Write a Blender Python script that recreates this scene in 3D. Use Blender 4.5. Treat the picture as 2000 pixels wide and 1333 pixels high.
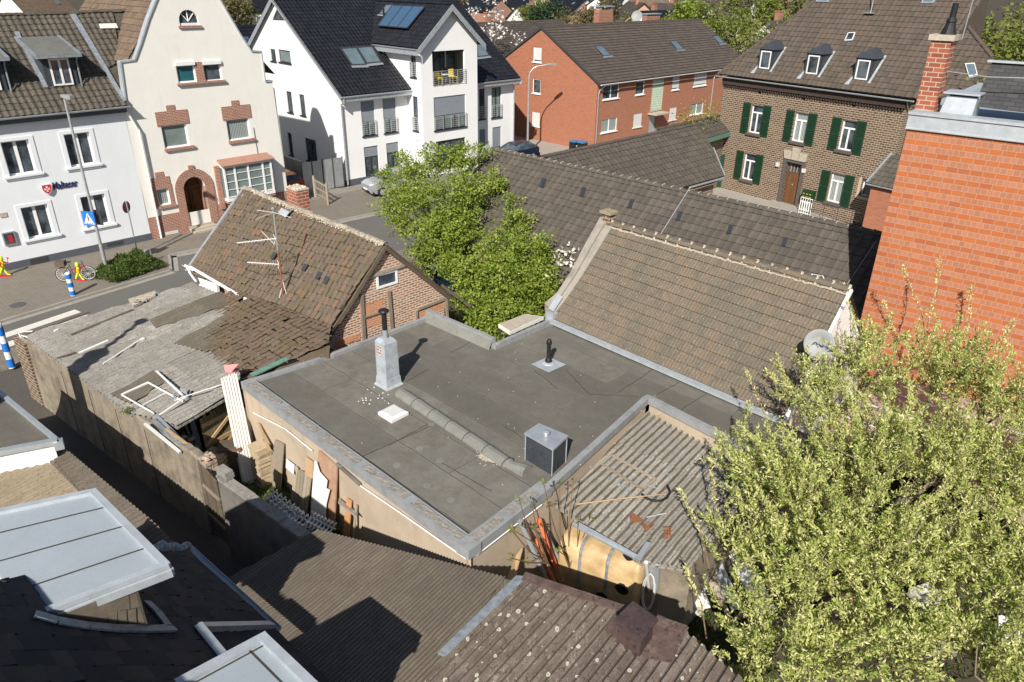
import bpy, bmesh, math, random
import numpy as np
from mathutils import Vector, Matrix, geometry
for o in list(bpy.data.objects): bpy.data.objects.remove(o)
S = bpy.context.scene
R = math.radians
# ---------------------------------------------------------------- camera (drone, 13 m above the street)
FOC = 1428.975; PIT = R(26.306); ROL = R(0.788)
CAM = Vector((0, 0, 13.0))
_f = Vector((0, math.cos(PIT), -math.sin(PIT))); _u0 = Vector((0, math.sin(PIT), math.cos(PIT))); _r0 = Vector((1, 0, 0))
_r = _r0*math.cos(ROL)+_u0*math.sin(ROL); _u = -_r0*math.sin(ROL)+_u0*math.cos(ROL)
cd = bpy.data.cameras.new('camera'); cam = bpy.data.objects.new('camera', cd); S.collection.objects.link(cam)
cd.sensor_width = 36; cd.lens = FOC/2000*36; cd.clip_end = 3000; cd.clip_start = 0.1
M4 = Matrix((_r, _u, -_f)).transposed().to_4x4(); M4.translation = CAM; cam.matrix_world = M4
S.camera = cam
# ---------------------------------------------------------------- sky and sun
SUN_EL = 38.0; SHAD_AZ = 77.0            # shadows run towards this azimuth
W = bpy.data.worlds.new('World'); S.world = W; W.use_nodes = True
wn = W.node_tree; wn.nodes.clear()
sk = wn.nodes.new('ShaderNodeTexSky'); sk.sky_type = 'NISHITA'; sk.sun_disc = False
sk.sun_elevation = R(SUN_EL); sk.sun_rotation = R(90-(SHAD_AZ+180)); sk.air_density = 1.0; sk.dust_density = 1.0
bgn = wn.nodes.new('ShaderNodeBackground'); bgn.inputs[1].default_value = 0.062
wo = wn.nodes.new('ShaderNodeOutputWorld'); wn.links.new(sk.outputs[0], bgn.inputs[0]); wn.links.new(bgn.outputs[0], wo.inputs[0])
sl = bpy.data.lights.new('sun', 'SUN'); sl.energy = 5.0; sl.angle = R(0.5); sl.color = (1.0, 0.945, 0.855)
so = bpy.data.objects.new('sun', sl); S.collection.objects.link(so)
_d = Vector((math.cos(R(SHAD_AZ))*math.cos(R(SUN_EL)), math.sin(R(SHAD_AZ))*math.cos(R(SUN_EL)), -math.sin(R(SUN_EL))))
so.rotation_euler = _d.to_track_quat('-Z', 'Y').to_euler(); so.location = (-30, -60, 60)
S.view_settings.view_transform = 'Standard'; S.view_settings.look = 'None'; S.view_settings.gamma = 1
S.view_settings.exposure = 0.42
S.render.engine = 'CYCLES'
# ---------------------------------------------------------------- geometry of the place
def ray(x, y): return _f*FOC+_r*(x-1000)-_u*(y-666.5)
def P(x, y, z=0.0):
    d = ray(x, y); return CAM+d*((z-CAM.z)/d.z)
def U(a): return Vector((math.cos(R(a)), math.sin(R(a)), 0))
def V3(*a): return Vector(a)
Z = Vector((0, 0, 1))
class Pln:                                  # a real plane in the place
    def __init__(s, o, n): s.o = Vector(o); s.n = Vector(n).normalized()
    def at(s, x, y):
        d = ray(x, y); return CAM+d*((s.o-CAM).dot(s.n)/d.dot(s.n))
    def z(s, x, y): return s.o.z-((x-s.o.x)*s.n.x+(y-s.o.y)*s.n.y)/s.n.z
def P3(a, b, c):
    n = (b-a).cross(c-a); n = n if n.z > 0 else -n
    return Pln(a, n)
def slope(a, b, pitch, side):               # roof plane through eave a-b rising towards `side`
    e = (b-a).normalized(); h = Vector((-e.y, e.x, 0)).normalized()
    if h.dot(side) < 0: h = -h
    up = (h*math.cos(R(pitch))+Z*math.sin(R(pitch)))
    n = e.cross(up); n = n if n.z > 0 else -n
    return Pln(a, n)
ORG = {}
def link(o): S.collection.objects.link(o); return o
def props(o, label=None, cat=None, group=None, kind=None):
    if label: o['label'] = label
    if cat: o['category'] = cat
    if group: o['group'] = group
    if kind: o['kind'] = kind
    return o
def thing(name, label, cat, loc=(0, 0, 0), group=None, kind=None):
    o = bpy.data.objects.new(name, None); link(o); o.location = loc; o.empty_display_size = .2
    ORG[o.name] = Vector(loc); return props(o, label, cat, group, kind)
class MB:
    def __init__(s): s.v = []; s.f = []; s.uv = []; s.m = []; s.r = []
    def add(s, vs, fs, m=0, r=None, uv=None):
        b = len(s.v); s.v += [tuple(v) for v in vs]
        for i, f in enumerate(fs):
            s.f.append(tuple(b+k for k in f)); s.m.append(m)
            s.r.append(random.random() if r is None else r)
            if uv is not None: s.uv.append([uv[k] for k in f])
            else: s.uv.append(auto_uv([Vector(vs[k]) for k in f]))
        return s
    def poly(s, pts, m=0, r=None): return s.add(pts, [tuple(range(len(pts)))], m, r)
    def quad(s, a, b, c, d, m=0, r=None): return s.add([a, b, c, d], [(0, 1, 2, 3)], m, r)
    def box(s, o, a, b, c, m=0, r=None):     # corner o, edge vectors a b c
        o = Vector(o); a = Vector(a); b = Vector(b); c = Vector(c)
        vs = [o, o+a, o+a+b, o+b, o+c, o+a+c, o+a+b+c, o+b+c]
        return s.add(vs, [(0, 3, 2, 1), (4, 5, 6, 7), (0, 1, 5, 4), (1, 2, 6, 5), (2, 3, 7, 6), (3, 0, 4, 7)], m, r if r is not None else random.random())
    def cbox(s, c, sx, sy, sz, az=0, m=0, r=None):  # centred in plan, standing on c
        e = U(az); n = Vector((-e.y, e.x, 0)); c = Vector(c)
        return s.box(c-e*sx/2-n*sy/2, e*sx, n*sy, Z*sz, m, r)
    def prism(s, pts, h, m=0, r=None):       # polygon pts, extruded along vector h
        n = len(pts); h = Vector(h); vs = [Vector(p) for p in pts]+[Vector(p)+h for p in pts]
        return s.add(vs, [tuple(range(n))[::-1], tuple(range(n, 2*n))]+[(i, (i+1) % n, n+(i+1) % n, n+i) for i in range(n)], m, r if r is not None else random.random())
    def bar(s, a, b, w, h=None, m=0, r=None, up=Z):
        a = Vector(a); b = Vector(b); h = w if h is None else h; d = b-a
        x = d.cross(up)
        if x.length < 1e-6: x = d.cross(Vector((1, 0, 0)))
        x.normalize(); y = x.cross(d).normalized()
        return s.box(a-x*w/2-y*h/2, x*w, d, y*h, m, r)
    def tube(s, pts, rad, n=8, m=0, r=None, cap=True):
        pts = [Vector(p) for p in pts]; k = len(pts); rad = rad if hasattr(rad, '__len__') else [rad]*k
        vs = []; pn = None
        for i, p in enumerate(pts):
            d = (pts[min(i+1, k-1)]-pts[max(i-1, 0)]).normalized()
            if pn is None:
                pn = d.orthogonal().normalized()
            x = (pn-d*pn.dot(d)); x = x.normalized() if x.length > 1e-6 else d.orthogonal().normalized(); pn = x; y = d.cross(x)
            vs += [p+(x*math.cos(2*math.pi*j/n)+y*math.sin(2*math.pi*j/n))*rad[i] for j in range(n)]
        fs = [(i*n+j, i*n+(j+1) % n, (i+1)*n+(j+1) % n, (i+1)*n+j) for i in range(k-1) for j in range(n)]
        if cap: fs += [tuple(range(n))[::-1], tuple(range((k-1)*n, k*n))]
        return s.add(vs, fs, m, r if r is not None else random.random())
    def lathe(s, c, prof, n=16, m=0, r=None, axis=Z):
        axis = Vector(axis).normalized(); c = Vector(c); x = axis.orthogonal().normalized(); y = axis.cross(x); k = len(prof)
        vs = [c+axis*h+(x*math.cos(2*math.pi*j/n)+y*math.sin(2*math.pi*j/n))*max(q, 1e-4) for q, h in prof for j in range(n)]
        fs = [(i*n+j, i*n+(j+1) % n, (i+1)*n+(j+1) % n, (i+1)*n+j) for i in range(k-1) for j in range(n)]+[tuple(range(n))[::-1], tuple(range((k-1)*n, k*n))]
        return s.add(vs, fs, m, r if r is not None else random.random())
    def build(s, name, mats, parent=None, smooth=False, label=None, cat=None, group=None, kind=None, org=None):
        me = bpy.data.meshes.new(name); 
        if parent is not None: og = ORG[parent.name]
        elif org is not None: og = Vector(org)
        else:
            a = np.array(s.v); og = Vector(((a[:, 0].min()+a[:, 0].max())/2, (a[:, 1].min()+a[:, 1].max())/2, a[:, 2].min()))
        me.from_pydata([(v[0]-og.x, v[1]-og.y, v[2]-og.z) for v in s.v], [], s.f)
        if not isinstance(mats, (list, tuple)): mats = [mats]
        for m in mats: me.materials.append(m)
        me.polygons.foreach_set('material_index', s.m)
        at = me.attributes.new('rnd', 'FLOAT', 'FACE'); at.data.foreach_set('value', s.r)
        ul = me.uv_layers.new(name='UVMap'); ul.data.foreach_set('uv', [c for f in s.uv for p in f for c in p])
        if smooth: me.polygons.foreach_set('use_smooth', [True]*len(s.f))
        o = bpy.data.objects.new(name, me); link(o)
        if parent is not None: o.parent = parent; ORG[o.name] = og
        else: o.location = og; ORG[o.name] = og
        return props(o, label, cat, group, kind)
def auto_uv(p):
    n = Vector((0, 0, 0))
    for i in range(len(p)):
        a = p[i]; b = p[(i+1) % len(p)]; n += Vector(((a.y-b.y)*(a.z+b.z), (a.z-b.z)*(a.x+b.x), (a.x-b.x)*(a.y+b.y)))
    if n.length < 1e-12: n = Z.copy()
    n.normalize()
    if abs(n.z) > .98: return [(q.x, q.y) for q in p]
    t = Vector((-n.y, n.x, 0)).normalized(); b = n.cross(t)
    if abs(n.z) < .15: b = Z
    return [(q.dot(t), q.dot(b)) for q in p]
def copy_tree(o, parent=None):
    c = o.copy(); link(c); c.parent = parent
    for ch in list(o.children): copy_tree(ch, c)
    return c
# ---- grids of tiles / corrugated sheets, clipped to a polygon on a plane
def sheet(mb, poly, ea, eb, tw, tl, prof, k=4, step=.02, jit=0., sag=0., sagf=1.2, m=0, seed=0, deck=.06, dm=None, skewj=0., offs=0.0, wj=0., slab=True, drop=0):
    """poly: 3D polygon (coplanar, convex); ea-eb: direction of the eave"""
    rg = np.random.RandomState(seed)
    poly = [Vector(p) for p in poly]; n = Vector((0, 0, 0))
    for i in range(len(poly)):
        a = poly[i]; b = poly[(i+1) % len(poly)]; n += Vector(((a.y-b.y)*(a.z+b.z), (a.z-b.z)*(a.x+b.x), (a.x-b.x)*(a.y+b.y)))
    n.normalize()
    if n.z < 0: n = -n; poly = poly[::-1]
    ex = (Vector(eb)-Vector(ea)); ex = (ex-n*ex.dot(n)).normalized(); ey = n.cross(ex)
    if ey.z < -1e-4: ex = -ex; ey = -ey
    o = Vector(ea)-n*((Vector(ea)-poly[0]).dot(n))
    q = [((p-o).dot(ex), (p-o).dot(ey)) for p in poly]
    u0 = min(a for a, b in q); u1 = max(a for a, b in q); v0 = min(b for a, b in q); v1 = max(b for a, b in q)
    u0 = math.floor(u0/tw)*tw-tw; r0 = int(math.floor(v0/tl-offs)); r1 = int(math.ceil(v1/tl-offs))
    nc = int(math.ceil((u1-u0)/tw)); V = []; F = []; RN = []; UVs = []
    ss = np.linspace(0, 1, k+1); pf = np.array([prof(x) for x in ss])
    for r in range(r0, r1):
        va = (r+offs)*tl; vb = va+tl
        for c in range(nc):
            ua = u0+c*tw
            if ua+tw < min(x for x, y in q) or ua > u1: continue
            if drop and rg.rand() < drop: continue
            jj = (rg.rand(3)-.5)*jit; sk = (rg.rand()-.5)*skewj; rn = rg.rand(); lo = (rg.rand()-.5)*skewj*1.5
            b = len(V)
            for t, (vv, hh) in enumerate(((va+lo, step+jj[0]), (vb+tl*.04, 0+jj[1]), (va+lo+min(.03, step), -.014))):
                for i, x in enumerate(ss):
                    uu = ua+x*tw*1.0+sk*(t == 0)
                    h = pf[i]+hh+(jj[2]*(x-.5) if t < 2 else 0)
                    V.append((uu, vv, h if t < 2 else min(pf[i], h-.01)-.0))
            for i in range(k):
                F.append((b+i, b+i+1, b+k+1+i+1, b+k+1+i)); RN.append(rn)
                UVs.append([(ua+ss[i]*tw, va), (ua+ss[i+1]*tw, va), (ua+ss[i+1]*tw, vb), (ua+ss[i]*tw, vb)])
                F.append((b+2*(k+1)+i, b+2*(k+1)+i+1, b+i+1, b+i)); RN.append(rn)
                UVs.append([(ua, va)]*4)
    V = np.array(V)
    if sag:
        ph = rg.rand(6)*6.28
        V[:, 2] += sag*(np.sin(V[:, 0]*sagf+ph[0])*np.cos(V[:, 1]*sagf*1.3+ph[1])+.6*np.sin(V[:, 0]*sagf*2.3+ph[2]+V[:, 1]*1.1)+.4*np.sin(V[:, 1]*sagf*2.9+ph[3]+V[:, 0]*.7))
    bm = bmesh.new(); lr = bm.faces.layers.float.new('rnd'); lu = bm.loops.layers.uv.new('UVMap')
    bv = [bm.verts.new(v) for v in V]
    for f, rn, uv in zip(F, RN, UVs):
        fc = bm.faces.new([bv[i] for i in f]); fc[lr] = rn
        for lp, c in zip(fc.loops, uv): lp[lu].uv = c
    for i in range(len(q)):
        a = Vector((*q[i], 0)); b = Vector((*q[(i+1) % len(q)], 0)); d = b-a
        if d.length < 1e-5: continue
        no = Vector((d.y, -d.x, 0)).normalized()
        bmesh.ops.bisect_plane(bm, geom=bm.verts[:]+bm.edges[:]+bm.faces[:], plane_co=a, plane_no=no, clear_outer=True)
    bm.verts.ensure_lookup_table(); bm.verts.index_update()
    b0 = len(mb.v)
    for v in bm.verts:
        p = o+ex*v.co.x+ey*v.co.y+n*v.co.z; mb.v.append(tuple(p))
    for f in bm.faces:
        mb.f.append(tuple(b0+v.index for v in f.verts)); mb.m.append(m); mb.r.append(f[lr]); mb.uv.append([tuple(lp[lu].uv) for lp in f.loops])
    bm.free()
    if slab: mb.prism([p-n*(deck+.035+sag*1.8) for p in poly], n*deck, m if dm is None else dm, .5)
    return mb
PF_PAN = lambda x: .028*math.sin(2*math.pi*x)                       # S pantile
PF_DBL = lambda x: .012*(1-abs(math.cos(2*math.pi*x)))+(.012 if x < .08 else 0)  # double roll
def PF_ROLL(x): return .04*math.exp(-((x-.12)/.09)**2)+.010*math.cos(2*math.pi*x)
PF_RIB = lambda x: .008*(0.5+0.5*math.cos(6*math.pi*x))
PF_FLAT = lambda x: 0.
def corr(nw, amp): return lambda x: amp*math.sin(2*math.pi*nw*x)
def ridge(mb, a, b, rad=.1, seg=.33, m=0, n=7, seed=1, jit=.006):
    rg = random.Random(seed); a = Vector(a); b = Vector(b); L = (b-a).length; d = (b-a).normalized(); k = max(1, int(L/seg)); sg = L/k
    s = d.cross(Z).normalized(); up = s.cross(d).normalized()
    for i in range(k):
        p = a+d*(i*sg); q = a+d*((i+1)*sg+.03); o1 = rg.uniform(-jit, jit); o2 = rg.uniform(-jit, jit)
        vs = []
        for (c, rr, off) in ((p, rad*1.0, o1), (q, rad*.86, o1*.5)):
            vs += [c+s*math.cos(math.pi*j/(n-1))*rr*1.15+s*o2+up*(math.sin(math.pi*j/(n-1))*rr*.9+off-rad*.25) for j in range(n)]
        mb.add(vs, [(j, j+1, n+j+1, n+j) for j in range(n-1)]+[tuple(range(n))[::-1]], m, rg.random())
def gutter(mb, a, b, r=.07, m=0, side=None):
    a = Vector(a); b = Vector(b); d = (b-a).normalized(); s = d.cross(Z).normalized(); n = 8
    vs = []
    for c in (a, b):
        vs += [c+s*math.cos(math.pi+math.pi*j/n)*r+Z*math.sin(math.pi+math.pi*j/n)*r for j in range(n+1)]
        vs += [c+s*math.cos(2*math.pi-math.pi*j/n)*(r*.86)+Z*(math.sin(2*math.pi-math.pi*j/n)*r*.86) for j in range(n+1)]
    K = 2*(n+1)
    mb.add(vs, [(j, (j+1) % K, K+(j+1) % K, K+j) for j in range(K)]+[tuple(range(K)), tuple(range(K, 2*K))[::-1]], m, .5)
class Fac:                                   # a facade: origin, azimuth, outward normal
    def __init__(s, o, az, flip=False):
        s.o = Vector(o); s.e = U(az); n = Vector((s.e.y, -s.e.x, 0)); s.n = -n if flip else n; s.holes = []; s.flip = flip
    def uv(s, x, y):
        d = ray(x, y); X = CAM+d*((s.o-CAM).dot(s.n)/d.dot(s.n)); return ((X-s.o).dot(s.e), X.z-s.o.z)
    def pt(s, u, z, out=0.): return s.o+s.e*u+Z*z+s.n*out
    def rect(s, bl, tr):
        a = s.uv(*bl); b = s.uv(*tr); return (min(a[0], b[0]), min(a[1], b[1]), max(a[0], b[0]), max(a[1], b[1]))
    def wall(s, mb, outline, m=0, depth=.16, rm=None, holes=None):
        hs = s.holes if holes is None else holes
        polys = [[Vector((u, z, 0)) for u, z in outline]]+[[Vector((u, z, 0)) for u, z in h] for h in hs]
        flat = [p for pl in polys for p in pl]
        tris = geometry.tessellate_polygon(polys)
        mb.add([s.pt(p.x, p.y) for p in flat], [tuple(t) for t in tris], m, .5)
        for h in hs:
            k = len(h)
            for i in range(k):
                a = h[i]; b = h[(i+1) % k]
                mb.quad(s.pt(*a), s.pt(*b), s.pt(b[0], b[1], -depth), s.pt(a[0], a[1], -depth), m if rm is None else rm, .5)
    def bx(s, mb, u0, z0, u1, z1, o0, o1, m=0, r=None):
        return mb.box(s.pt(u0, z0, o0), s.e*(u1-u0), s.n*(o1-o0), Z*(z1-z0), m, r)
# ---------------------------------------------------------------- materials
class NT:
    def __init__(s, name):
        s.m = bpy.data.materials.new(name); s.m.use_nodes = True; s.t = s.m.node_tree; s.t.nodes.clear()
        s.b = s.n('ShaderNodeBsdfPrincipled'); s.o = s.n('ShaderNodeOutputMaterial'); s.l(s.b.outputs[0], s.o.inputs[0]); s.tc = s.n('ShaderNodeTexCoord')
    def n(s, t, **k):
        x = s.t.nodes.new(t)
        for a, b in k.items(): setattr(x, a, b)
        return x
    def l(s, a, b): s.t.links.new(a, b)
    def noise(s, scale, detail=4, rough=.6, co=None, dist=0, sv=None):
        x = s.n('ShaderNodeTexNoise'); x.inputs['Scale'].default_value = scale; x.inputs['Detail'].default_value = detail; x.inputs['Roughness'].default_value = rough; x.inputs['Distortion'].default_value = dist
        src = co if co is not None else s.tc.outputs['Object']
        if sv:
            mp = s.n('ShaderNodeMapping'); mp.inputs['Scale'].default_value = sv; s.l(src, mp.inputs[0]); src = mp.outputs[0]
        s.l(src, x.inputs['Vector']); return x.outputs['Fac']
    def ramp(s, fac, stops, interp='LINEAR'):
        x = s.n('ShaderNodeValToRGB'); cr = x.color_ramp; cr.interpolation = interp
        while len(cr.elements) < len(stops): cr.elements.new(.5)
        for e, (p, c) in zip(cr.elements, stops): e.position = p; e.color = (*c, 1) if len(c) == 3 else c
        s.l(fac, x.inputs[0]); return x.outputs[0]
    def mix(s, fac, a, b, mode='MIX'):
        x = s.n('ShaderNodeMix'); x.data_type = 'RGBA'; x.blend_type = mode
        for i, v in ((0, fac), (6, a), (7, b)):
            if isinstance(v, (int, float)): x.inputs[i].default_value = v
            elif isinstance(v, tuple): x.inputs[i].default_value = (*v, 1)
            else: s.l(v, x.inputs[i])
        return x.outputs[2]
    def math(s, op, a, b=0., c=None):
        x = s.n('ShaderNodeMath'); x.operation = op
        for i, v in enumerate((a, b, c)):
            if v is None: continue
            if isinstance(v, (int, float)): x.inputs[i].default_value = v
            else: s.l(v, x.inputs[i])
        return x.outputs[0]
    def gray(s, v): return (v, v, v)
    def attr(s, name='rnd'):
        x = s.n('ShaderNodeAttribute'); x.attribute_name = name; return x.outputs['Fac']
    def bump(s, h, st=.3, d=.02):
        x = s.n('ShaderNodeBump'); x.inputs['Strength'].default_value = st; x.inputs['Distance'].default_value = d; s.l(h, x.inputs['Height']); s.l(x.outputs[0], s.b.inputs['Normal'])
    def fin(s, col, rough=.8, metal=0., spec=.3):
        if isinstance(col, tuple): s.b.inputs['Base Color'].default_value = (*col, 1)
        else: s.l(col, s.b.inputs['Base Color'])
        if isinstance(rough, (int, float)): s.b.inputs['Roughness'].default_value = rough
        else: s.l(rough, s.b.inputs['Roughness'])
        s.b.inputs['Metallic'].default_value = metal; s.b.inputs['Specular IOR Level'].default_value = spec
        return s.m
def sc(c, k): return tuple(min(1, max(0, v*k)) for v in c)
def m_plain(name, c, rough=.7, metal=0., var=.15, scale=3., spec=.3, bump=0., c2=None, fine=40.):
    t = NT(name); a = t.noise(scale, 5); col = t.ramp(a, [(.3, sc(c, 1-var)), (.7, c2 or sc(c, 1+var))])
    if var: col = t.mix(t.ramp(t.noise(fine, 3), [(.35, (.92,)*3), (.65, (1.04,)*3)]), (0, 0, 0), col); 
    if bump: t.bump(t.noise(fine, 4), bump, .01)
    return t.fin(col, rough, metal, spec)
def m_plaster(name, c, stain=(.35, .3, .25), amt=.35, rough=.9, scale=.7, streak=True):
    t = NT(name); big = t.noise(scale, 6, .65); st = t.noise(1.5, 5, .6, sv=(1.6, 1.6, .25))
    f = t.ramp(big, [(.45, (0, 0, 0)), (.75, (amt,)*3)]); col = t.mix(f, c, stain)
    if streak: col = t.mix(t.ramp(st, [(.55, (0, 0, 0)), (.8, (amt*.8,)*3)]), col, sc(stain, .8))
    col = t.mix(t.ramp(t.noise(22, 6, .8), [(.35, (.0,)*3), (.65, (.12+.5*amt*amt,)*3)]), col, sc(c, .6))
    t.bump(t.noise(45, 4), .25, .01); return t.fin(col, rough)
def m_brick(name, cols, mortar, bw=.25, bh=.078, ms=.012, offs=.5, var2=None, stain=.25, jit=.0, sq=1., sqf=2, bumpv=.5, patch=None, alt=None):
    t = NT(name); uv = t.tc.outputs['UV']
    if jit:
        nn = t.n('ShaderNodeTexNoise'); nn.inputs['Scale'].default_value = 3; t.l(uv, nn.inputs['Vector']); va = t.n('ShaderNodeVectorMath', operation='SUBTRACT'); va.inputs[1].default_value = (.5, .5, .5); t.l(nn.outputs['Color'], va.inputs[0])
        vs = t.n('ShaderNodeVectorMath', operation='SCALE'); vs.inputs['Scale'].default_value = jit; t.l(va.outputs[0], vs.inputs[0]); vv = t.n('ShaderNodeVectorMath', operation='ADD'); t.l(uv, vv.inputs[0]); t.l(vs.outputs[0], vv.inputs[1]); uv = vv.outputs[0]
    b = t.n('ShaderNodeTexBrick'); b.offset = offs; b.squash = sq; b.squash_frequency = sqf; b.inputs['Scale'].default_value = 1; b.inputs['Brick Width'].default_value = bw; b.inputs['Row Height'].default_value = bh
    b.inputs['Mortar Size'].default_value = ms; b.inputs['Mortar Smooth'].default_value = .15; b.inputs['Color1'].default_value = (0, 0, 0, 1); b.inputs['Color2'].default_value = (1, 1, 1, 1); b.inputs['Mortar'].default_value = (.5, .5, .5, 1); t.l(uv, b.inputs['Vector'])
    k = len(cols); col = t.ramp(b.outputs['Color'], [(i/max(1, k-1), c) for i, c in enumerate(cols)])
    col = t.mix(t.ramp(t.noise(60, 4), [(.3, (0, 0, 0)), (.7, (.35,)*3)]), col, sc(cols[0], .75))
    if alt:
        sp = t.n('ShaderNodeSeparateXYZ'); t.l(uv, sp.inputs[0]); par = t.math('MODULO', t.math('FLOOR', t.math('DIVIDE', t.math('ADD', sp.outputs[1], 100*bh), bh)), 2.0); hz_ = t.mix(b.outputs['Color'], alt, sc(alt, 1.3)); col = t.mix(t.math('MULTIPLY', t.math('SUBTRACT', 1.0, par), .8), col, hz_)
    if patch: col = t.mix(t.ramp(t.noise(.8, 4), [(.5, (0, 0, 0)), (.6, (1, 1, 1))]), col, t.mix(b.outputs['Color'], patch, sc(patch, .7)))
    col = t.mix(b.outputs['Fac'], col, mortar)
    col = t.mix(t.ramp(t.noise(.6, 5, .7), [(.5, (0, 0, 0)), (.8, (stain,)*3)]), col, sc(mortar, .55))
    h = t.math('SUBTRACT', t.math('MULTIPLY', t.noise(50, 3), .3), b.outputs['Fac']); t.bump(h, bumpv, .008)
    return t.fin(col, .88)
def m_tiles(name, cols, lichen=None, la=.2, moss=None, ma=.2, rough=.8, nsc=9., dark=.25, spec=.25, streak=False, ls=26., patch=None):
    t = NT(name); k = len(cols); col = t.ramp(t.attr(), [((i+.0)/k, c) for i, c in enumerate(cols)], 'CONSTANT')
    col = t.mix(t.ramp(t.noise(nsc, 5, .7), [(.35, (0, 0, 0)), (.7, (dark*1.8,)*3)]), col, sc(cols[0], .55))
    if streak: col = t.mix(t.ramp(t.noise(14, 4, .6, co=t.tc.outputs['UV'], sv=(3.5, .4, 1)), [(.4, (0, 0, 0)), (.65, (.65,)*3)]), col, sc(cols[-1], 1.35))
    if patch: col = t.mix(t.ramp(t.noise(.55, 4, .6), [(.48, (0, 0, 0)), (.62, (.6,)*3)]), col, patch)
    if moss: col = t.mix(t.ramp(t.math('ADD', t.noise(1.3, 6, .75), t.math('MULTIPLY', t.noise(20, 3), .25)), [(.62-ma*.3, (0, 0, 0)), (.78, (.85,)*3)]), col, moss)
    if lichen:
        f = t.math('MULTIPLY', t.ramp(t.noise(ls, 3, .6), [(.66-la*.2, (0, 0, 0)), (.70-la*.2, (1, 1, 1))]), t.ramp(t.noise(1.1, 4), [(.3, (.25,)*3), (.6, (1, 1, 1))])); col = t.mix(f, col, lichen)
    col = t.mix(t.ramp(t.noise(nsc*6, 4, .8), [(.38, (0, 0, 0)), (.66, (dark*1.6,)*3)]), col, sc(cols[0], .4)); t.bump(t.noise(nsc*5, 4), .5, .012); return t.fin(col, rough, 0, spec)
def m_glass(name, c=(.02, .025, .03), curtain=None, refl=.6):
    t = NT(name)
    if curtain:
        w = t.n('ShaderNodeTexWave'); w.inputs['Scale'].default_value = 3.2; w.inputs['Distortion'].default_value = 2.5; t.l(t.tc.outputs['UV'], w.inputs[0]); col = t.ramp(w.outputs['Fac'], [(.2, sc(curtain, .45)), (.8, curtain)])
        col = t.mix(.15, col, c)
    else: col = t.ramp(t.noise(1.7, 3), [(.35, c), (.62, sc(c, 4.5 if max(c) < .06 else 1.25))])  # mottled pane colour stands in for varied reflections in the glass
    return t.fin(col, .06, 0, refl)
def m_metal(name, c, rough=.4, metal=.75, var=.12, sc_=4): return m_plain(name, c, rough, metal, var, sc_, .5)
def m_leaf(name, cols, trans=.35, rough=.55):
    t = NT(name); k = len(cols); col = t.ramp(t.attr(), [(i/max(1, k-1), c) for i, c in enumerate(cols)])
    t.fin(col, rough, 0, .25); tr = t.n('ShaderNodeBsdfTranslucent'); t.l(t.mix(.0, col, col), tr.inputs[0]); mx = t.n('ShaderNodeMixShader'); mx.inputs[0].default_value = trans
    t.l(t.b.outputs[0], mx.inputs[1]); t.l(tr.outputs[0], mx.inputs[2]); t.l(mx.outputs[0], t.o.inputs[0]); return t.m
def m_ground(name, c1, c2, sp=None, fine=60., rough=.95, big=.4, bump=.4, amt=.5):
    t = NT(name); col = t.ramp(t.noise(big, 6, .65), [(.3, c1), (.7, c2)]); col = t.mix(t.ramp(t.noise(fine, 4, .8), [(.35, (0, 0, 0)), (.7, (amt,)*3)]), col, sp or sc(c2, 1.5))
    t.bump(t.noise(fine, 4), bump, .01); return t.fin(col, rough)
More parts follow.
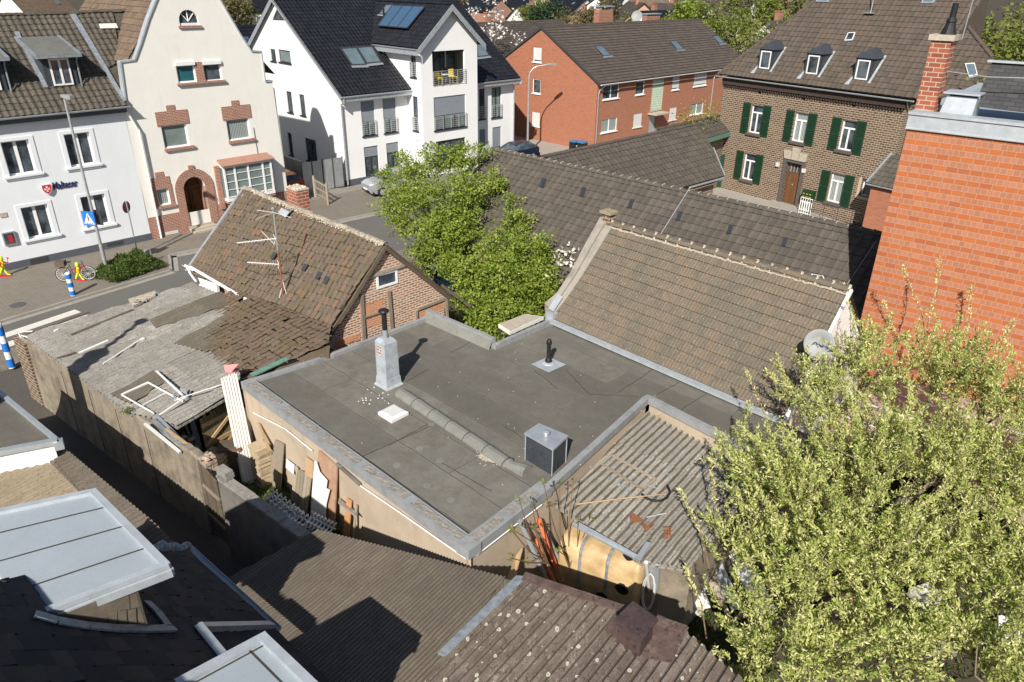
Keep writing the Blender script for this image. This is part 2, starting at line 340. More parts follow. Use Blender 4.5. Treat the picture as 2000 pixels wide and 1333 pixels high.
def m_felt(name, c1, c2, c3, amt=.45, rot=None):
    t = NT(name); uv = t.tc.outputs['Object']
    col = t.ramp(t.noise(.5, 6, .7, dist=.6), [(.3, c1), (.5, c2), (.68, c3)]); col = t.mix(t.ramp(t.noise(2.3, 5, .7), [(.42, (0, 0, 0)), (.66, (amt*1.5,)*3)]), col, sc(c1, .62))
    col = t.mix(t.ramp(t.noise(170, 2, .8), [(.3, (0, 0, 0)), (.75, (.75,)*3)]), col, sc(c3, 1.35)); col = t.mix(t.ramp(t.noise(5, 6, .85), [(.52, (0, 0, 0)), (.72, (.5,)*3)]), col, sc(c3, 1.4))
    if rot is not None:
        mp = t.n('ShaderNodeMapping'); mp.inputs['Rotation'].default_value = (0, 0, R(rot)); t.l(t.tc.outputs['UV'], mp.inputs[0]); nn = t.n('ShaderNodeTexNoise'); nn.inputs['Scale'].default_value = 2.2; t.l(mp.outputs[0], nn.inputs['Vector']); vs = t.n('ShaderNodeVectorMath', operation='SCALE'); vs.inputs['Scale'].default_value = .07; t.l(nn.outputs['Color'], vs.inputs[0]); vv = t.n('ShaderNodeVectorMath', operation='ADD'); t.l(mp.outputs[0], vv.inputs[0]); t.l(vs.outputs[0], vv.inputs[1])
        b = t.n('ShaderNodeTexBrick'); b.offset = .37; b.inputs['Scale'].default_value = 1; b.inputs['Brick Width'].default_value = 5.2; b.inputs['Row Height'].default_value = .98; b.inputs['Mortar Size'].default_value = .017; b.inputs['Mortar Smooth'].default_value = .3; b.inputs['Color1'].default_value = (0, 0, 0, 1); b.inputs['Color2'].default_value = (1, 1, 1, 1); t.l(vv.outputs[0], b.inputs['Vector'])
        col = t.mix(t.ramp(b.outputs['Color'], [(0, (.6,)*3), (1, (0, 0, 0))]), col, sc(c1, .85)); col = t.mix(t.math('MULTIPLY', b.outputs['Fac'], t.ramp(t.noise(1.1, 3), [(.35, (.55,)*3), (.6, (1,)*3)])), col, sc(c1, .3))
        b2 = t.n('ShaderNodeTexBrick'); b2.offset = .37; b2.inputs['Scale'].default_value = 1; b2.inputs['Brick Width'].default_value = 5.2; b2.inputs['Row Height'].default_value = .98; b2.inputs['Mortar Size'].default_value = .075; b2.inputs['Mortar Smooth'].default_value = 1; t.l(vv.outputs[0], b2.inputs['Vector']); col = t.mix(t.math('MULTIPLY', b2.outputs['Fac'], .3), col, sc(c3, 1.2))
        col = t.mix(t.ramp(t.noise(.9, 5, .8, dist=1.), [(.52, (0, 0, 0)), (.68, (.5,)*3)]), col, (.12, .095, .07))
    t.bump(t.math('ADD', t.noise(140, 3), t.math('MULTIPLY', t.noise(2.5, 3), 1.5)), .5, .01); return t.fin(col, .95)
def m_wood(name, c, c2, scl=6, rough=.85):
    t = NT(name); col = t.ramp(t.noise(scl, 6, .75, sv=(1, 1, 1)), [(.3, c), (.7, c2)]); col = t.mix(t.math('MULTIPLY', t.attr(), .6), col, sc(c, .55)); t.bump(t.noise(50, 4), .3, .01); return t.fin(col, rough)
def m_patina(name, base, spots, dark, ls=14., la=.5, rough=.9, rib=0, ph=.75, ra=.85, rings=0):   # old fibre cement / metal with lichen
    t = NT(name); col = t.mix(t.ramp(t.noise(3, 6, .75), [(.35, (0, 0, 0)), (.7, (.8,)*3)]), base, spots); col = t.mix(t.ramp(t.noise(ls, 5, .8), [(.56, (0, 0, 0)), (.64, (la,)*3)]), col, sc(spots, 1.35))
    col = t.mix(t.ramp(t.noise(ls*1.7, 4, .7), [(.56, (0, 0, 0)), (.63, (.9,)*3)]), col, dark); col = t.mix(t.math('MULTIPLY', t.attr(), .35), col, dark)
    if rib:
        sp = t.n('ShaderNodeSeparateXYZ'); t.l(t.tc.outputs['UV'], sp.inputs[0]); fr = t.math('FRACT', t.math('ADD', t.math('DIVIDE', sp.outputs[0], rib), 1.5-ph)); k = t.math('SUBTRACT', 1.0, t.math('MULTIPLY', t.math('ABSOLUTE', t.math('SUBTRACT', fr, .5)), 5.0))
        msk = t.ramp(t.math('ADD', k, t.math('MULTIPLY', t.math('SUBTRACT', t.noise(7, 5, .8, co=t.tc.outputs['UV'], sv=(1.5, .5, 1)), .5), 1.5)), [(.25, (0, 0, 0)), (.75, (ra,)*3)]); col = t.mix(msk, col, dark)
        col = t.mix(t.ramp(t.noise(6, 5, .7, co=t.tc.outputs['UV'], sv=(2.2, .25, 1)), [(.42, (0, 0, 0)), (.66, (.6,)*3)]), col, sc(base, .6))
    if rings:
        vo = t.n('ShaderNodeTexVoronoi'); vo.inputs['Scale'].default_value = rings; t.l(t.tc.outputs['Object'], vo.inputs['Vector']); sx = t.n('ShaderNodeSeparateColor'); t.l(vo.outputs['Color'], sx.inputs[0])
        rd = t.math('MULTIPLY', sx.outputs[0], .30); ins = t.math('LESS_THAN', vo.outputs['Distance'], rd); on = t.math('GREATER_THAN', sx.outputs[1], .42); col = t.mix(t.math('MULTIPLY', t.math('MULTIPLY', ins, on), .9), col, (.52, .50, .42)); cen = t.math('LESS_THAN', vo.outputs['Distance'], t.math('MULTIPLY', rd, .45)); col = t.mix(t.math('MULTIPLY', t.math('MULTIPLY', cen, on), .6), col, (.25, .22, .17))
    t.bump(t.noise(ls*3, 5), .3, .01); return t.fin(col, rough)
M = {}
M['white'] = m_plaster('white_render', (.80, .80, .80), (.55, .55, .54), .16)
M['whiteL'] = m_plaster('pale_render', (.74, .765, .80), (.5, .5, .52), .2)
M['cream'] = m_plaster('cream_render', (.80, .785, .73), (.58, .54, .48), .22)
M['plinth'] = m_plain('grey_plinth_paint', (.09, .10, .12), .8, var=.1)
M['ochre'] = m_plaster('ochre_render', (.50, .41, .31), (.25, .20, .15), .6)
M['dirtyrender'] = m_plaster('weathered_cement_render', (.29, .245, .185), (.07, .06, .048), 1., scale=2.2)
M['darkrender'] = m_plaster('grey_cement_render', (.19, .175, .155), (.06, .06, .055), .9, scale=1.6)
M['redbrick'] = m_brick('red_facing_brick', [(.37, .125, .065), (.43, .155, .08), (.31, .10, .055)], (.34, .22, .16), .24, .075, .009, stain=.1)
M['redbrick2'] = m_brick('dark_red_brick', [(.30, .10, .06), (.38, .14, .08), (.24, .08, .05)], (.45, .38, .32), .24, .08, .011, stain=.15)
M['brownbrick'] = m_brick('brown_old_brick', [(.075, .048, .035), (.13, .08, .055), (.19, .12, .08), (.10, .06, .045)], (.36, .30, .22), .31, .125, .020, stain=.35, jit=.03)
M['orangebrick'] = m_brick('orange_glazed_brick', [(.42, .12, .042), (.45, .145, .05), (.36, .105, .045), (.43, .13, .045)], (.42, .30, .215), .29, .145, .0055, stain=.12, alt=(.33, .15, .095), sq=.5, sqf=2, bumpv=.25)
M['chimbrick'] = m_brick('red_chimney_brick', [(.28, .08, .045), (.40, .12, .06), (.19, .065, .045)], (.44, .36, .29), .30, .12, .012, stain=.45)
M['oldbrick'] = m_brick('old_mixed_brick', [(.36, .11, .07), (.17, .08, .06), (.42, .20, .12), (.25, .10, .07), (.44, .30, .22)], (.60, .50, .39), .25, .085, .021, stain=.35, jit=.05, bumpv=.8)
M['orgbrick'] = m_brick('soft_orange_brick', [(.52, .21, .10), (.58, .27, .15), (.42, .16, .08)], (.58, .40, .27), .24, .072, .010, stain=.4, jit=.05)
M['beam'] = m_wood('weathered_timber', (.22, .18, .14), (.40, .34, .27), 9)
M['tileL'] = m_tiles('dark_pantile', [(.10, .085, .07), (.13, .11, .09), (.085, .075, .06), (.115, .10, .085)], (.45, .42, .25), .2, dark=.3)
M['tileC'] = m_tiles('brown_clay_tile', [(.19, .135, .095), (.16, .12, .09), (.22, .155, .105)], (.4, .36, .26), .15)
M['tileW'] = m_tiles('black_glazed_tile', [(.014, .015, .019), (.018, .019, .024), (.012, .012, .016)], rough=.38, dark=.1, spec=.45)
M['tileR'] = m_tiles('grey_brown_concrete_tile', [(.085, .07, .06), (.10, .083, .072), (.075, .062, .054)], dark=.2)
M['tileB'] = m_tiles('brown_concrete_tile', [(.11, .088, .07), (.13, .10, .08), (.095, .077, .062), (.12, .095, .078)], (.32, .28, .2), .12, dark=.25)
M['tileBarn'] = m_tiles('grey_brown_barn_tile', [(.105, .09, .074), (.122, .102, .086), (.092, .08, .068)], (.35, .3, .24), .06, dark=.18)
M['tileM'] = m_tiles('weathered_ribbed_tile', [(.155, .135, .105), (.175, .147, .11), (.13, .117, .096), (.165, .14, .108), (.20, .15, .105)], (.50, .46, .38), .12, dark=.32, streak=True, patch=(.12, .11, .085))
M['tileN'] = m_tiles('old_hollow_pantile', [(.13, .098, .072), (.165, .12, .085), (.11, .085, .065), (.19, .13, .09), (.145, .11, .078), (.125, .096, .072), (.15, .11, .08), (.25, .13, .08), (.14, .108, .085)], (.46, .42, .33), .16, (.13, .108, .055), .08, nsc=16, dark=.35, streak=True, ls=38)
M['tileN2'] = m_tiles('mossy_lean_to_tile', [(.13, .11, .082), (.16, .13, .10), (.12, .10, .08), (.18, .145, .11), (.14, .115, .085), (.13, .108, .08), (.15, .122, .092), (.17, .135, .10), (.135, .11, .085), (.125, .105, .082), (.155, .128, .10), (.145, .12, .09), (.13, .11, .085), (.15, .125, .095), (.16, .13, .10), (.24, .14, .085)], (.42, .38, .32), .25, (.12, .10, .045), .12, nsc=18, dark=.45, streak=True, ls=40)
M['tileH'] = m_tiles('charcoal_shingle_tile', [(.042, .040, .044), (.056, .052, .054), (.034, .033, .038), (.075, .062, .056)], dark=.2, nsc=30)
M['mortar'] = m_plain('ridge_mortar', (.48, .42, .34), .95, var=.4, scale=20, bump=.5)
M['ridgeold'] = m_tiles('lichen_ridge_tile', [(.24, .19, .15), (.28, .23, .18)], (.6, .55, .44), .9, nsc=14, ls=20)
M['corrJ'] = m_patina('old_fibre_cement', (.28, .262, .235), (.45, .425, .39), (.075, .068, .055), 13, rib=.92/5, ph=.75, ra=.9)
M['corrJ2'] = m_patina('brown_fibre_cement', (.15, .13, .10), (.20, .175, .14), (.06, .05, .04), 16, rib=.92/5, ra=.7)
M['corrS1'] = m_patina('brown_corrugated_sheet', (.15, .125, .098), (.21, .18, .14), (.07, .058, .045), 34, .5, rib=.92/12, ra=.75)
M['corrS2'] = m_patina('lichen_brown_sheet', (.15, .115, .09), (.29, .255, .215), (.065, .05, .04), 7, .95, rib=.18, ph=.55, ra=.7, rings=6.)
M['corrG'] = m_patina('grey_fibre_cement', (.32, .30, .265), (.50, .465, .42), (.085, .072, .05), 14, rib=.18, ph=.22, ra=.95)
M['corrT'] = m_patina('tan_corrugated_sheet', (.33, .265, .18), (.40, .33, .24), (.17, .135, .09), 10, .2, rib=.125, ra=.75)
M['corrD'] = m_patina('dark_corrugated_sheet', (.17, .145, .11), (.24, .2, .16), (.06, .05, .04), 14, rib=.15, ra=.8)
M['plastc'] = m_plain('clear_corrugated_plastic', (.66, .64, .57), .35, var=.15, scale=2, c2=(.72, .70, .66))
M['zinc'] = m_metal('zinc_sheet', (.50, .54, .57), .45, .55)
M['zincl'] = m_metal('pale_zinc_sheet', (.48, .52, .56), .5, .35)
M['lead'] = m_plain('lead_flashing', (.26, .29, .32), .6, .3, .3, 8)
M['membrane'] = m_plain('pale_roof_membrane', (.29, .33, .37), .7, 0, .06, 1.5)
M['felt'] = m_felt('mineral_roof_felt', (.094, .088, .075), (.138, .127, .108), (.185, .175, .152), rot=44)
M['feltp'] = m_felt('grey_green_felt', (.125, .128, .115), (.165, .168, .147), (.20, .20, .18), .4)
M['feltseam'] = m_plain('bitumen_seam', (.05, .046, .038), .8)
M['feltL'] = m_felt('dormer_felt', (.10, .105, .10), (.12, .125, .115), (.14, .14, .13))
M['coping'] = m_plaster('coping_zinc_grey', (.30, .31, .32), (.16, .16, .16), .7, rough=.7, scale=2)
M['copgravel'] = m_ground('gravelly_coping', (.11, .10, .085), (.26, .245, .22), (.50, .47, .43), 30, bump=.9, big=6)
M['slate'] = m_plain('slate_cladding', (.045, .052, .062), .6, var=.25, scale=10)
M['slateb'] = m_plain('fibre_slate_brown', (.135, .112, .085), .8, var=.2, scale=7)
M['shingle'] = m_brick('asphalt_shingle', [(.055, .055, .058), (.075, .073, .074), (.045, .045, .05)], (.015, .015, .016), .28, .14, .006, stain=.05, bumpv=.3)
M['wframe'] = m_plain('white_window_paint', (.80, .80, .80), .4, var=.03)
M['dframe'] = m_plain('anthracite_frame', (.035, .038, .048), .45, var=.1)
M['shutw'] = m_plain('white_roller_shutter', (.62, .62, .60), .6, var=.05)
M['shutg'] = m_plain('grey_roller_shutter', (.23, .25, .28), .5, var=.05)
M['glass'] = m_glass('dark_window_glass'); M['glassb'] = m_glass('teal_window_glass', (.02, .10, .12)); M['glassg'] = m_glass('grey_green_glass', (.16, .20, .19)); M['glassc'] = m_glass('net_curtain_glass', (.05, .06, .06), (.42, .47, .46)); M['glasss'] = m_glass('skylight_glass', (.10, .14, .16))
M['gblock'] = m_brick('glass_block', [(.30, .42, .32), (.40, .52, .42)], (.60, .66, .52), .2, .2, .03, offs=0., stain=.0)
M['greenpaint'] = m_plain('dark_green_paint', (.012, .045, .022), .55, var=.2, scale=12)
M['greenpl'] = m_plain('weathered_green_paint', (.13, .25, .19), .7, var=.3, scale=10)
M['stone'] = m_plain('pale_stone', (.42, .37, .30), .9, var=.2, scale=8, bump=.3)
M['dstone'] = m_plain('dark_stone', (.10, .09, .085), .85, var=.2, scale=8)
M['wood'] = m_wood('brown_door_wood', (.12, .055, .025), (.19, .085, .035), 3)
M['woodg'] = m_wood('grey_weathered_wood', (.30, .25, .19), (.42, .36, .28), 8)
M['woodt'] = m_wood('tan_wood', (.42, .28, .15), (.55, .38, .22), 5)
M['woodo'] = m_wood('orange_wood', (.50, .24, .10), (.56, .30, .14), 5)
M['woodd'] = m_wood('dark_old_wood', (.10, .08, .06), (.18, .14, .10), 8)
M['woodgreen'] = m_wood('mossy_green_boards', (.16, .16, .08), (.25, .20, .12), 5)
M['steel'] = m_metal('galvanised_steel', (.50, .52, .53), .4, .6)
M['dsteel'] = m_metal('dark_steel', (.10, .10, .11), .4, .6)
M['black'] = m_plain('black_plastic', (.018, .018, .02), .45, var=.1)
M['rust'] = m_plain('rusty_iron', (.24, .10, .055), .9, var=.35, scale=20)
M['wplastic'] = m_plain('white_plastic', (.78, .78, .76), .45, var=.05)
M['gplastic'] = m_plain('grey_plastic', (.27, .28, .285), .5, var=.08)
M['orange'] = m_plain('orange_drain_pipe', (.68, .20, .09), .5, var=.12)
M['tank'] = m_plain('amber_fibreglass', (.50, .33, .15), .42, var=.3, scale=2, c2=(.66, .49, .28))
M['asphalt'] = m_ground('road_asphalt', (.105, .10, .095), (.13, .125, .115), (.19, .18, .17), 90, amt=.3)
M['pave'] = m_brick('grey_brown_paving', [(.19, .168, .14), (.235, .205, .168), (.21, .185, .155)], (.12, .105, .085), .22, .11, .008, stain=.35, bumpv=.3)
M['pavers'] = m_brick('block_paving', [(.25, .23, .20), (.31, .28, .24), (.22, .20, .18)], (.15, .14, .12), .3, .2, .012, stain=.3)
M['kerb'] = m_plain('kerb_stone', (.30, .28, .25), .9, var=.15)
M['concrete'] = m_ground('yard_concrete', (.28, .26, .235), (.34, .315, .28), (.4, .38, .34), 30, amt=.3)
M['soil'] = m_ground('dark_soil', (.035, .028, .02), (.075, .058, .04), (.12, .1, .07), 25, bump=.8)
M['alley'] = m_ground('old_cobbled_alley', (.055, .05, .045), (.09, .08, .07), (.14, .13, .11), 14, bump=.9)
M['grass'] = m_ground('grass', (.05, .075, .02), (.09, .12, .035), (.13, .17, .05), 20, bump=.9)
M['paintw'] = m_plain('white_road_paint', (.62, .60, .54), .8, var=.12, scale=8)
M['bark'] = m_plain('grey_brown_bark', (.22, .18, .13), .95, var=.35, scale=12, bump=.6)
M['barkp'] = m_plain('pale_bark', (.55, .52, .46), .9, var=.35, scale=9)
M['twig'] = m_plain('brown_twig', (.20, .13, .075), .9, var=.3, scale=9)
M['leafT'] = m_leaf('spring_leaf', [(.11, .17, .02), (.20, .28, .04), (.31, .38, .065), (.42, .45, .12)])
M['leafW'] = m_leaf('willow_leaf', [(.17, .25, .04), (.33, .40, .09), (.46, .50, .15), (.56, .57, .22)])
M['catkin'] = m_leaf('willow_catkin', [(.44, .45, .17), (.56, .55, .24), (.64, .61, .31)], .15)
M['leafD'] = m_leaf('dark_leaf', [(.05, .09, .02), (.10, .15, .03), (.14, .18, .05)])
M['leafM'] = m_leaf('mid_leaf', [(.12, .15, .03), (.20, .24, .05), (.26, .27, .08)])
M['leafB'] = m_leaf('brown_green_leaf', [(.14, .11, .06), (.20, .17, .08), (.22, .22, .09)])
M['blossom'] = m_leaf('white_blossom', [(.62, .58, .54), (.78, .74, .70)], .2)
M['conifer'] = m_leaf('conifer_needles', [(.02, .045, .02), (.045, .08, .035)], .1)
M['bluep'] = m_plain('blue_band_paint', (.02, .16, .55), .45, var=.05); M['redp'] = m_plain('red_paint', (.55, .02, .03), .5, var=.05); M['navy'] = m_plain('navy_lettering', (.02, .025, .10), .5, var=.05); M['yellow'] = m_plain('yellow_paint', (.80, .62, .02), .45, var=.05); M['lime'] = m_plain('lime_paint', (.60, .72, .05), .5, var=.05)
M['solar'] = m_plain('solar_absorber', (.05, .10, .18), .2, 0, .1, 4, .6)
M['carorange'] = m_plain('copper_car_paint', (.36, .11, .03), .25, .4, .02); M['carsilver'] = m_plain('silver_car_paint', (.52, .54, .58), .28, .6, .02); M['carblue'] = m_plain('petrol_blue_car_paint', (.015, .045, .085), .2, .4, .02); M['carred'] = m_plain('dark_red_car_paint', (.14, .05, .04), .25, .3, .02); M['cardark'] = m_plain('dark_blue_car_paint', (.01, .02, .05), .2, .3, .02)
M['rubber'] = m_plain('tyre_rubber', (.02, .02, .02), .8, var=.1)
M['tarbox'] = m_patina('tarred_box_cladding', (.055, .04, .04), (.16, .095, .085), (.03, .025, .028), 5, .3, .5)
M['brownflash'] = m_patina('brown_flashing', (.095, .058, .048), (.21, .15, .13), (.045, .035, .035), 6, .4, .6)
# ---------------------------------------------------------------- the setting: ground, street, pavements
g = MB(); g.quad((-900, -200, -.13), (900, -200, -.13), (900, 1600, -.13), (-900, 1600, -.13)); g.build('ground', M['soil'], kind='structure', org=(0, 0, -.13))
AX = 42.0
def sheetpoly(name, pts, z, mat, th=None):
    m = MB(); pts = [Vector((p.x, p.y, z)) for p in pts]
    if th: m.prism([p-Z*th for p in pts], Z*th, 0, .5)
    else: m.poly(pts)
    return m.build(name, mat, kind='structure')
k0 = P(0, 628); k1 = P(225, 560); k2 = P(332, 498); k3 = P(650, 433); e42 = U(AX); n42 = Vector((e42.y, -e42.x, 0))
kl = k0-U(54)*40; kr = k3+e42*160
sheetpoly('road', [kl, k0, k1, P(336, 527), P(334, 505), k2, k3, kr, kr+n42*6.8, k3+n42*6.8, k2+n42*7.0-e42*2, k1+n42*5.5-e42*9, kl+n42*9], -.10, M['asphalt'])
sheetpoly('pavement', [kl, k0, k1, P(336, 527), P(334, 505), k2, k3, kr, kr-n42*9, k3-n42*5.5, P(300, 462), P(300, 462)-U(46)*70], 0, M['pave'], .12)
sheetpoly('pavement', [k3+n42*6.8-e42*26, kr+n42*6.8, kr+n42*8.5, k3+n42*8.5-e42*26], -.004, M['pave'], .12)
sheetpoly('forecourt_paving', [P(612, 392), P(985, 305), P(1003, 300)+U(44)*3, P(1003, 297)-U(134)*.3, P(676, 366), P(520, 385), P(560, 340)], .006, M['pavers'])
sheetpoly('driveway', [P(1003, 300)+U(44)*.3, P(1400, 330), P(1300, 220), P(1160, 291), P(1030, 262), P(980, 268)], .008, M['concrete'])
sheetpoly('concrete_yard', [P(1370, 365), P(1395, 350), P(1427, 366), P(1760, 470), P(1700, 520), P(1000, 480), P(1100, 400)], .006, M['concrete'])
kb = MB()
for a, b in ((kl, k0), (k0, k1), (k1, P(336, 527)), (P(336, 527), P(334, 505)), (P(334, 505), k2), (k2, k3), (k3, kr)):
    d = (b-a).normalized(); s = Vector((d.y, -d.x, 0)); kb.box(a+Z*-.11-s*.12, d*(b-a).length, s*.13, Z*.115, 0, .5)
    kb.box(a+Z*-.11+s*.015, d*(b-a).length, s*.28, Z*.02, 0, .5)
kb.build('kerb', M['kerb'], kind='structure')
zb = MB(); za = P(0, 641); zd = (P(140, 595)-za).normalized(); zs = Vector((zd.y, -zd.x, 0)); zend = P(150, 603)
for i in range(6):
    s0 = zend+zs*(i*.95-.2); zb.poly([Vector((q.x, q.y, -.095)) for q in (s0-zd*5.0, s0, s0+zs*.5, s0+zs*.5-zd*5.0)], 0, .5)
zb.build('zebra_crossing', M['paintw'], kind='structure')
mh = MB(); mh.lathe(P(35, 596)+Z*.002, [(.32, 0), (.32, .008), (.28, .010)], 20); mh.build('manhole_cover', M['dsteel'], kind='structure')
al = [P(0, 690), P(60, 700), P(110, 770), P(600, 1110), P(560, 1400), P(-300, 1000), P(-300, 700)]
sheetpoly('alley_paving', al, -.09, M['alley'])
sheetpoly('yard_ground', [P(398, 888, .29), P(430, 770, .29), P(470, 760, .29), P(960, 1125, .29), P(700, 1200, .29)], .29, M['grass'])
sheetpoly('garden_ground', [P(1000, 1080), P(1300, 1000), P(2300, 700), P(2500, 1500), P(1000, 1500)], -.08, M['soil'])
# ---------------------------------------------------------------- windows
def hole_rect(r): return [(r[0], r[1]), (r[2], r[1]), (r[2], r[3]), (r[0], r[3])]
def window(par, F, bl=None, tr=None, r=None, frame='wframe', glass='glass', mull=1, trans=0, sill=None, depth=.15, shut=0., shm='shutg', rail=False, fw=.07, name='window', surround=None, bars=0, hole=True, sillw=.08, thin=.045, lintel=None, outw=.0):
    r = r or F.rect(bl, tr); u0, z0, u1, z1 = r
    if hole: F.holes.append(hole_rect(r))
    d = -depth+outw; f = MB(); t = .05
    for a in ((u0, z0, u1, z0+fw), (u0, z1-fw, u1, z1), (u0, z0+fw, u0+fw, z1-fw), (u1-fw, z0+fw, u1, z1-fw)): F.bx(f, *a, d-.02, d+t, 0, .5)
    for i in range(1, mull+1):
        if mull: 
            c = u0+(u1-u0)*i/(mull+1); F.bx(f, c-thin, z0+fw, c+thin, z1-fw, d-.018, d+t+.006, 0, .5)
    if trans: c = z0+(z1-z0)*trans; F.bx(f, u0+fw, c-thin, u1-fw, c+thin, d-.016, d+t+.012, 0, .5)
    for i in range(bars): c = z0+(z1-z0)*(i+1)/(bars+1); F.bx(f, u0+fw, c-.015, u1-fw, c+.015, d-.014, d+t+.002, 0, .5)
    w = f.build(name, M[frame], par)
    p = MB(); F.bx(p, u0+fw*.6, z0+fw*.6, u1-fw*.6, z1-fw*.6, d-.012, d+.018, 0, random.random()); p.build('pane', M[glass], w)
    if shut:
        s = MB(); zz = z1-(z1-z0)*shut; k = max(3, int((z1-zz)/.055))
        for i in range(k):
            a = zz+(z1-zz)*i/k; b = zz+(z1-zz)*(i+1)/k
            s.quad(F.pt(u0+.02, a, d+t+.035), F.pt(u1-.02, a, d+t+.035), F.pt(u1-.02, b, d+t+.02), F.pt(u0+.02, b, d+t+.02), 0, .5); s.quad(F.pt(u0+.02, a, d+t+.018), F.pt(u1-.02, a, d+t+.018), F.pt(u1-.02, a, d+t+.035), F.pt(u0+.02, a, d+t+.035), 0, .5)
        s.build('roller_shutter', M[shm], w)
    if sill:
        s = MB(); F.bx(s, u0-sillw, z0-.07, u1+sillw, z0+.004, d+t-.03, .09, 0, .5); s.build('sill', M[sill], w)
    if surround:
        s = MB(); q = surround; 
        for a in ((u0-q, z0, u0, z1+q*.75), (u1, z0, u1+q, z1+q*.75), (u0, z1, u1, z1+q*.75)): F.bx(s, *a, -.01, .03, 0, .5)
        F.bx(s, u0-q-.06, z0-.1, u1+q+.06, z0, -.01, .11, 0, .5); F.bx(s, u0-q, z0-.2, u1+q, z0-.1, -.01, .05, 0, .5); s.build('surround', M['whiteL'], w)
    if lintel:
        s = MB(); lm, h, ext = lintel; F.bx(s, u0-ext, z1, u1+ext, z1+h, -.01, .02, 0, .5); s.build('lintel', M[lm], w)
    if rail:
        s = MB(); zt = z0+.95; o = .09
        for i in range(7): s.tube([F.pt(u0-.05, z0+.12+i*.138, o), F.pt(u1+.05, z0+.12+i*.138, o)], .018 if i < 6 else .026, 6)
        n = 2 if u1-u0 < 1.6 else 4
        for i in range(n+1): c = u0+(u1-u0)*i/n; s.bar(F.pt(c, z0+.04, o), F.pt(c, zt, o), .03, .03)
        s.build('railing', M['steel'], w)
    return w
def downpipe(par, pts, r=.05, mat='zinc', name='downpipe'): m = MB(); m.tube(pts, r, 8); return m.build(name, M[mat], par, smooth=False)
def skylight(par, pl, q, frame='dsteel', glass='glasss', th=.09, name='roof_window', split=0):
    a, b, c, d = [pl.at(*x) for x in q]; n = pl.n; f = MB(); cs = [a, b, c, d]; ctr = (a+b+c+d)/4
    inn = [p+(ctr-p)*.14 for p in cs]
    for i in range(4):
        j = (i+1) % 4; f.quad(cs[i]+n*th, cs[j]+n*th, inn[j]+n*th, inn[i]+n*th); f.quad(cs[i], cs[j], cs[j]+n*th, cs[i]+n*th); f.quad(inn[i]+n*th, inn[j]+n*th, inn[j]+n*.04, inn[i]+n*.04)
    if split: f.bar((a+b)/2+n*(th), (c+d)/2+n*(th), .12, .08, up=n)
    w = f.build(name, M[frame], par); p = MB(); p.poly([x+n*.06 for x in inn]); p.build('pane', M[glass], w)
    l = MB(); e = (c-d); l.prism([d-e*.06+n*.05, c+e*.06+n*.05, c+e*.06+(c-b)*.12+n*.05, d-e*.06+(d-a)*.12+n*.05], n*.02); l.build('flashing', M['lead'], w); return w
def back_hull(mb, pts, z0, z1, m=0):
    for i in range(len(pts)-1): a = pts[i]; b = pts[i+1]; mb.quad((a.x, a.y, z0), (b.x, b.y, z0), (b.x, b.y, z1), (a.x, a.y, z1), m, .5)
def gable_back(mb, a, b, z0, ze, zr, m=0):
    c = (a+b)/2; mb.poly([Vector((a.x, a.y, z0)), Vector((b.x, b.y, z0)), Vector((b.x, b.y, ze)), Vector((c.x, c.y, zr)), Vector((a.x, a.y, ze))], m, .5)
# ---------------------------------------------------------------- house L : white house with aid-service sign
L0 = P(297, 468); LF = Fac(L0, 46); eL = U(46); bL = Vector((-eL.y, eL.x, 0))
hL = thing('town_house', 'white two-storey office house with dark pantile roof and red shield sign, far left', 'house', L0-eL*6)
zE = 7.0
for i, (bl, tr) in enumerate((((20, 345), (54, 272)), ((140, 327), (172.5, 257.5)), ((57, 468), (91, 398)), ((172, 446), (202, 378)))):
    r = LF.rect(bl, tr); w = .58; c = (r[0]+r[2])/2
    window(hL, LF, r=(c-w, r[1], c+w, r[3]), surround=.2, glass='glass', thin=.07, depth=.2)
r4 = LF.rect((172, 446), (202, 378)); r1 = LF.rect((57, 468), (91, 398))
for k, z_ in ((1, 0), (2, 0), (1, 3.0)):
    window(hL, LF, r=(-7.6-3.3*k, r1[1]+z_, -6.45-3.3*k, r1[3]+z_), surround=.2, thin=.07, depth=.2)
m = MB(); LF.wall(m, [(-22, -.1), (0, -.1), (0, zE), (-22, zE)], 0, .2); back_hull(m, [L0, L0+bL*9, L0+bL*9-eL*22, L0-eL*22], -.1, zE); m.build('wall', M['whiteL'], hL)
m = MB(); LF.bx(m, -22, -.1, .02, .36, .002, .03, 0); m.build('plinth', M['plinth'], hL)
m = MB(); LF.bx(m, -5.9, .05, -5.1, .32, .03, .045); LF.bx(m, -2.3, .12, -1.5, .3, .03, .045); m.build('vent_grille', M['dsteel'], hL)
m = MB(); LF.bx(m, -22, zE-.25, .05, zE+.02, .003, .22, 0); m.build('soffit_board', M['plinth'], hL)
ea = LF.pt(.15, zE+.08, .35); eb = LF.pt(-22, zE+.08, .35); plL = slope(ea, eb, 42, bL)
def onp(pl, p): return Vector((p.x, p.y, pl.z(p.x, p.y)))
rr = P3(ea, eb, onp(plL, L0+bL*4))
top = plL.at(135, 26); dist = (top-ea).dot(bL)
q = [ea+U(46)*.0, ea+bL*dist, eb+bL*dist, eb]; q = [onp(plL, p) for p in q]
m = MB(); sheet(m, q, eb, ea, .30, .36, PF_PAN, 6, .03, .01, .01, seed=3)
zr = q[1].z; back = [q[1], q[2], q[2]+bL*dist-Z*(zr-zE), q[1]+bL*dist-Z*(zr-zE)]; m.poly(back)
gable_back(m, L0+Z*0, L0+bL*(2*dist-.4), zE-.02, zE, zr-.1)
ridge(m, q[2], q[1], .13, .4, m=0); m.build('roof', M['tileL'], hL)
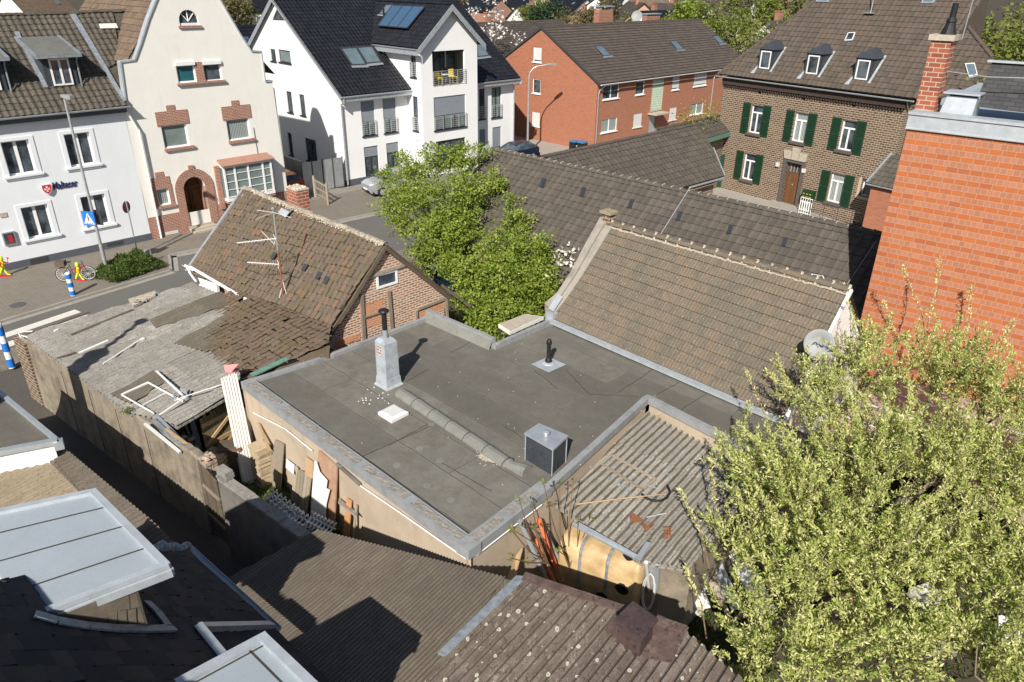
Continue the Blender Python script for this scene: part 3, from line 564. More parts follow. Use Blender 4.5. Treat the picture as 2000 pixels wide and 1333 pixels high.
q2 = [ea-U(46)*.02, plL.at(262, 22)]; qa = plL.at(243, 196); qb = plL.at(135, 26); qc = plL.at(258, 21); qd = plL.at(248, 168)
m = MB(); up_ = plL.n*.02
m.prism([plL.at(241, 201)+up_, plL.at(247, 198)+up_, plL.at(146, 26)+up_, plL.at(134, 27)+up_], plL.n*.05); m.build('lead_valley_strip', M['lead'], hL)
m = MB(); sheet(m, [plL.at(248, 194), plL.at(236, 120), plL.at(255, 110), plL.at(262, 21), plL.at(146, 24)], eb, ea, .30, .36, PF_PAN, 6, .03, .01, .01, seed=4); ridge(m, plL.at(143, 24), plL.at(262, 20), .13, .4); m.build('roof_extension', M['tileL'], hL)
m = MB(); m.prism([plL.at(193, 49)+up_*2, plL.at(226, 48)+up_*2, plL.at(231, 57)+up_*2, plL.at(196, 58)+up_*2], plL.n*.04); m.build('clear_tiles', M['plastc'], hL)
m = MB(); gutter(m, LF.pt(-22, zE+.06, .42), LF.pt(.2, zE+.06, .42), .08); m.build('gutter', M['zinc'], hL)
# dormers on L
def dormerL(du, lab):
    F2 = Fac(LF.pt(0, 0, -.75), 46); 
    a = F2.uv(98, 186)[0]+.02+du; b = F2.uv(157, 183)[0]+.05+du; zb_ = plL.z(F2.pt((a+b)/2, 0).x, F2.pt((a+b)/2, 0).y)-.05; zt = zb_+1.45
    m = MB(); F2.bx(m, a, zb_-.2, b, zt, -.1, 0, 0, .5)
    for u in (a, b): m.poly([F2.pt(u, zb_-.3), F2.pt(u, zt), F2.pt(u, zt+.55, -2.2), F2.pt(u, zb_+1.5, -2.3)], 0, .5)
    d = m.build('dormer', M['slate'], hL)
    m = MB(); m.prism([F2.pt(a-.22, zt-.05, .3), F2.pt(b+.22, zt-.05, .3), F2.pt(b+.22, zt+.62, -2.3), F2.pt(a-.22, zt+.62, -2.3)], Z*.1); m.build('dormer_roof', M['feltL'], d)
    m = MB(); m.bar(F2.pt(a-.27, zt, .32), F2.pt(a-.27, zt+.7, -2.5), .12, .16); m.bar(F2.pt(b+.27, zt, .32), F2.pt(b+.27, zt+.7, -2.5), .12, .16); m.bar(F2.pt(a-.3, zt-.02, .36), F2.pt(b+.3, zt-.02, .36), .1, .1)
    for k in range(8):
        v = plL; s0 = F2.pt(a-.12, 0, -.0-k*.32); s1 = F2.pt(a-.12, 0, -.0-(k+1)*.32); m.bar(onp(plL, s0)+up_*2, onp(plL, s1)+up_*(3+k % 2), .2, .05)
    m.tube([F2.pt(b+.1, zt-.05, .3), F2.pt(b+.1, zt-.3, .05), F2.pt(b+.1, zb_, .05)], .04, 6); m.build('dormer_flashing', M['lead'], d)
    window(d, F2, r=(a+.25, zb_+.12, b-.25, zt-.12), depth=-.02, hole=False)
dormerL(0, ''); dormerL(-3.05, '')
# sign: shield and lettering on stand-offs
def text_mesh(name, body, size, F, u, z, out, mat, par, ext=.03, bold=.0, sx=1.):
    c = bpy.data.curves.new(name, 'FONT'); c.body = body; c.size = size; c.extrude = ext; c.offset = bold; t = bpy.data.objects.new('tmp_text', c); link(t)
    dg = bpy.context.evaluated_depsgraph_get(); me = bpy.data.meshes.new_from_object(t.evaluated_get(dg)); bpy.data.objects.remove(t)
    b = MB(); sx = sx if sx < 5 else (sx-5)/max(v.co.x for v in me.vertices); vs = [F.pt(u+v.co.x*sx, z+v.co.y, out+v.co.z) for v in me.vertices]; b.add(vs, [tuple(p.vertices) for p in me.polygons], 0, .5); bpy.data.meshes.remove(me); return b.build(name, M[mat], par)
us, zs_ = LF.uv(102, 370); ue, ze_ = LF.uv(150, 361)
text_mesh('sign_lettering', 'Malteser', .52, LF, us+.03, zs_-.03, .03, 'navy', hL, .015, .004, sx=5+(ue-us))
cu, cz = LF.uv(92.5, 368); m = MB(); sh = [(-.2, .22), (.2, .22), (.2, -.02), (.13, -.18), (0, -.28), (-.13, -.18), (-.2, -.02)]
m.prism([LF.pt(cu+a*1.1-.05, cz+b*1.0, .08) for a, b in sh], LF.n*.05); s_ = m.build('shield_emblem', M['wplastic'], hL)
m = MB(); m.prism([LF.pt(cu+a*.96-.05, cz+b*.87, .131) for a, b in sh], LF.n*.006); m.build('shield_field', M['redp'], s_)
m = MB()
for k in range(4):
    a_ = R(90*k); c_, s2 = math.cos(a_), math.sin(a_); pts = [(0.01, 0), (.15, .07), (.115, 0), (.15, -.07)]
    m.prism([LF.pt(cu-.05+.9*(x*c_-y*s2), cz-.01+(x*s2+y*c_), .138) for x, y in pts], LF.n*.005)
m.build('cross_emblem', M['wplastic'], s_)
r = LF.rect((9, 480), (26, 451)); m = MB(); LF.bx(m, *r, 0, .1); d = m.build('display_case', M['steel'], hL)
m = MB(); LF.bx(m, r[0]+.05, r[1]+.05, r[2]-.05, r[3]-.05, .1, .108); m.build('case_front', M['glass'], d); m = MB(); LF.bx(m, r[0]+.22, r[3]-.5, r[2]-.14, r[3]-.16, .109, .113); m.build('notice', M['redp'], d)
r = LF.rect((1, 426), (12, 415)); m = MB(); LF.bx(m, *r, 0, .03); m.build('plaque', M['stone'], hL)
# ---------------------------------------------------------------- house C : cream gabled house
CF = Fac(L0+U(46)*.04, 46)
hC = thing('gabled_house', 'cream rendered house with tall curved gable, brick arched doorway and white bay window', 'house', CF.pt(4.3, 0))
wC = 8.4; co = [(0, 1.05), (wC, 1.05), (8.3, 7.6), (7.85, 7.6), (7.85, 9.2), (7.25, 9.25), (6.75, 10.1), (6.2, 11.2), (5.55, 12.5), (4.9, 13.5), (4.5, 13.9), (3.9, 13.9), (3.4, 13.2), (2.7, 12.1), (2.0, 11.0), (1.4, 9.9), (.95, 9.15), (.25, 9.1), (.12, 7.35), (-.1, 7.25)]
r = CF.rect((355, 53), (383, 33)); cu = (r[0]+r[2])/2; rad = .5; zb_ = r[1]+.05
arch = [(cu-rad, zb_), (cu+rad, zb_)]+[(cu+rad*math.cos(R(a)), zb_+.25+rad*math.sin(R(a))) for a in range(0, 181, 20)]
CF.holes.append(arch); m = MB(); m.poly([CF.pt(u, z, -.12) for u, z in arch]); d = m.build('attic_window', M['glass'], hC)
m = MB()
for a in (45, 90, 135): m.bar(CF.pt(cu, zb_+.2, -.1), CF.pt(cu+rad*math.cos(R(a)), zb_+.25+rad*math.sin(R(a)), -.1), .04)
CF.bx(m, cu-rad, zb_, cu+rad, zb_+.12, -.12, -.06); m.build('frame', M['wframe'], d)
m = MB(); CF.bx(m, cu-rad-.1, zb_-.1, cu+rad+.1, zb_, -.1, .1); m.build('sill', M['redbrick2'], d)
window(hC, CF, (349, 163), (379, 126), glass='glassb', mull=0, depth=.12); window(hC, CF, (401, 160), (430, 124), mull=0, depth=.12)
ra = CF.rect((349, 163), (379, 126)); rb = CF.rect((401, 160), (430, 124)); m = MB(); CF.bx(m, ra[2], ra[1], rb[0], ra[3]+.1, -.005, .03); m.build('brick_pier', M['redbrick2'], hC)
m = MB(); CF.bx(m, ra[0]-.1, ra[1]-.12, rb[2]+.1, ra[1]-.005, -.02, .13); m.build('brick_sill', M['redbrick2'], hC)
m = MB(); CF.bx(m, ra[0]-.02, ra[3]-.02, ra[2]+.02, ra[3]+.16, .0, .1); CF.bx(m, rb[0], rb[3]-.02, rb[2]+.02, rb[3]+.16, 0, .1); m.build('shutter_box', M['wframe'], hC)
def stepped(r, h=.85, ext=.18):
    m = MB(); CF.bx(m, r[0]-ext, r[3], r[2]+ext, r[3]+h, -.01, .04); c = (r[0]+r[2])/2; CF.bx(m, c-.22, r[3]+h, c+.22, r[3]+h+.28, -.01, .04); m.build('brick_lintel', M['redbrick2'], hC)
    m = MB(); CF.bx(m, r[0]-.06, r[1]-.13, r[2]+.2, r[1]-.004, -.02, .13); m.build('brick_sill', M['redbrick2'], hC)
for bl, tr, gl in (((322.5, 291), (363, 241), 'glassg'), ((447.5, 276), (485, 230), 'glassc')):
    r = CF.rect(bl, tr); window(hC, CF, r=r, glass=gl, mull=0, depth=.14, shut=.04, shm='shutw'); stepped((r[0], r[1], r[2], r[3]), .72)
r = CF.rect((311, 403), (328, 367)); window(hC, CF, r=r, glass='glassc', mull=0, depth=.14); stepped(r, .62, .16)
m = MB()
for a in ((r[0]-.2, r[1]-.1, r[0], r[3]+.2), (r[2], r[1]-.1, r[2]+.2, r[3]+.2)): CF.bx(m, *a, -.01, .035)
m.build('brick_jamb', M['redbrick2'], hC)
# arched door
du = CF.uv(390, 425)[0]; dr = .62; dz = 2.35; sp = [(du-dr, .3), (du+dr, .3)]+[(du+dr*math.cos(R(a)), dz+dr*math.sin(R(a))) for a in range(0, 181, 15)]
CF.holes.append(sp)
m = MB(); m.poly([CF.pt(u, z, -.75) for u, z in sp], 0); dd = m.build('door', M['wood'], hC)
m = MB(); CF.bx(m, du-.04, .35, du+.04, dz+dr-.05, -.75, -.70); CF.bx(m, du-dr, dz-.1, du+dr, dz, -.75, -.70)
for k in (-1, 1): CF.bx(m, du+k*.3-.17, .6, du+k*.3+.17, 1.2, -.75, -.715); CF.bx(m, du+k*.3-.17, 1.35, du+k*.3+.17, 2.1, -.75, -.715)
m.build('door_panel', M['wood'], dd)
m = MB(); ro = dr+.45; prev = None
for a in range(0, 180, 9):
    p = [(du+q_*math.cos(R(b)), dz+q_*math.sin(R(b))) for q_, b in ((dr, a), (ro, a), (ro, a+8.4), (dr, a+8.4))]; m.prism([CF.pt(u, z, -.75) for u, z in p], CF.n*(.75+.07))
CF.bx(m, du-ro, .0, du-dr, dz, -.75, .07); CF.bx(m, du+dr, 0, du+ro, dz, -.75, .07); CF.bx(m, du-.15, dz+ro-.05, du+.15, dz+ro+.2, -.01, .075); m.build('door_arch', M['redbrick2'], hC)
m = MB(); [CF.bx(m, du-dr-.1, 0, du+dr+.1, .3-.1*k, -.75+0, .12+.3*k) for k in range(3)]; m.build('door_step', M['stone'], hC)
# bay
bu0 = CF.uv(437, 389)[0]; bu1 = CF.uv(529, 375)[0]; bz0 = CF.uv(445, 388)[1]+.1; bz1 = bz0+1.75; pr = .55
m = MB(); CF.bx(m, bu0, bz0-.15, bu1, bz0, 0, pr+.03); CF.bx(m, bu0, bz1, bu1, bz1+.12, 0, pr+.03)
for u in (bu0, bu0+.62, bu1-.62, bu1-.1): CF.bx(m, u, bz0, u+.1, bz1, pr-.1, pr)
for u in (bu0, bu1-.06): CF.bx(m, u, bz0, u+.06, bz1, 0, .1)
for j in range(4):
    z_ = bz0+.05+j*(bz1-bz0)/4; CF.bx(m, bu0, z_, bu1, z_+(.06 if j == 0 else .025), pr-.06, pr-.01); CF.bx(m, bu1-.05, z_, bu1-.01, z_+.025, .05, pr)
CF.bx(m, (bu0+bu1)/2-.05, bz0, (bu0+bu1)/2+.05, bz1, pr-.08, pr); bayo = m.build('bay_window', M['wframe'], hC)
m = MB(); CF.bx(m, bu0+.03, bz0, bu1-.03, bz1, .02, pr-.05); m.build('pane', M['glassg'], bayo)
m = MB(); m.prism([CF.pt(bu0-.15, bz1+.12, pr+.15), CF.pt(bu1+.15, bz1+.12, pr+.15), CF.pt(bu1+.05, bz1+.35, 0), CF.pt(bu0-.05, bz1+.35, 0)], Z*.06); m.build('bay_roof', M['redbrick2'], bayo)
m = MB(); CF.bx(m, bu0-.3, .9, bu0-.03, bz1+.1, .005, .16); CF.bx(m, bu1+.03, .9, bu1+.25, bz1+.1, .005, .16); m.prism([CF.pt(bu0, bz0-.16, .02), CF.pt(bu1, bz0-.16, .02), CF.pt(bu1, bz0-.16, pr), CF.pt(bu0, bz0-.16, pr)], Z*-.12); m.build('bay_brick_side', M['redbrick2'], bayo)
co2 = co
m = MB(); CF.wall(m, co2, 0, .2); Lb = bL*10; back_hull(m, [CF.pt(0, 0), CF.pt(0, 0)+Lb, CF.pt(wC, 0)+Lb, CF.pt(wC, 0)], -.1, 7.2)
m.build('wall', M['cream'], hC)
m = MB()
for a in ((-.0, -.1, du-ro, 1.2), (du+ro, -.1, wC, 1.2)): m = MB(); CF.bx(m, *a, -.2, .05); m.build('brick_plinth', M['redbrick2'], hC)
r = CF.rect((323, 460), (347, 449)); m = MB(); CF.bx(m, *r, .05, .07); m.build('cellar_window', M['shutw'], hC)
m = MB(); sg = co[2:]
for i in range(len(sg)-1):
    a = sg[i]; b = sg[i+1]; A_ = CF.pt(a[0], a[1], -.15); B_ = CF.pt(b[0], b[1], -.15); horiz = abs(a[1]-b[1]) < .2
    m.bar(A_, B_, .42, .07, up=CF.n.cross(B_-A_)*-1 if True else Z)
m.build('gable_coping', M['zincl'], hC)
zrC = 13.2; cuC = 4.2
m = MB(); pa = CF.pt(.6, 9.0, -.3); pb = CF.pt(.6, 9.0, -11); pr1 = CF.pt(cuC, zrC, -.3); pr2 = CF.pt(cuC, zrC, -11)
sheet(m, [pa, pr1, pr2, pb], pb, pa, .3, .36, PF_FLAT, 3, .03, .012, .01, seed=7); pc = CF.pt(8.7, 7.9, -.3); pd_ = CF.pt(8.7, 7.9, -11); m.poly([pc, pd_, pr2, pr1]); m.build('roof', M['tileC'], hC)
downpipe(hC, [CF.pt(-.12, 7.1, .12), CF.pt(.05, 6.7, .14), CF.pt(.35, 5.9, .14), CF.pt(.42, 5.8, .14), CF.pt(.42, .0, .14)], .055, 'wplastic')
text_mesh('house_number', '11', .28, CF, *CF.uv(419, 341), .01, 'black', hC, .01, .004)
m = MB(); m.tube([CF.pt(bu1-.5, bz1+.3, .03), CF.pt(bu1-.55, bz1+1.9, .03)], .012, 5); m.build('cable', M['black'], hC)
# ---------------------------------------------------------------- house W : white new apartment house
W0 = P(681, 363); aW = 43.93; eW = U(aW); sW = U(aW+90); WF = Fac(W0, aW); WG = Fac(W0, aW+90, True)
hW = thing('apartment_house', 'bright white modern apartment house with glossy black roof, solar panel and grey shutters', 'house', W0+eW*7)
lenW = 15.75; zeW = 6.15; tW = .716; zpW = 11.75; dW = 14.98
def pW(u, w): return W0+eW*u+sW*w+Z*(zpW-abs(7.49-w)*tW)
for bl, tr, k in (((530, 119), (537, 97), 0), ((546, 121), (566, 100), 0), ((563, 219), (568.5, 180), 0), ((588, 225), (593.5, 186), 0), ((566, 303), (568.5, 261), 0), ((600, 313), (616, 275), 1)):
    window(hW, WG, bl, tr, frame='dframe', glass='glassg' if bl[0] == 546 else 'glass', mull=k, sill='dframe', depth=.12, fw=.06)
tri = [WG.uv(531, 40), WG.uv(560, 41), WG.uv(542, 15)]; WG.holes.append(tri); m = MB(); m.poly([WG.pt(u, z, -.1) for u, z in tri]); d = m.build('gable_window', M['dframe'], hW)
ct = (sum(a for a, b in tri)/3, sum(b for a, b in tri)/3); m = MB(); m.poly([WG.pt(ct[0]+(u-ct[0])*.7, ct[1]+(z-ct[1])*.7, -.09) for u, z in tri]); m.build('pane', M['glass'], d)
m = MB(); WG.wall(m, [(0, -.1), (dW, -.1), (dW, zpW-7.49*tW), (7.49, zpW-.1), (0, zpW-7.49*tW)], 0, .16); m.build('gable_wall', M['white'], hW)
kw = dict(frame='dframe', sill='dframe', depth=.14, fw=.06)
window(hW, WF, (709, 267), (730, 196), shut=.58, rail=True, glass='glassg', **kw); window(hW, WF, (751, 261), (772, 191), shut=.58, rail=True, glass='glassg', **kw)
window(hW, WF, (715, 349), (738, 284), shut=.32, **kw); window(hW, WF, (757, 327), (778, 277), shut=.4, **kw)
window(hW, WF, (936, 234), (947, 173), rail=True, **kw); window(hW, WF, (960, 231), (979, 170), rail=True, glass='glassg', **kw)
window(hW, WF, (937, 292), (948, 252), shut=.97, **kw); window(hW, WF, (962, 290), (979, 247), shut=.97, **kw)
# bay
mb0 = WF.pt(*WF.uv(797, 200)); bo = Vector((mb0.x, mb0.y, 0))-sW*1.62; BF = Fac(bo, aW); BS = Fac(bo, aW+90, True); bw = 5.13; bze = 9.0; bap = 11.25
window(hW, BF, (846, 169), (907, 97), mull=2, rail=True, frame='dframe', sill=None, depth=1.15, fw=.06); window(hW, BF, (849, 256), (909, 184), mull=2, shut=.56, rail=True, glass='glassg', **kw); window(hW, BF, (853, 330), (909, 268), mull=1, **kw)
for bl, tr, s_ in (((800.5, 150), (806.5, 98), 0), ((804, 254), (811, 189), 0), ((808, 318), (815, 274), .97)):
    a = BS.rect(bl, tr); window(hW, BS, r=(.5, a[1], 1.1, a[3]), mull=0, shut=s_, rail=not s_, shm='shutw', **kw)
m = MB(); BF.wall(m, [(0, -.1), (bw, -.1), (bw, bze), (bw/2, bap), (0, bze)], 0, .16); BS.wall(m, [(0, -.1), (1.615, -.1), (1.615, zeW+.1), (5.3, bze-.1), (0, bze-.1)], 0, .16)
q = [bo+eW*bw, bo+eW*bw+sW*5.3]; m.quad(q[0], q[1], q[1]+Z*bze, q[0]+Z*bze); m.build('bay_wall', M['white'], hW)
bu = WF.uv(797, 200)[0]
m = MB(); WF.wall(m, [(0, -.1), (bu-.01, -.1), (bu-.01, zeW), (0, zeW)], 0, .16, holes=[h for h in WF.holes if h[0][0] < bu]); m.build('front_wall', M['white'], hW); m = MB(); WF.wall(m, [(bu+bw+.01, -.1), (lenW, -.1), (lenW, zeW), (bu+bw+.01, zeW)], 0, .16, holes=[h for h in WF.holes if h[0][0] > bu+3])
back_hull(m, [W0+eW*lenW, W0+eW*lenW+sW*dW, W0+sW*dW], -.1, zeW); gable_back(m, W0+eW*lenW, W0+eW*lenW+sW*dW, 0, zeW, zpW-.2); m.build('wall', M['white'], hW)
m = MB(); WF.bx(m, -.01, -.1, bu, .4, .002, .025); WG.bx(m, 0, -.1, 5.5, .3, .002, .02); m.build('plinth', M['plinth'], hW)
# roofs
uL, uR = -.3, lenW+.3; be = 3.62
m = MB(); m_b = pW(uL, -.45)
def swp(u, w): return pW(u, w)
vL = bu; vR = bu+bw
for poly in ([pW(uL, -.5), pW(vL, -.5), pW(vL, 7.49), pW(uL, 7.49)], [pW(vR, -.5), pW(uR, -.5), pW(uR, 7.49), pW(vR, 7.49)], [pW(vL, 3.6), pW(vR, 3.6), pW(vR, 7.49), pW(vL, 7.49)]): sheet(m, poly, pW(uL, -.5), pW(uR, -.5), .30, .36, PF_PAN, 5, .025, .003, seed=11)
for poly in ([pW(uL, 15.5), pW(uL, 7.49), pW(uR, 7.49), pW(uR, 15.5)],): m.poly(poly)
ridge(m, pW(uL, 7.49), pW(uR, 7.49), .13, .4); m.build('roof', M['tileW'], hW)
def bW(u, w, side): # bay roof: u from bay left edge
    h = bap+.2-abs(u-bw/2)*((bap-bze)/(bw/2)); return bo+eW*u+sW*w+Z*h
m = MB(); wb = 1.62+3.7; wr = 1.62+7.3
sheet(m, [bW(-.45, -.4, 0), bW(bw/2, -.4, 0), bW(bw/2, wr, 0), bW(-.45, wb-.2, 0)], bW(-.45, wb, 0), bW(-.45, -.4, 0), .3, .36, PF_PAN, 5, .025, .003, seed=12)
sheet(m, [bW(bw/2, -.4, 0), bW(bw+.45, -.4, 0), bW(bw+.45, wb-.2, 0), bW(bw/2, wr, 0)], bW(bw+.45, -.4, 0), bW(bw+.45, wb, 0), .3, .36, PF_PAN, 5, .025, .003, seed=13)
ridge(m, bW(bw/2, -.4, 0)+Z*.02, bW(bw/2, wr, 0)+Z*.02, .12, .4); m.build('bay_roof', M['tileW'], hW)
m = MB(); t_ = Z*-.34
def fasc(a, b, w=.04, h=.34): m.prism([a, b, b-Z*h, a-Z*h], (b-a).cross(Z).normalized()*w)
fasc(pW(uL, -.5), pW(uL, 7.49)); fasc(pW(uL, 7.49), pW(uL, 15.5)); fasc(pW(uL, -.5)-Z*.05, pW(vL, -.5)-Z*.05); fasc(pW(vR, -.5)-Z*.05, pW(uR, -.5)-Z*.05)
fasc(bW(-.45, -.42, 0), bW(bw/2, -.42, 0), .05, .42); fasc(bW(bw/2, -.42, 0), bW(bw+.45, -.42, 0), .05, .42); fasc(bW(-.47, wb-.2, 0)-Z*.06, bW(-.47, -.4, 0)-Z*.06, .05, .4)
m.build('zinc_fascia', M['zinc'], hW)
m = MB()
for a, b in ((uL, vL), (vR, uR)): m.quad(pW(a, -.5)-Z*.38, pW(b, -.5)-Z*.38, W0+eW*b+Z*(zeW-.15), W0+eW*a+Z*(zeW-.15))
m.build('soffit', M['shutw'], hW)
m = MB(); gutter(m, pW(uL-.1, -.58)-Z*.02, pW(vL, -.58)-Z*.02, .08); gutter(m, pW(vR, -.58)-Z*.02, pW(uR+.1, -.58)-Z*.02, .08); gutter(m, bW(-.55, -.4, 0)-Z*.0, bW(-.55, wb-.2, 0)-Z*.0, .07); m.build('gutter', M['zinc'], hW)
downpipe(hW, [pW(uL+.15, -.58)-Z*.1, pW(uL+.15, -.58)-Z*.4, WF.pt(-.1, zeW-.7, .12), WF.pt(-.1, .1, .12)], .06, 'steel')
downpipe(hW, [pW(uR, -.58)-Z*.1, pW(uR, -.58)-Z*.35, WF.pt(lenW-.05, zeW-.7, .12), WF.pt(lenW-.05, .1, .12)], .06)
m = MB(); a = bW(-.5, wb-.15, 0)+Z*.06; b = bW(bw/2, wr, 0)+Z*.05; m.bar(a, b, .28, .05); m.build('valley_flashing', M['lead'], hW)
plW = P3(pW(0, 0), pW(5, 0), pW(0, 5)); plB = P3(bW(0, 0, 0), bW(0, 3, 0), bW(1, 0, 0))
skylight(hW, plW, [(664, 95), (695, 93), (716, 129), (687, 130)]); skylight(hW, plW, [(695, 93), (726, 91), (745, 124), (716, 127)]); skylight(hW, plW, [(930, 84), (939, 84), (956, 111), (932, 114)])
skylight(hW, plB, [(755, 11), (770, 10), (755, 31), (740, 30)])
a, b, c, d = [plB.at(*q)+plB.n*.14 for q in ((770, 15), (833, 18), (799, 60), (742, 55))]; m = MB(); m.prism([d, c, b, a], plB.n*.08); so_ = m.build('solar_panel', M['solar'], hW)
m = MB()
for i in range(4): t = i/3; m.bar(a+(b-a)*t+plB.n*.09, d+(c-d)*t+plB.n*.09, .07, .04)
m.bar(a+plB.n*.09, b+plB.n*.09, .07, .05); m.bar(d+plB.n*.09, c+plB.n*.09, .07, .05); m.build('panel_frame', M['dsteel'], so_)
m = MB(); p_ = plB.at(750, 37); m.tube([p_, p_+Z*.7], .07, 8); m.build('vent_pipe', M['black'], hW)
for i, (u_, z_) in enumerate(((2.0, 0), (3.3, .0))):
    b1r = BF.rect((846, 169), (907, 97)); o = thing('balcony_chair', ('yellow chair at the left behind the top balcony railing', 'yellow chair with high back at the right behind the top balcony railing')[i], 'chair', BF.pt(u_, b1r[1]+.02, -.55), 'yellow balcony chairs')
    m = MB(); BF.bx(m, u_-.22, b1r[1]+.42, u_+.22, b1r[1]+.47, -.8, -.35); m.build('seat', M['yellow'], o); m = MB(); BF.bx(m, u_-.22, b1r[1]+.47, u_+.22, b1r[1]+.78+.15*i, -.82, -.78); m.build('backrest', M['yellow'], o)
    for a, c in ((-.2, -.78), (.17, -.78), (-.2, -.4), (.17, -.4)): m = MB(); BF.bx(m, u_+a, b1r[1], u_+a+.03, b1r[1]+.42, c, c+.03); m.build('leg', M['yellow'], o)
b1r = BF.rect((846, 169), (907, 97)); o = thing('balcony_table', 'small white table between the yellow balcony chairs', 'table', BF.pt(2.6, b1r[1]+.02, -.55)); m = MB(); BF.bx(m, 2.4, b1r[1]+.6, 2.85, b1r[1]+.64, -.75, -.35); m.build('tabletop', M['wplastic'], o); m = MB(); BF.bx(m, 2.6, b1r[1], 2.65, b1r[1]+.6, -.57, -.52); m.build('leg', M['steel'], o)
# gate and wall beside W
m = MB(); g0 = P(594, 378); g1 = P(672, 364); 
sg = (g1-g0); 
for i in range(4): a = g0+sg*(i/4+.004); b = g0+sg*((i+1)/4-.004); m.prism([a, b, b+Z*2.0, a+Z*2.0], sg.cross(Z).normalized()*.05, 0, .3+.1*i)
gt = m.build('sheet_metal_gate', M['steel'], label='wide galvanised sheet-metal gate beside the white house corner', cat='gate')
m = MB()
for i in range(5): m.tube([g0+sg*(i/4)+sg.cross(Z).normalized()*.07, g0+sg*(i/4)+sg.cross(Z).normalized()*.07+Z*2.08], .035, 6)
m.build('gate_post', M['dsteel'], gt)
m = MB(); a = g0+Z*0; b = a+U(aW+90)*9; m.prism([a, b, b+U(aW)*.25, a+U(aW)*.25], Z*2.1); w_ = m.build('garden_wall', M['coping'], label='low grey rendered boundary wall running back behind the copper car', cat='wall')
# wooden open gate and picket fence in front of the copper car
m = MB(); a = P(616, 385); b = P(641, 400); v = b-a
for i in range(9): t = i/8; m.bar(a+v*t+Z*.08, a+v*t+Z*1.25, .05, .03)
for z_ in (.25, .7, 1.15): m.bar(a+Z*z_, b+Z*z_, .06, .05)
for p in (a, b): m.bar(p, p+Z*1.4, .12, .12)
m.build('picket_gate', M['woodg'], label='open grey picket gate standing on the drive by the copper car', cat='gate')
# ---------------------------------------------------------------- house R : red brick apartment block
R0 = P(1159, 297); aR = 44.8; eR = U(aR); sR = U(aR+90); RF = Fac(R0, aR); RG = Fac(R0, aR+90, True)
hR = thing('brick_house', 'long orange-red brick apartment block with glass-block stair window and three roof windows', 'house', R0+eR*8)
LR = 18.5; LR2 = 24; zR = 5.35; wp = 6.36; zpR = 9.5; tR = (zpR-5.6)/6.6
for bl, tr, s_ in (((1041, 121), (1058, 94), 0), ((1040, 182), (1056, 156), 0), ((1038.5, 245.5), (1054.5, 221), .96)): window(hR, RG, bl, tr, mull=0, shut=s_ or (.85 if bl[1] == 121 else 0), shm='shutw', sill='wframe', depth=.1)
fr = dict(sill='wframe', depth=.1)
for bl, tr, mu, s_, gl in (((1177, 196), (1210, 163.5), 1, 0, 'glass'), ((1241, 186.5), (1260, 157.5), 0, 0, 'glass'), ((1312, 177), (1328.5, 148), 0, .85, 'glass'), ((1354, 170), (1382, 142), 0, .85, 'glass'),
    ((1173, 261), (1206, 229), 1, 0, 'glassc'), ((1236, 250), (1254.5, 221), 0, .97, 'glass'), ((1306, 236), (1322, 209.5), 0, .97, 'glass'), ((1347, 226), (1374.5, 200), 1, 0, 'glassc')):
    window(hR, RF, bl, tr, mull=mu, shut=s_, shm='shutw', glass=gl, **fr)
r = RF.rect((1270, 217), (1298, 154)); RF.holes.append(hole_rect(r)); m = MB(); RF.bx(m, *r, -.1, -.04); d = m.build('glass_block_window', M['gblock'], hR)
m = MB(); RF.bx(m, r[0]-.05, r[1]-.1, r[2]+.05, r[1], -.05, .04); m.build('sill', M['stone'], d)
r2 = (r[0]-.05, .1, r[0]+1.15, 2.15); RF.holes.append(hole_rect(r2)); m = MB(); RF.bx(m, *r2, -.2, -.14); d = m.build('door', M['zinc'], hR); m = MB(); RF.bx(m, r2[0]-.3, 2.3, r2[2]+.5, 2.42, 0, 1.0); m.build('door_canopy', M['stone'], d)
m = MB(); RF.wall(m, [(0, -.1), (LR2, -.1), (LR2, zR+.2), (0, zR+.2)], 0, .12); RG.wall(m, [(0, -.1), (12.72, -.1), (12.72, zR+.2), (wp, zpR-.15), (0, zR+.2)], 0, .12)
back_hull(m, [R0+eR*LR2, R0+eR*LR2+sR*12.7, R0+sR*12.7], -.1, zR); gable_back(m, R0+eR*LR2, R0+eR*LR2+sR*12.7, 0, zR, zpR-.2); m.build('wall', M['redbrick'], hR)
def pR(u, w): return R0+eR*u+sR*w+Z*(zpR-abs(w-wp)*tR)
m = MB(); sheet(m, [pR(-.12, -.4), pR(LR2, -.4), pR(LR2, wp), pR(-.12, wp)], pR(0, -.4), pR(5, -.4), .30, .36, PF_PAN, 4, .05, .006, seed=21); m.poly([pR(-.12, wp), pR(LR2, wp), pR(LR2, 13.1), pR(-.12, 13.1)]); ridge(m, pR(-.12, wp), pR(LR2, wp), .12, .4); m.build('roof', M['tileR'], hR)
m = MB(); fasc(pR(-.14, -.4), pR(-.14, wp), .05, .2); fasc(pR(-.14, wp), pR(-.14, 13.1), .05, .2); m.build('verge_board', M['slate'], hR)
m = MB(); gutter(m, pR(-.1, -.48)-Z*.02, pR(LR, -.48)-Z*.02, .085); m.build('gutter', M['shutw'], hR)
for u in (.12, 17.6): downpipe(hR, [pR(u+.3, -.48)-Z*.1, RF.pt(u+.1, zR-.4, .12), RF.pt(u, zR-.7, .1), RF.pt(u, .1, .1)], .05, 'steel')
plR = P3(pR(0, 0), pR(5, 0), pR(0, 5))
for q in ([(1159, 90), (1175, 90), (1194, 110), (1178, 112)], [(1306, 81), (1319, 80), (1336, 98), (1322, 99)], [(1389, 71), (1401, 70), (1416, 86), (1405, 87)]): skylight(hR, plR, q, 'dsteel')
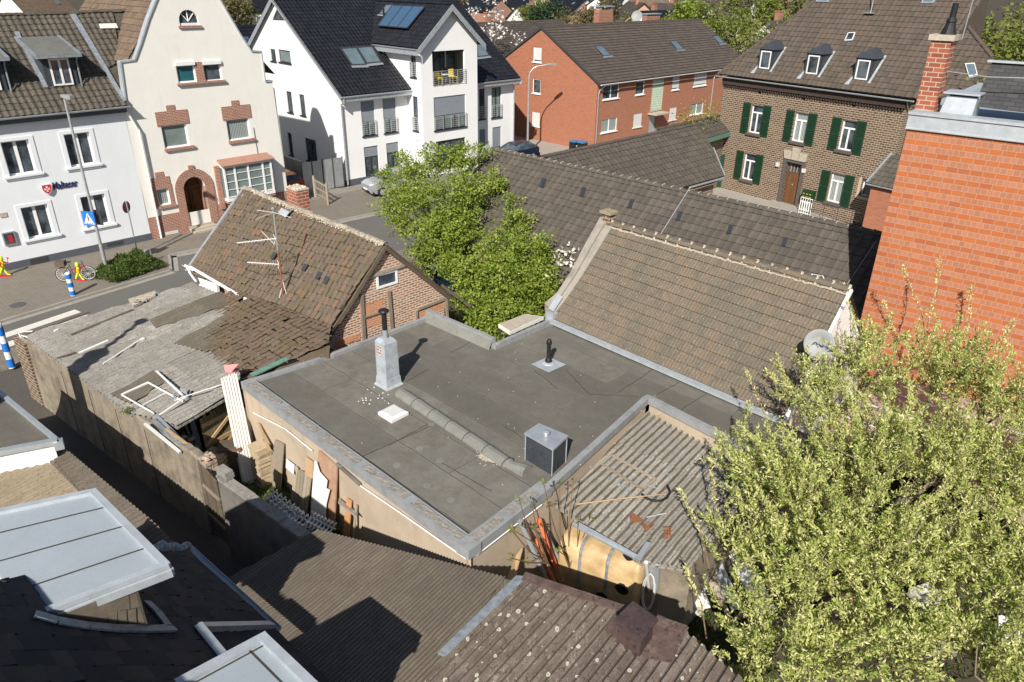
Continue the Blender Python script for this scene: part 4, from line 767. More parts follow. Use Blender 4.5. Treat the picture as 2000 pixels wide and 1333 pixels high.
for (x0, x1, y1, yb) in ((1169, 1199, 20, 46), (1263, 1291, 29, 43)):
    pl = Pln(R0+sR*(wp+1.0), RF.n); a = pl.at(x0, yb); b = pl.at(x1, yb); t_ = pl.at(x0, y1); m = MB(); m.box(Vector((a.x, a.y, zpR-1.2)), eR*(b-a).length*.9, sR*.6, Z*(t_.z-zpR+1.2)); ch_ = m.build('chimney', M['chimbrick'], hR)
    m = MB(); m.box(Vector((a.x, a.y, t_.z+.25 if x0 < 1200 else t_.z))-eR*.1-sR*.1, eR*((b-a).length*.9+.2), sR*.8, Z*.08)
    if x0 < 1200: [m.box(Vector((a.x, a.y, t_.z))+eR*k, eR*.05, sR*.5, Z*.27) for k in (.05, (b-a).length*.8)]
    m.build('chimney_cowl', M['zinc'], ch_)
m = MB(); dd = Vector((-.3, -.9, .35)); c_ = Pln(R0+sR*(wp+.9), RF.n).at(1244, 32); m.lathe(c_, [(0, -.12), (.3, -.08), (.52, .02), (.53, .03), (.3, -.04), (0, -.08)], 20, axis=dd); m.tube([c_, c_-Z*1.2], .03, 6); m.build('satellite_dish', M['gplastic'], label='grey satellite dish over the ridge of the red brick block', cat='satellite dish')
# ---------------------------------------------------------------- house B : brown brick farmhouse with green shutters
B0 = P(1422, 371); aB = -53; eB = U(aB); sB = U(aB+90); BF2 = Fac(B0, aB)
hB = thing('farmhouse', 'old brown brick farmhouse with dark green window shutters and three slate dormers', 'house', B0+eB*5)
zB = 7.35; uB0, uB1 = -1.55, 10.9
wins = [((1463, 259), (1489.5, 207), 0), ((1547, 275.6), (1577.7, 222), 1), ((1636.4, 292), (1673, 237), 0), ((1450, 349.6), (1474.4, 302.4), 0), ((1614.7, 393), (1650.4, 342), 1)]
for bl, tr, c in wins:
    r = BF2.rect(bl, tr); cu = (r[0]+r[2])/2; hw = .46; r = (cu-hw, r[1], cu+hw, r[3])
    w_ = window(hB, BF2, r=r, mull=0, trans=.72, glass='glassc' if c else 'glass', depth=.18, fw=.08)
    m = MB(); BF2.bx(m, cu-.04, r[1], cu+.04, r[1]+(r[3]-r[1])*.72, -.19, -.10); m.build('mullion', M['wframe'], w_)
    m = MB(); BF2.bx(m, r[0]-.1, r[1]-.16, r[2]+.1, r[1]-.004, -.1, .12); m.build('sill', M['dstone'], w_)
    m = MB(); 
    for k in range(9): x = r[0]-.12+(r[2]-r[0]+.24)*k/9; m.prism([BF2.pt(x+.01, r[3]+.0, -.01), BF2.pt(x+.11, r[3]+.0, -.01), BF2.pt(x+.11+(k-4)*.015, r[3]+.4, -.01), BF2.pt(x+.01+(k-4)*.015, r[3]+.4, -.01)], BF2.n*.025)
    m.build('brick_arch', M['brownbrick'], w_)
    for k in (-1, 1):
        a = r[0]-.62 if k < 0 else r[2]+.04; b = a+.58; m = MB(); BF2.bx(m, a, r[1]-.1, b, r[3]+.05, .03, .06)
        for j in range(2):
            z0_ = r[1]-.05+j*(r[3]-r[1])*.52; 
            for t in range(9): zz = z0_+.05+t*(r[3]-r[1])*.47/9; m.prism([BF2.pt(a+.07, zz, .06), BF2.pt(b-.07, zz, .06), BF2.pt(b-.07, zz+.05, .085), BF2.pt(a+.07, zz+.05, .085)], Z*.015)
        m.build('shutter', M['greenpaint'], w_)
r = BF2.rect((1523, 393), (1563, 327)); dc = (BF2.uv(1538, 398)[0]); BF2.holes.append([(dc-.55, .1), (dc+.55, .1), (dc+.55, 2.75), (dc-.55, 2.75)])
m = MB(); BF2.bx(m, dc-.5, .1, dc+.5, 2.1, -.25, -.18)
for k in range(6): BF2.bx(m, dc-.5+k/6, .12, dc-.5+k/6+.155, 2.08, -.18, -.165, 0, random.random())
d = m.build('door', M['wood'], hB); m = MB(); m.lathe(BF2.pt(dc, 1.35, -.16), [(.05, 0), (.05, .03), (.02, .04)], 10, axis=BF2.n); m.build('door_knocker', M['steel'], d)
m = MB(); BF2.bx(m, dc-.55, 2.12, dc+.55, 2.75, -.26, -.22); m.build('transom_pane', M['glass'], d); m = MB(); [BF2.bx(m, dc-.55+.22*k, 2.12, dc-.52+.22*k, 2.75, -.22, -.18) for k in range(1, 5)]; m.build('transom_bar', M['woodt'], d)
m = MB(); [BF2.bx(m, *a, -.22, .08) for a in ((dc-.78, 0, dc-.55, 2.95), (dc+.55, 0, dc+.78, 2.95), (dc-.55, 2.75, dc+.55, 2.95))]; m.build('door_frame', M['dstone'], hB)
m = MB(); [m.prism([BF2.pt(dc+x-.24, 2.95, .0), BF2.pt(dc+x+.24, 2.95, .0), BF2.pt(dc+x*1.2+.26, 3.45+h, .0), BF2.pt(dc+x*1.2-.26, 3.45+h, .0)], BF2.n*.14) for x, h in ((-.5, 0), (0, .25), (.5, 0))]; m.build('carved_keystone', M['stone'], hB)
m = MB(); BF2.bx(m, dc-1.1, -.1, dc+1.3, .12, 0, 1.3); m.build('door_step', M['concrete'], hB)
r = BF2.rect((1677, 382), (1703, 352)); window(hB, BF2, r=r, mull=0, depth=.3); m = MB(); BF2.bx(m, r[0]-.16, r[1]-.16, r[2]+.2, r[1]-.003, -.02, .1); BF2.bx(m, r[0]-.16, r[1], r[0]-.003, r[3], -.02, .03); m.build('plaster_reveal', M['ochre'], hB)
for x, y in ((1484, 177), (1570.6, 189), (1668, 201)):
    u, z = BF2.uv(x, y); BF2.holes.append([(u+.16*math.cos(R(a)), z+.26*math.sin(R(a))) for a in range(0, 360, 45)])
m = MB(); BF2.wall(m, [(uB0, -.2), (uB1, -.2), (uB1, zB), (uB0, zB)], 0, .3); back_hull(m, [BF2.pt(uB1, 0), BF2.pt(uB1, 0)+sB*9, BF2.pt(uB0, 0)+sB*9, BF2.pt(uB0, 0)], -.2, zB)
m.quad(BF2.pt(uB0+.1, 0, -.35), BF2.pt(uB1-.1, 0, -.35), BF2.pt(uB1-.1, zB, -.35), BF2.pt(uB0+.1, zB, -.35)); m.build('wall', M['brownbrick'], hB)
m = MB(); BF2.bx(m, uB0-.02, zB-.45, uB1+.02, zB-.02, .003, .2)
for k in range(70): u = uB0+(uB1-uB0)*k/70; BF2.bx(m, u, zB-.62, u+.09, zB-.45, .003, .14)
m.build('brick_cornice', m_plain('dark_cornice_brick', (.055, .04, .034), .9, var=.35, scale=9), hB)  # cornice in a darker tone than the wall brick
a0 = BF2.pt(-1.95, 7.5, .3); a1 = BF2.pt(11.3, 7.5, .3); plB2 = slope(a0, a1, 50, sB); T5 = math.tan(R(50))
def pB(u, w): return B0+eB*u+sB*w+Z*(7.5+(w+.3)*T5)
m = MB(); Hh = 4.75; sheet(m, [pB(-1.95, -.3), pB(11.3, -.3), pB(11.6, Hh), pB(-1.95+Hh+.3, Hh)], pB(0, -.3), pB(5, -.3), .32, .36, PF_ROLL, 4, .03, .006, seed=31)
lw = pB(-1.95, -.3); m.poly([lw, pB(-1.95+Hh+.3, Hh), lw+sB*6.6]); rt_ = pB(-1.95+Hh+.3, Hh); m.poly([rt_, pB(11.6, Hh), pB(11.3, -.3)+sB*6.6, lw+sB*6.6]); m.poly([pB(11.3, -.3), pB(11.6, Hh), pB(11.3, -.3)+sB*6.6])
ridge(m, lw, rt_, .12, .38); ridge(m, pB(11.3, -.3), pB(11.6, Hh), .13, .38); ridge(m, rt_, pB(11.6, Hh), .13, .38); m.build('roof', M['tileB'], hB)
m = MB(); gutter(m, pB(-2.05, -.38)-Z*.03, pB(11.4, -.38)-Z*.03, .08); m.build('gutter', M['zinc'], hB)
for x, y, xe, ye in ((1476, 146, 1508, 148), (1566, 158, 1602, 162), (1660, 170, 1702, 172)):
    w0 = .15; FD = Fac(B0+sB*w0, aB); a = FD.uv(x, y)[0]+.05; b = a+1.0; zb_ = 7.5+(w0+.3)*T5-.05; zt = zb_+1.25
    m = MB(); [m.poly([FD.pt(u, zb_), FD.pt(u, zt), FD.pt(u, zt, -1.1)], 0) for u in (a, b)]; FD.bx(m, a, zb_-.1, a+.12, zt, -.1, 0); FD.bx(m, b-.12, zb_-.1, b, zt, -.1, 0); FD.bx(m, a, zt-.1, b, zt+.02, -.1, 0.01)
    d = m.build('dormer', M['slate'], hB); m = MB(); c_ = (a+b)/2; ap = FD.pt(c_, zt+.5, -.5); bk = FD.pt(c_, zt+.5, -1.6); fl, fr_, bl_, br_ = FD.pt(a-.12, zt, .1), FD.pt(b+.12, zt, .1), FD.pt(a-.12, zt, -1.3), FD.pt(b+.12, zt, -1.3)
    m.poly([fl, fr_, ap]); m.poly([fr_, br_, bk, ap]); m.poly([bl_, fl, ap, bk]); m.build('dormer_roof', M['slate'], d)
    window(d, FD, r=(a+.12, zb_+.1, b-.12, zt-.1), mull=0, depth=.04, hole=False)
    m = MB(); n_ = plB2.n*.03; m.bar(pB(b+.1+(0), w0-.1)+n_, pB(b+.1, w0+1.1)+n_, .12, .06); m.bar(FD.pt(b+.14, zt+.02, -1.25), FD.pt(c_+.2, zt+.5, -1.65), .12, .05); m.prism([pB(a-.28, w0-.25)+n_, pB(a, w0-.25)+n_, pB(a-.02, w0+.25)+n_], plB2.n*.02); m.build('dormer_flashing', M['zincl'], d)
skylight(hB, plB2, [(1657, 66), (1671, 65), (1665, 80), (1650, 81)], 'wframe', 'glass'); skylight(hB, plB2, [(1597, -6), (1622, -5), (1618, 5), (1595, 4)], 'zincl'); skylight(hB, plB2, [(1806, -6), (1834, -4), (1822, 7), (1800, 7)], 'zincl')
m = MB(); p_ = plB2.at(1700, 27); m.tube([p_, p_+Z*3.2], .03, 6); m.bar(p_+plB2.n*.05-eB*.3, p_+plB2.n*.05+eB*.3, .4, .04); m.tube([p_+Z*2.4, plB2.at(1672, -8)], .015, 4); m.build('roof_mast', M['steel'], hB)
# roof of the wing behind
F9 = Pln(plB2.o+sB*.5-Z*.6, plB2.n); q = [F9.at(*c) for c in ((1772, 190), (1850, 0), (1940, 112), (1990, 230))]
hB2 = thing('rear_wing', 'brown tiled rear wing roof with small white roof window behind the farmhouse chimney side', 'house', Vector((q[3].x, q[3].y, 0)))
m = MB(); sheet(m, q, pB(0, 0), pB(5, 0), .32, .36, PF_ROLL, 4, .03, .006, seed=33); ridge(m, q[2], q[1], .12, .38); back_hull(m, [Vector((q[0].x, q[0].y, 0)), Vector((q[3].x, q[3].y, 0)), Vector((q[2].x, q[2].y, 0))], -.1, q[0].z-.4); m.build('roof', M['tileB'], hB2)
skylight(hB2, F9, [(1885, 126), (1904, 125), (1910, 148), (1893, 152)], 'wframe', 'glasss')
# mailbox, railing, lamps, yard gate
m = MB(); p_ = P(1563, 404); c = BF2.uv(1575, 385); u = dc+1.25; BF2.bx(m, u, .9, u+.75, 1.4, .25, .6); [BF2.bx(m, u+a, 0, u+a+.05, .9, .3, .5) for a in (.05, .65)]; d = m.build('mailbox', M['greenpaint'], label='dark green letterbox unit on legs beside the farmhouse door', cat='mailbox')
m = MB(); [BF2.bx(m, u+.08+.22*i, 1.0+.18*j, u+.2+.22*i, 1.03+.18*j, .6, .61) for i in range(3) for j in range(2)]; m.build('name_plate', M['yellow'], d)
m = MB(); a = BF2.pt(dc+1.5, .0, 1.0); b = BF2.pt(dc+2.3, 0, 1.0)
for i in range(6): m.bar(a+(b-a)*i/5, a+(b-a)*i/5+Z*1.05, .03)
for z_ in (.1, 1.05): m.bar(a+Z*z_, b+Z*z_, .04)
for i in range(5): p0 = a+(b-a)*(i+.5)/5; m.tube([p0+Z*(.55+.3*math.cos(t))+(b-a)/5*.4*math.sin(t) for t in np.linspace(0, 6.28, 13)], .02, 5)
m.build('ornate_railing', M['wplastic'], label='white ornamental stair railing panel below the green letterbox', cat='railing')
m = MB(); a = BF2.pt(dc+2.3, 0, 1.1); b = BF2.pt(uB1-.2, 0, 1.1)
for z_ in (.5, 1.0): m.tube([a+Z*z_, b+Z*z_], .02, 5)
for i in range(5): m.tube([a+(b-a)*i/4, a+(b-a)*i/4+Z], .02, 5)
m.build('handrail', M['dsteel'], label='thin dark metal handrail along the foot of the farmhouse wall', cat='railing')
for x, y in ((1520, 322), (1571, 334)):
    u, z = BF2.uv(x, y); m = MB(); BF2.bx(m, u-.1, z-.1, u+.1, z+.14, 0, .15); m.build('wall_lamp', M['shutw'], hB)
bpy.context.view_layer.update()
# ---------------------------------------------------------------- long barn roofs behind the tiled house
aN = -45.0
zb0 = 5.5; bA = P(960, 290, zb0); bB = P(1722, 457, zb0); eBn = (bB-bA).normalized(); nBn = Vector((eBn.y, -eBn.x, 0)); nBn = nBn if nBn.y < 0 else -nBn
hN1 = thing('barn', 'long single-storey barn with grey-brown tiled roof and small glass tiles behind the weathered house', 'barn', (bA+bB)/2-Z*zb0)
def pN(p, w): return p+nBn*w-Z*w*.80
bB2 = bB+eBn*1.0
m = MB(); sheet(m, [pN(bA, 4.2), pN(bB2, 4.2), bB2, bA], pN(bA, 4.2), pN(bB2, 4.2), .33, .36, PF_ROLL, 6, .035, .004, seed=41)
q = [bA, bB2, bB2-nBn*4.2-Z*3.3, bA-nBn*4.2-Z*3.3]; m.poly(q); ridge(m, bA, bB2, .13, .42); m.build('roof', M['tileBarn'], hN1)
m = MB()
for i in range(44): p = bA+eBn*(.4+i*.42); m.bar(p+Z*.06-nBn*.1, p+Z*.06+nBn*.1, .03, .05, 0, .9)
m.build('ridge_clip', M['mortar'], hN1)
m = MB(); f1 = pN(bA, 4.0)-Z*.15; f2 = pN(bB2, 4.0)-Z*.15; b1 = bA-nBn*4-Z*3.25; b2 = bB2-nBn*4-Z*3.25
for a, b in ((f1, f2), (b2, b1)): m.quad(Vector((a.x, a.y, -.1)), Vector((b.x, b.y, -.1)), b, a)
for a, b, c in ((f1, b1, bA), (f2, b2, bB2)): m.poly([Vector((a.x, a.y, -.1)), Vector((b.x, b.y, -.1)), b, c-Z*.15, a])
m.build('wall', M['brownbrick'], hN1)
plN1 = P3(bA, bB, pN(bA, 3)); nn = plN1.n
for x, y in ((1060, 359), (1138, 377), (1232, 400), (1326, 424), (1425, 450), (1532, 475)):
    q = [plN1.at(x-6, y+8)+nn*.05, plN1.at(x+2, y+9)+nn*.05, plN1.at(x+8, y-8)+nn*.05, plN1.at(x, y-9)+nn*.05]; m = MB(); m.prism(q, nn*.02); m.build('glass_tile', M['dframe'], hN1)
m = MB(); m.tube([plN1.at(1350, 368)+nn*.1, plN1.at(1291, 462)+nn*.1], .018, 5); m.tube([plN1.at(1712, 475)+nn*.12, plN1.at(1655, 560)+nn*.12], .012, 5); m.build('lightning_wire', M['steel'], hN1)
skylight(hN1, plN1, [(1585, 537), (1608, 541), (1613, 552), (1588, 547)], 'wframe', 'glass', .06)
m = MB(); v0 = bA-eBn*.12; m.prism([v0+Z*.02, v0-eBn*.28+Z*.02, pN(v0, 4.2)-eBn*.28, pN(v0, 4.2)], Z*.12); m.build('verge_flashing', M['lead'], hN1)
# second barn wing
zc = 5.2; cA = P(1062, 303, zc); cB = P(1358, 243, zc); eC = (cB-cA).normalized(); nC = Vector((eC.y, -eC.x, 0))
hN2 = thing('barn_wing', 'low barn wing with hipped grey-brown tile roof and zinc gutter reaching the farmyard', 'barn', (cA+cB)/2-Z*zc)
plC = P3(cA, cB, (cA+cB)/2+nC*3-Z*2.3)
q = [plC.at(1062, 305), plC.at(1358, 243), plC.at(1392, 290), plC.at(1414, 344), plC.at(1345, 363), plC.at(1200, 400)]
m = MB(); sheet(m, q, q[0], q[1], .33, .36, PF_ROLL, 5, .03, .005, seed=43); ridge(m, q[0], q[1], .12, .4); m.poly([cA, cB, cB-nC*4-Z*3, cA-nC*4-Z*3])
ridge(m, q[1], q[2], .05, .4); ridge(m, q[2], q[3], .05, .4); m.build('roof', M['tileBarn'], hN2)
m = MB(); gutter(m, q[3]-Z*.06+nC*.08, q[4]-Z*.06+nC*.1, .08); a = q[2]; m.bar(q[2]+eC*.05, q[3]+eC*.05, .06, .14); d_ = q[3]; m.tube([d_-Z*.1, d_-Z*.35-nC*.3, d_-Z*.6-nC*.9-eC*.2], .045, 8); m.build('gutter', M['zinc'], hN2)
m = MB(); back_hull(m, [Vector((p.x, p.y, 0))-eC*.5-nC*.3 for p in (q[4], q[3], q[2], q[1])], -.1, 2.9); m.build('wall', M['brownbrick'], hN2)
zd_ = 4.7; dA = P(1340, 252, zd_); dB = P(1416, 222, zd_)
hN3 = thing('gate_annex', 'small tiled gate roof with weathered green fascia between barn wing and farmhouse', 'outbuilding', (dA+dB)/2-Z*zd_)
eD = (dB-dA).normalized(); nD = Vector((eD.y, -eD.x, 0)); plD = P3(dA, dB, dA+nD*2-Z*1.35); q = [plD.at(1283, 252), plD.at(1418, 223), plD.at(1437, 254), plD.at(1380, 271), plD.at(1330, 283)]
m = MB(); sheet(m, q, q[3], q[2], .33, .36, PF_ROLL, 5, .03, .005, seed=44); ridge(m, q[0], q[1], .1, .4); m.build('roof', M['tileBarn'], hN3)
m = MB(); m.prism([q[3]-Z*.02, q[2]-Z*.02, q[2]-Z*.3, q[3]-Z*.3], nD*.05); m.build('fascia', M['greenpl'], hN3)
m = MB(); a = Vector((q[3].x, q[3].y, 0))-nD*.4-eD*1; b = Vector((q[2].x, q[2].y, 0))-nD*.4; m.prism([a, b, b-nD*.3, a-nD*.3], Z*(q[2].z-.35)); m.build('wall', M['brownbrick'], hN3)
# arched green gate leaf beside it
gx = P(1400, 372); gF = Fac(P(1398, 366), -15); m = MB(); pts = [(0, 0), (1.15, 0), (1.15, 2.0)]+[(.575+.575*math.cos(R(a)), 2.0+.4*math.sin(R(a))) for a in range(20, 181, 20)]
m.prism([gF.pt(u, z, 0) for u, z in pts], gF.n*.06); [gF.bx(m, .05+.28*i, .05, .06+.28*i, 2.1, .06, .07) for i in range(5)]; m.build('arched_gate', M['greenpaint'], label='arched dark green wooden gate leaf in the farmyard corner', cat='gate')
# ---------------------------------------------------------------- O : orange brick gable with parapet, right
O0 = Vector((10.56, 20.24, 0)); aO = -40; OF = Fac(O0, aO); eO = U(aO); sO = U(aO+90); zO = 9.55
hO = thing('brick_building', 'tall windowless orange brick wall building with zinc parapet, at the right edge', 'building', O0+eO*3)
m = MB(); m.quad(O0-Z*.1, O0+eO*16-Z*.1, O0+eO*16+Z*zO, O0+Z*zO); back_hull(m, [O0+eO*16, O0+eO*16+sO*9, O0+sO*9, O0], -.1, zO); m.build('wall', M['orangebrick'], hO)
m = MB(); OF.bx(m, -.04, zO, 16, zO+.36, -.35, .05); OF.bx(m, -.05, zO+.36, 16, zO+.43, -.40, .09); m.box(OF.pt(-.04, zO, -.35), eO*.3, sO*8.6, Z*.4); OF.bx(m, -.05, zO-.02, 16, zO+.015, .05, .07); m.build('parapet_coping', M['zincl'], hO)
m = MB(); c = OF.pt(.05, zO+.15, -.4); m.poly([c, c+eO*15.9, c+eO*15.9+sO*8, c+sO*8]); m.build('flat_roof', M['membrane'], hO)
# chimney, sheet-metal vent and shingle roof
cu = OF.uv(1800, 205)[0]; plO = Pln(OF.pt(0, zO+.2, -.9), Z)
c0 = Pln(OF.pt(0, 0, -.7), OF.n); q0 = c0.at(1792, 190); q1 = c0.at(1845, 195); wch = (q1-q0).length*.98; topz = c0.at(1812, 62).z
m = MB(); m.box(Vector((q0.x, q0.y, zO+.1)), eO*wch*.72, sO*.62, Z*(topz-zO-.3)); m.build('chimney', M['chimbrick'], hO)
ch = bpy.data.objects['chimney']; m = MB(); m.box(Vector((q0.x, q0.y, topz-.2))-eO*.07-sO*.07, eO*(wch*.72+.14), sO*.76, Z*.14); m.build('chimney_cap', M['stone'], ch)
m = MB(); cc = Vector((q0.x, q0.y, topz-.06))+eO*wch*.45+sO*.3; m.lathe(cc, [(.2, 0), (.13, .22), (.11, .3), (.14, .31), (.08, .42), (.07, .75)], 14); m.build('flue_pipe', M['black'], ch)
m = MB(); m.tube([cc+eO*.35-Z*.1, cc+eO*.38+Z*1.5], .015, 5); a = cc-Z*.9+eO*.2; m.tube([a, a+eO*1.0-Z*.05-sO*.1, a+eO*2.2], .015, 5); m.build('lightning_rod', M['steel'], ch)
qv = Pln(OF.pt(0, 0, -.65), OF.n); a = qv.at(1836, 203); b = qv.at(1903, 208); h = qv.at(1848, 155).z-a.z; v = b-a; v.z = 0
m = MB(); base = [Vector((a.x, a.y, zO+.2)), Vector((b.x, b.y, zO+.2)), Vector((b.x, b.y, zO+.2))+sO*.9, Vector((a.x, a.y, zO+.2))+sO*.9]; tp = [p+Z*h*.98+(eO*.1 if i in (0, 3) else -eO*.0)+(sO*.15 if i < 2 else -sO*.15) for i, p in enumerate(base)]
m.add(base+tp, [(0, 1, 5, 4), (1, 2, 6, 5), (2, 3, 7, 6), (3, 0, 4, 7)]); ve = m.build('roof_vent', M['zinc'], hO)
m = MB(); m.box(tp[0]+Z*.06-eO*.1-sO*.1, v*.95+eO*.1, sO*.85, Z*.04); [m.box(p, eO*.05, sO*.05, Z*.08) for p in tp]; m.build('vent_lid', M['zincl'], ve)
pr_ = slope(OF.pt(2, zO+.22, -.6), OF.pt(8, zO+.22, -.6), 40, sO); q = [pr_.at(1902, 208), pr_.at(2120, 235), pr_.at(2120, 133), pr_.at(1938, 122)]
m = MB(); m.poly(q); m.poly([q[0], q[3], q[3]+sO*1-Z*.9]); m.build('shingle_roof', M['shingle'], hO); m = MB(); m.bar(q[3]+Z*.03-eO*.1, q[2]+Z*.03, .25, .05); m.build('ridge_flashing', M['zincl'], hO)
# lower annex between B and O
oaF = Fac(P(1712, 432)+Z*0, -40); m = MB(); a = P(1702, 440)
hA = thing('brick_annex', 'narrow red brick annex with small tiled lean-to roof squeezed against the farmhouse corner', 'outbuilding', a)
AF = Fac(BF2.pt(10.7, 0, 2.2), 37); AF2 = Fac(BF2.pt(10.95, 0, 1.9), -53); m = MB(); AF2.bx(m, 0, -.1, 2.2, 3.05, -2, 0); m.build('wall', M['redbrick'], hA)
m = MB(); q = [AF2.pt(-.25, 3.0, .15), AF2.pt(2.2, 3.0, .15), AF2.pt(2.2, 4.4, -2), AF2.pt(-.25, 4.4, -2)]; sheet(m, q, q[0], q[1], .32, .36, PF_ROLL, 4, .03, seed=9); m.build('roof', M['tileBarn'], hA)
m = MB(); m.bar(q[0]+Z*.06, q[3]+Z*.06, .1, .08); gutter(m, q[0]-Z*.02+AF2.n*.06, q[1]-Z*.02+AF2.n*.06, .06); m.build('flashing', M['zinc'], hA)
# ---------------------------------------------------------------- M : weathered tiled house, right centre
M0 = P(1077, 622, 3.1); M1 = P(1532, 818, 3.1); MR = P(1425, 501, 5.85); plM = P3(M0, M1, MR); nM = plM.n
eM = (M1-M0).normalized(); hMv = Vector((eM.y, -eM.x, 0)); hMv = hMv if hMv.y > 0 else -hMv
hM = thing('tiled_house', 'house with big weathered ribbed-tile roof, zinc gutter and white right gable', 'house', (M0+M1)/2-Z*3.1+hMv)
r0 = plM.at(1197, 438); r1 = plM.at(1660, 566); q = [M0, M1, r1, r0]
m = MB(); sheet(m, q, M0, M1, .205, .305, lambda x: .012*(.5+.5*math.cos(4*math.pi*x))+(.016 if x < .13 else 0), 8, .045, .005, sag=.012, sagf=.7, seed=51, skewj=.006)
bk0 = r0+hMv*2.6-Z*2.6; bk1 = r1+hMv*2.6-Z*2.6; m.poly([r0, r1, bk1, bk0]); m.build('roof', M['tileM'], hM)
m = MB(); ridge(m, r0+Z*.02, r1+Z*.02, .12, .36, jit=.012); m.build('ridge', M['tileM'], hM)
m = MB(); k = int((r1-r0).length/.42)
for i in range(k+1):
    p = r0+(r1-r0)*i/k; s = (M0-r0).normalized(); m.tube([p+Z*.13-hMv*.05, p+Z*.13, p+Z*.10+s*.1, p+Z*.02+s*.17], [.03, .035, .035, .03], 6)
nseg = 60
rg = random.Random(4)
for i in range(nseg): a = r0+(r1-r0)*i/nseg; b = r0+(r1-r0)*(i+1.1)/nseg; s = (M0-r0).normalized()*(.13+rg.random()*.03); m.bar(a+s+nM*.03, b+s+nM*.03, .05+rg.random()*.03, .04)
m.build('ridge_mortar', M['mortar'], hM)
m = MB(); vo = plM.at(1176, 427); v1_ = plM.at(1066, 598); v2_ = plM.at(1150, 500)
pts_o = [plM.at(1176, 428), plM.at(1148, 478), plM.at(1118, 535), plM.at(1092, 575), plM.at(1067, 597)]; pts_i = [plM.at(1200, 440), plM.at(1171, 487), plM.at(1137, 543), plM.at(1106, 588), plM.at(1085, 614)]
for i in range(4):
    cc_ = [pts_i[i], pts_i[i+1], (pts_i[i+1]+pts_o[i+1])/2, (pts_i[i]+pts_o[i])/2]; m.prism([p-nM*.05 for p in cc_], nM*.12); cc_ = [(pts_i[i]+pts_o[i])/2, (pts_i[i+1]+pts_o[i+1])/2, pts_o[i+1], pts_o[i]]; m.prism([p-nM*.1 for p in cc_], nM*.24)
    m.quad(pts_o[i]+nM*.1, pts_o[i+1]+nM*.1, pts_o[i+1]-Z*1.2, pts_o[i]-Z*1.2)
m.build('rendered_verge', m_plaster('verge_render', (.33, .30, .26), (.16, .145, .12), .8, scale=2), hM)
c = r0-eM*.2; m = MB(); m.cbox(c-Z*.3, .34, .3, .62, -47); m.build('chimney_stub', M['brownbrick'], hM); m = MB(); m.cbox(c+Z*.32, .46, .42, .09, -47); m.build('stub_cap', m_plain('mossy_cap', (.30, .26, .17), .95, var=.4, scale=20), hM)
m = MB(); a = M0-eM*.15; m.box(a-hMv*.1-Z*.35, eM*.3, hMv*.35, Z*.55); m.prism([plM.at(1075, 607)+nM*.13, plM.at(1085, 613)+nM*.13, plM.at(1103, 585)+nM*.13, plM.at(1094, 578)+nM*.13], nM*.03); m.build('verge_end_flashing', M['zincl'], hM)
m = MB(); g0_ = M0-hMv*.06-Z*.02; g1_ = M1-hMv*.06-Z*.02; m.bar(g0_-Z*.08, g1_-Z*.08, .16, .03); m.bar(g0_-hMv*.09-Z*.03, g1_-hMv*.09-Z*.03, .025, .13); m.bar(g0_+hMv*.06+Z*.0, g1_+hMv*.06, .05, .05); m.bar(g0_-hMv*.1+Z*.04, g1_-hMv*.1+Z*.04, .05, .03); m.build('gutter', M['zincl'], hM)
MG = Fac(Vector((M1.x, M1.y, 0))-eM*.15, math.degrees(math.atan2(hMv.y, hMv.x))); zz1 = 3.0; apu = (r1-M1).dot(hMv); m = MB()
m.poly([MG.pt(-.05, -.1), MG.pt(2*apu, -.1), MG.pt(2*apu, zz1), MG.pt(apu, 5.72), MG.pt(-.05, zz1)]); 
a0_ = Vector((M0.x, M0.y, 0)); 
for zt_ in (0,): back_hull(m, [MG.pt(0, 0), a0_+hMv*.1, a0_+hMv*(2*apu), MG.pt(2*apu, 0)], -.1, 3.0)
m.poly([a0_+hMv*.1-Z*.1, a0_+hMv*2*apu-Z*.1, a0_+hMv*2*apu+Z*3, a0_+hMv*apu+Z*5.7, a0_+hMv*.1+Z*3]); m.build('gable_wall', M['white'], hM)
m = MB(); a = M1+eM*.0; m.bar(M1+nM*.0+eM*.04, r1+eM*.04, .08, .1); m.build('verge_board', M['wframe'], hM)
window(hM, MG, r=(apu+.1, 3.0, apu+.9, 3.9), mull=0, depth=-.03, hole=False, sill='wframe')
# satellite dish
dc_ = plM.at(1600, 672)+nM*.9; dc_ = plM.at(1600, 672); dc_ = dc_+(CAM-dc_).normalized()*1.0; dn = Vector((-.45, -.75, .35)).normalized(); m = MB()
m.lathe(dc_-dn*.02, [(.0, -.08), (.17, -.065), (.28, -.03), (.355, .02), (.365, .025), (.355, .03), (.25, -.015), (.0, -.06)], 28, axis=dn); ds = m.build('satellite_dish', M['gplastic'], smooth=True, label='grey satellite dish on an arm at the white gable of the weathered tiled house', cat='satellite dish')
m = MB(); f_ = dc_+dn*.45-Z*.38; m.tube([dc_-Z*.4, f_], .015, 6); m.lathe(f_, [(.04, -.05), (.05, .03), (.03, .06)], 10, axis=-dn); m.tube([dc_-dn*.08, dc_-dn*.3-Z*.1, dc_-dn*.3-Z*1.4+eM*.1], .025, 6); m.build('feed_arm', M['dsteel'], ds)
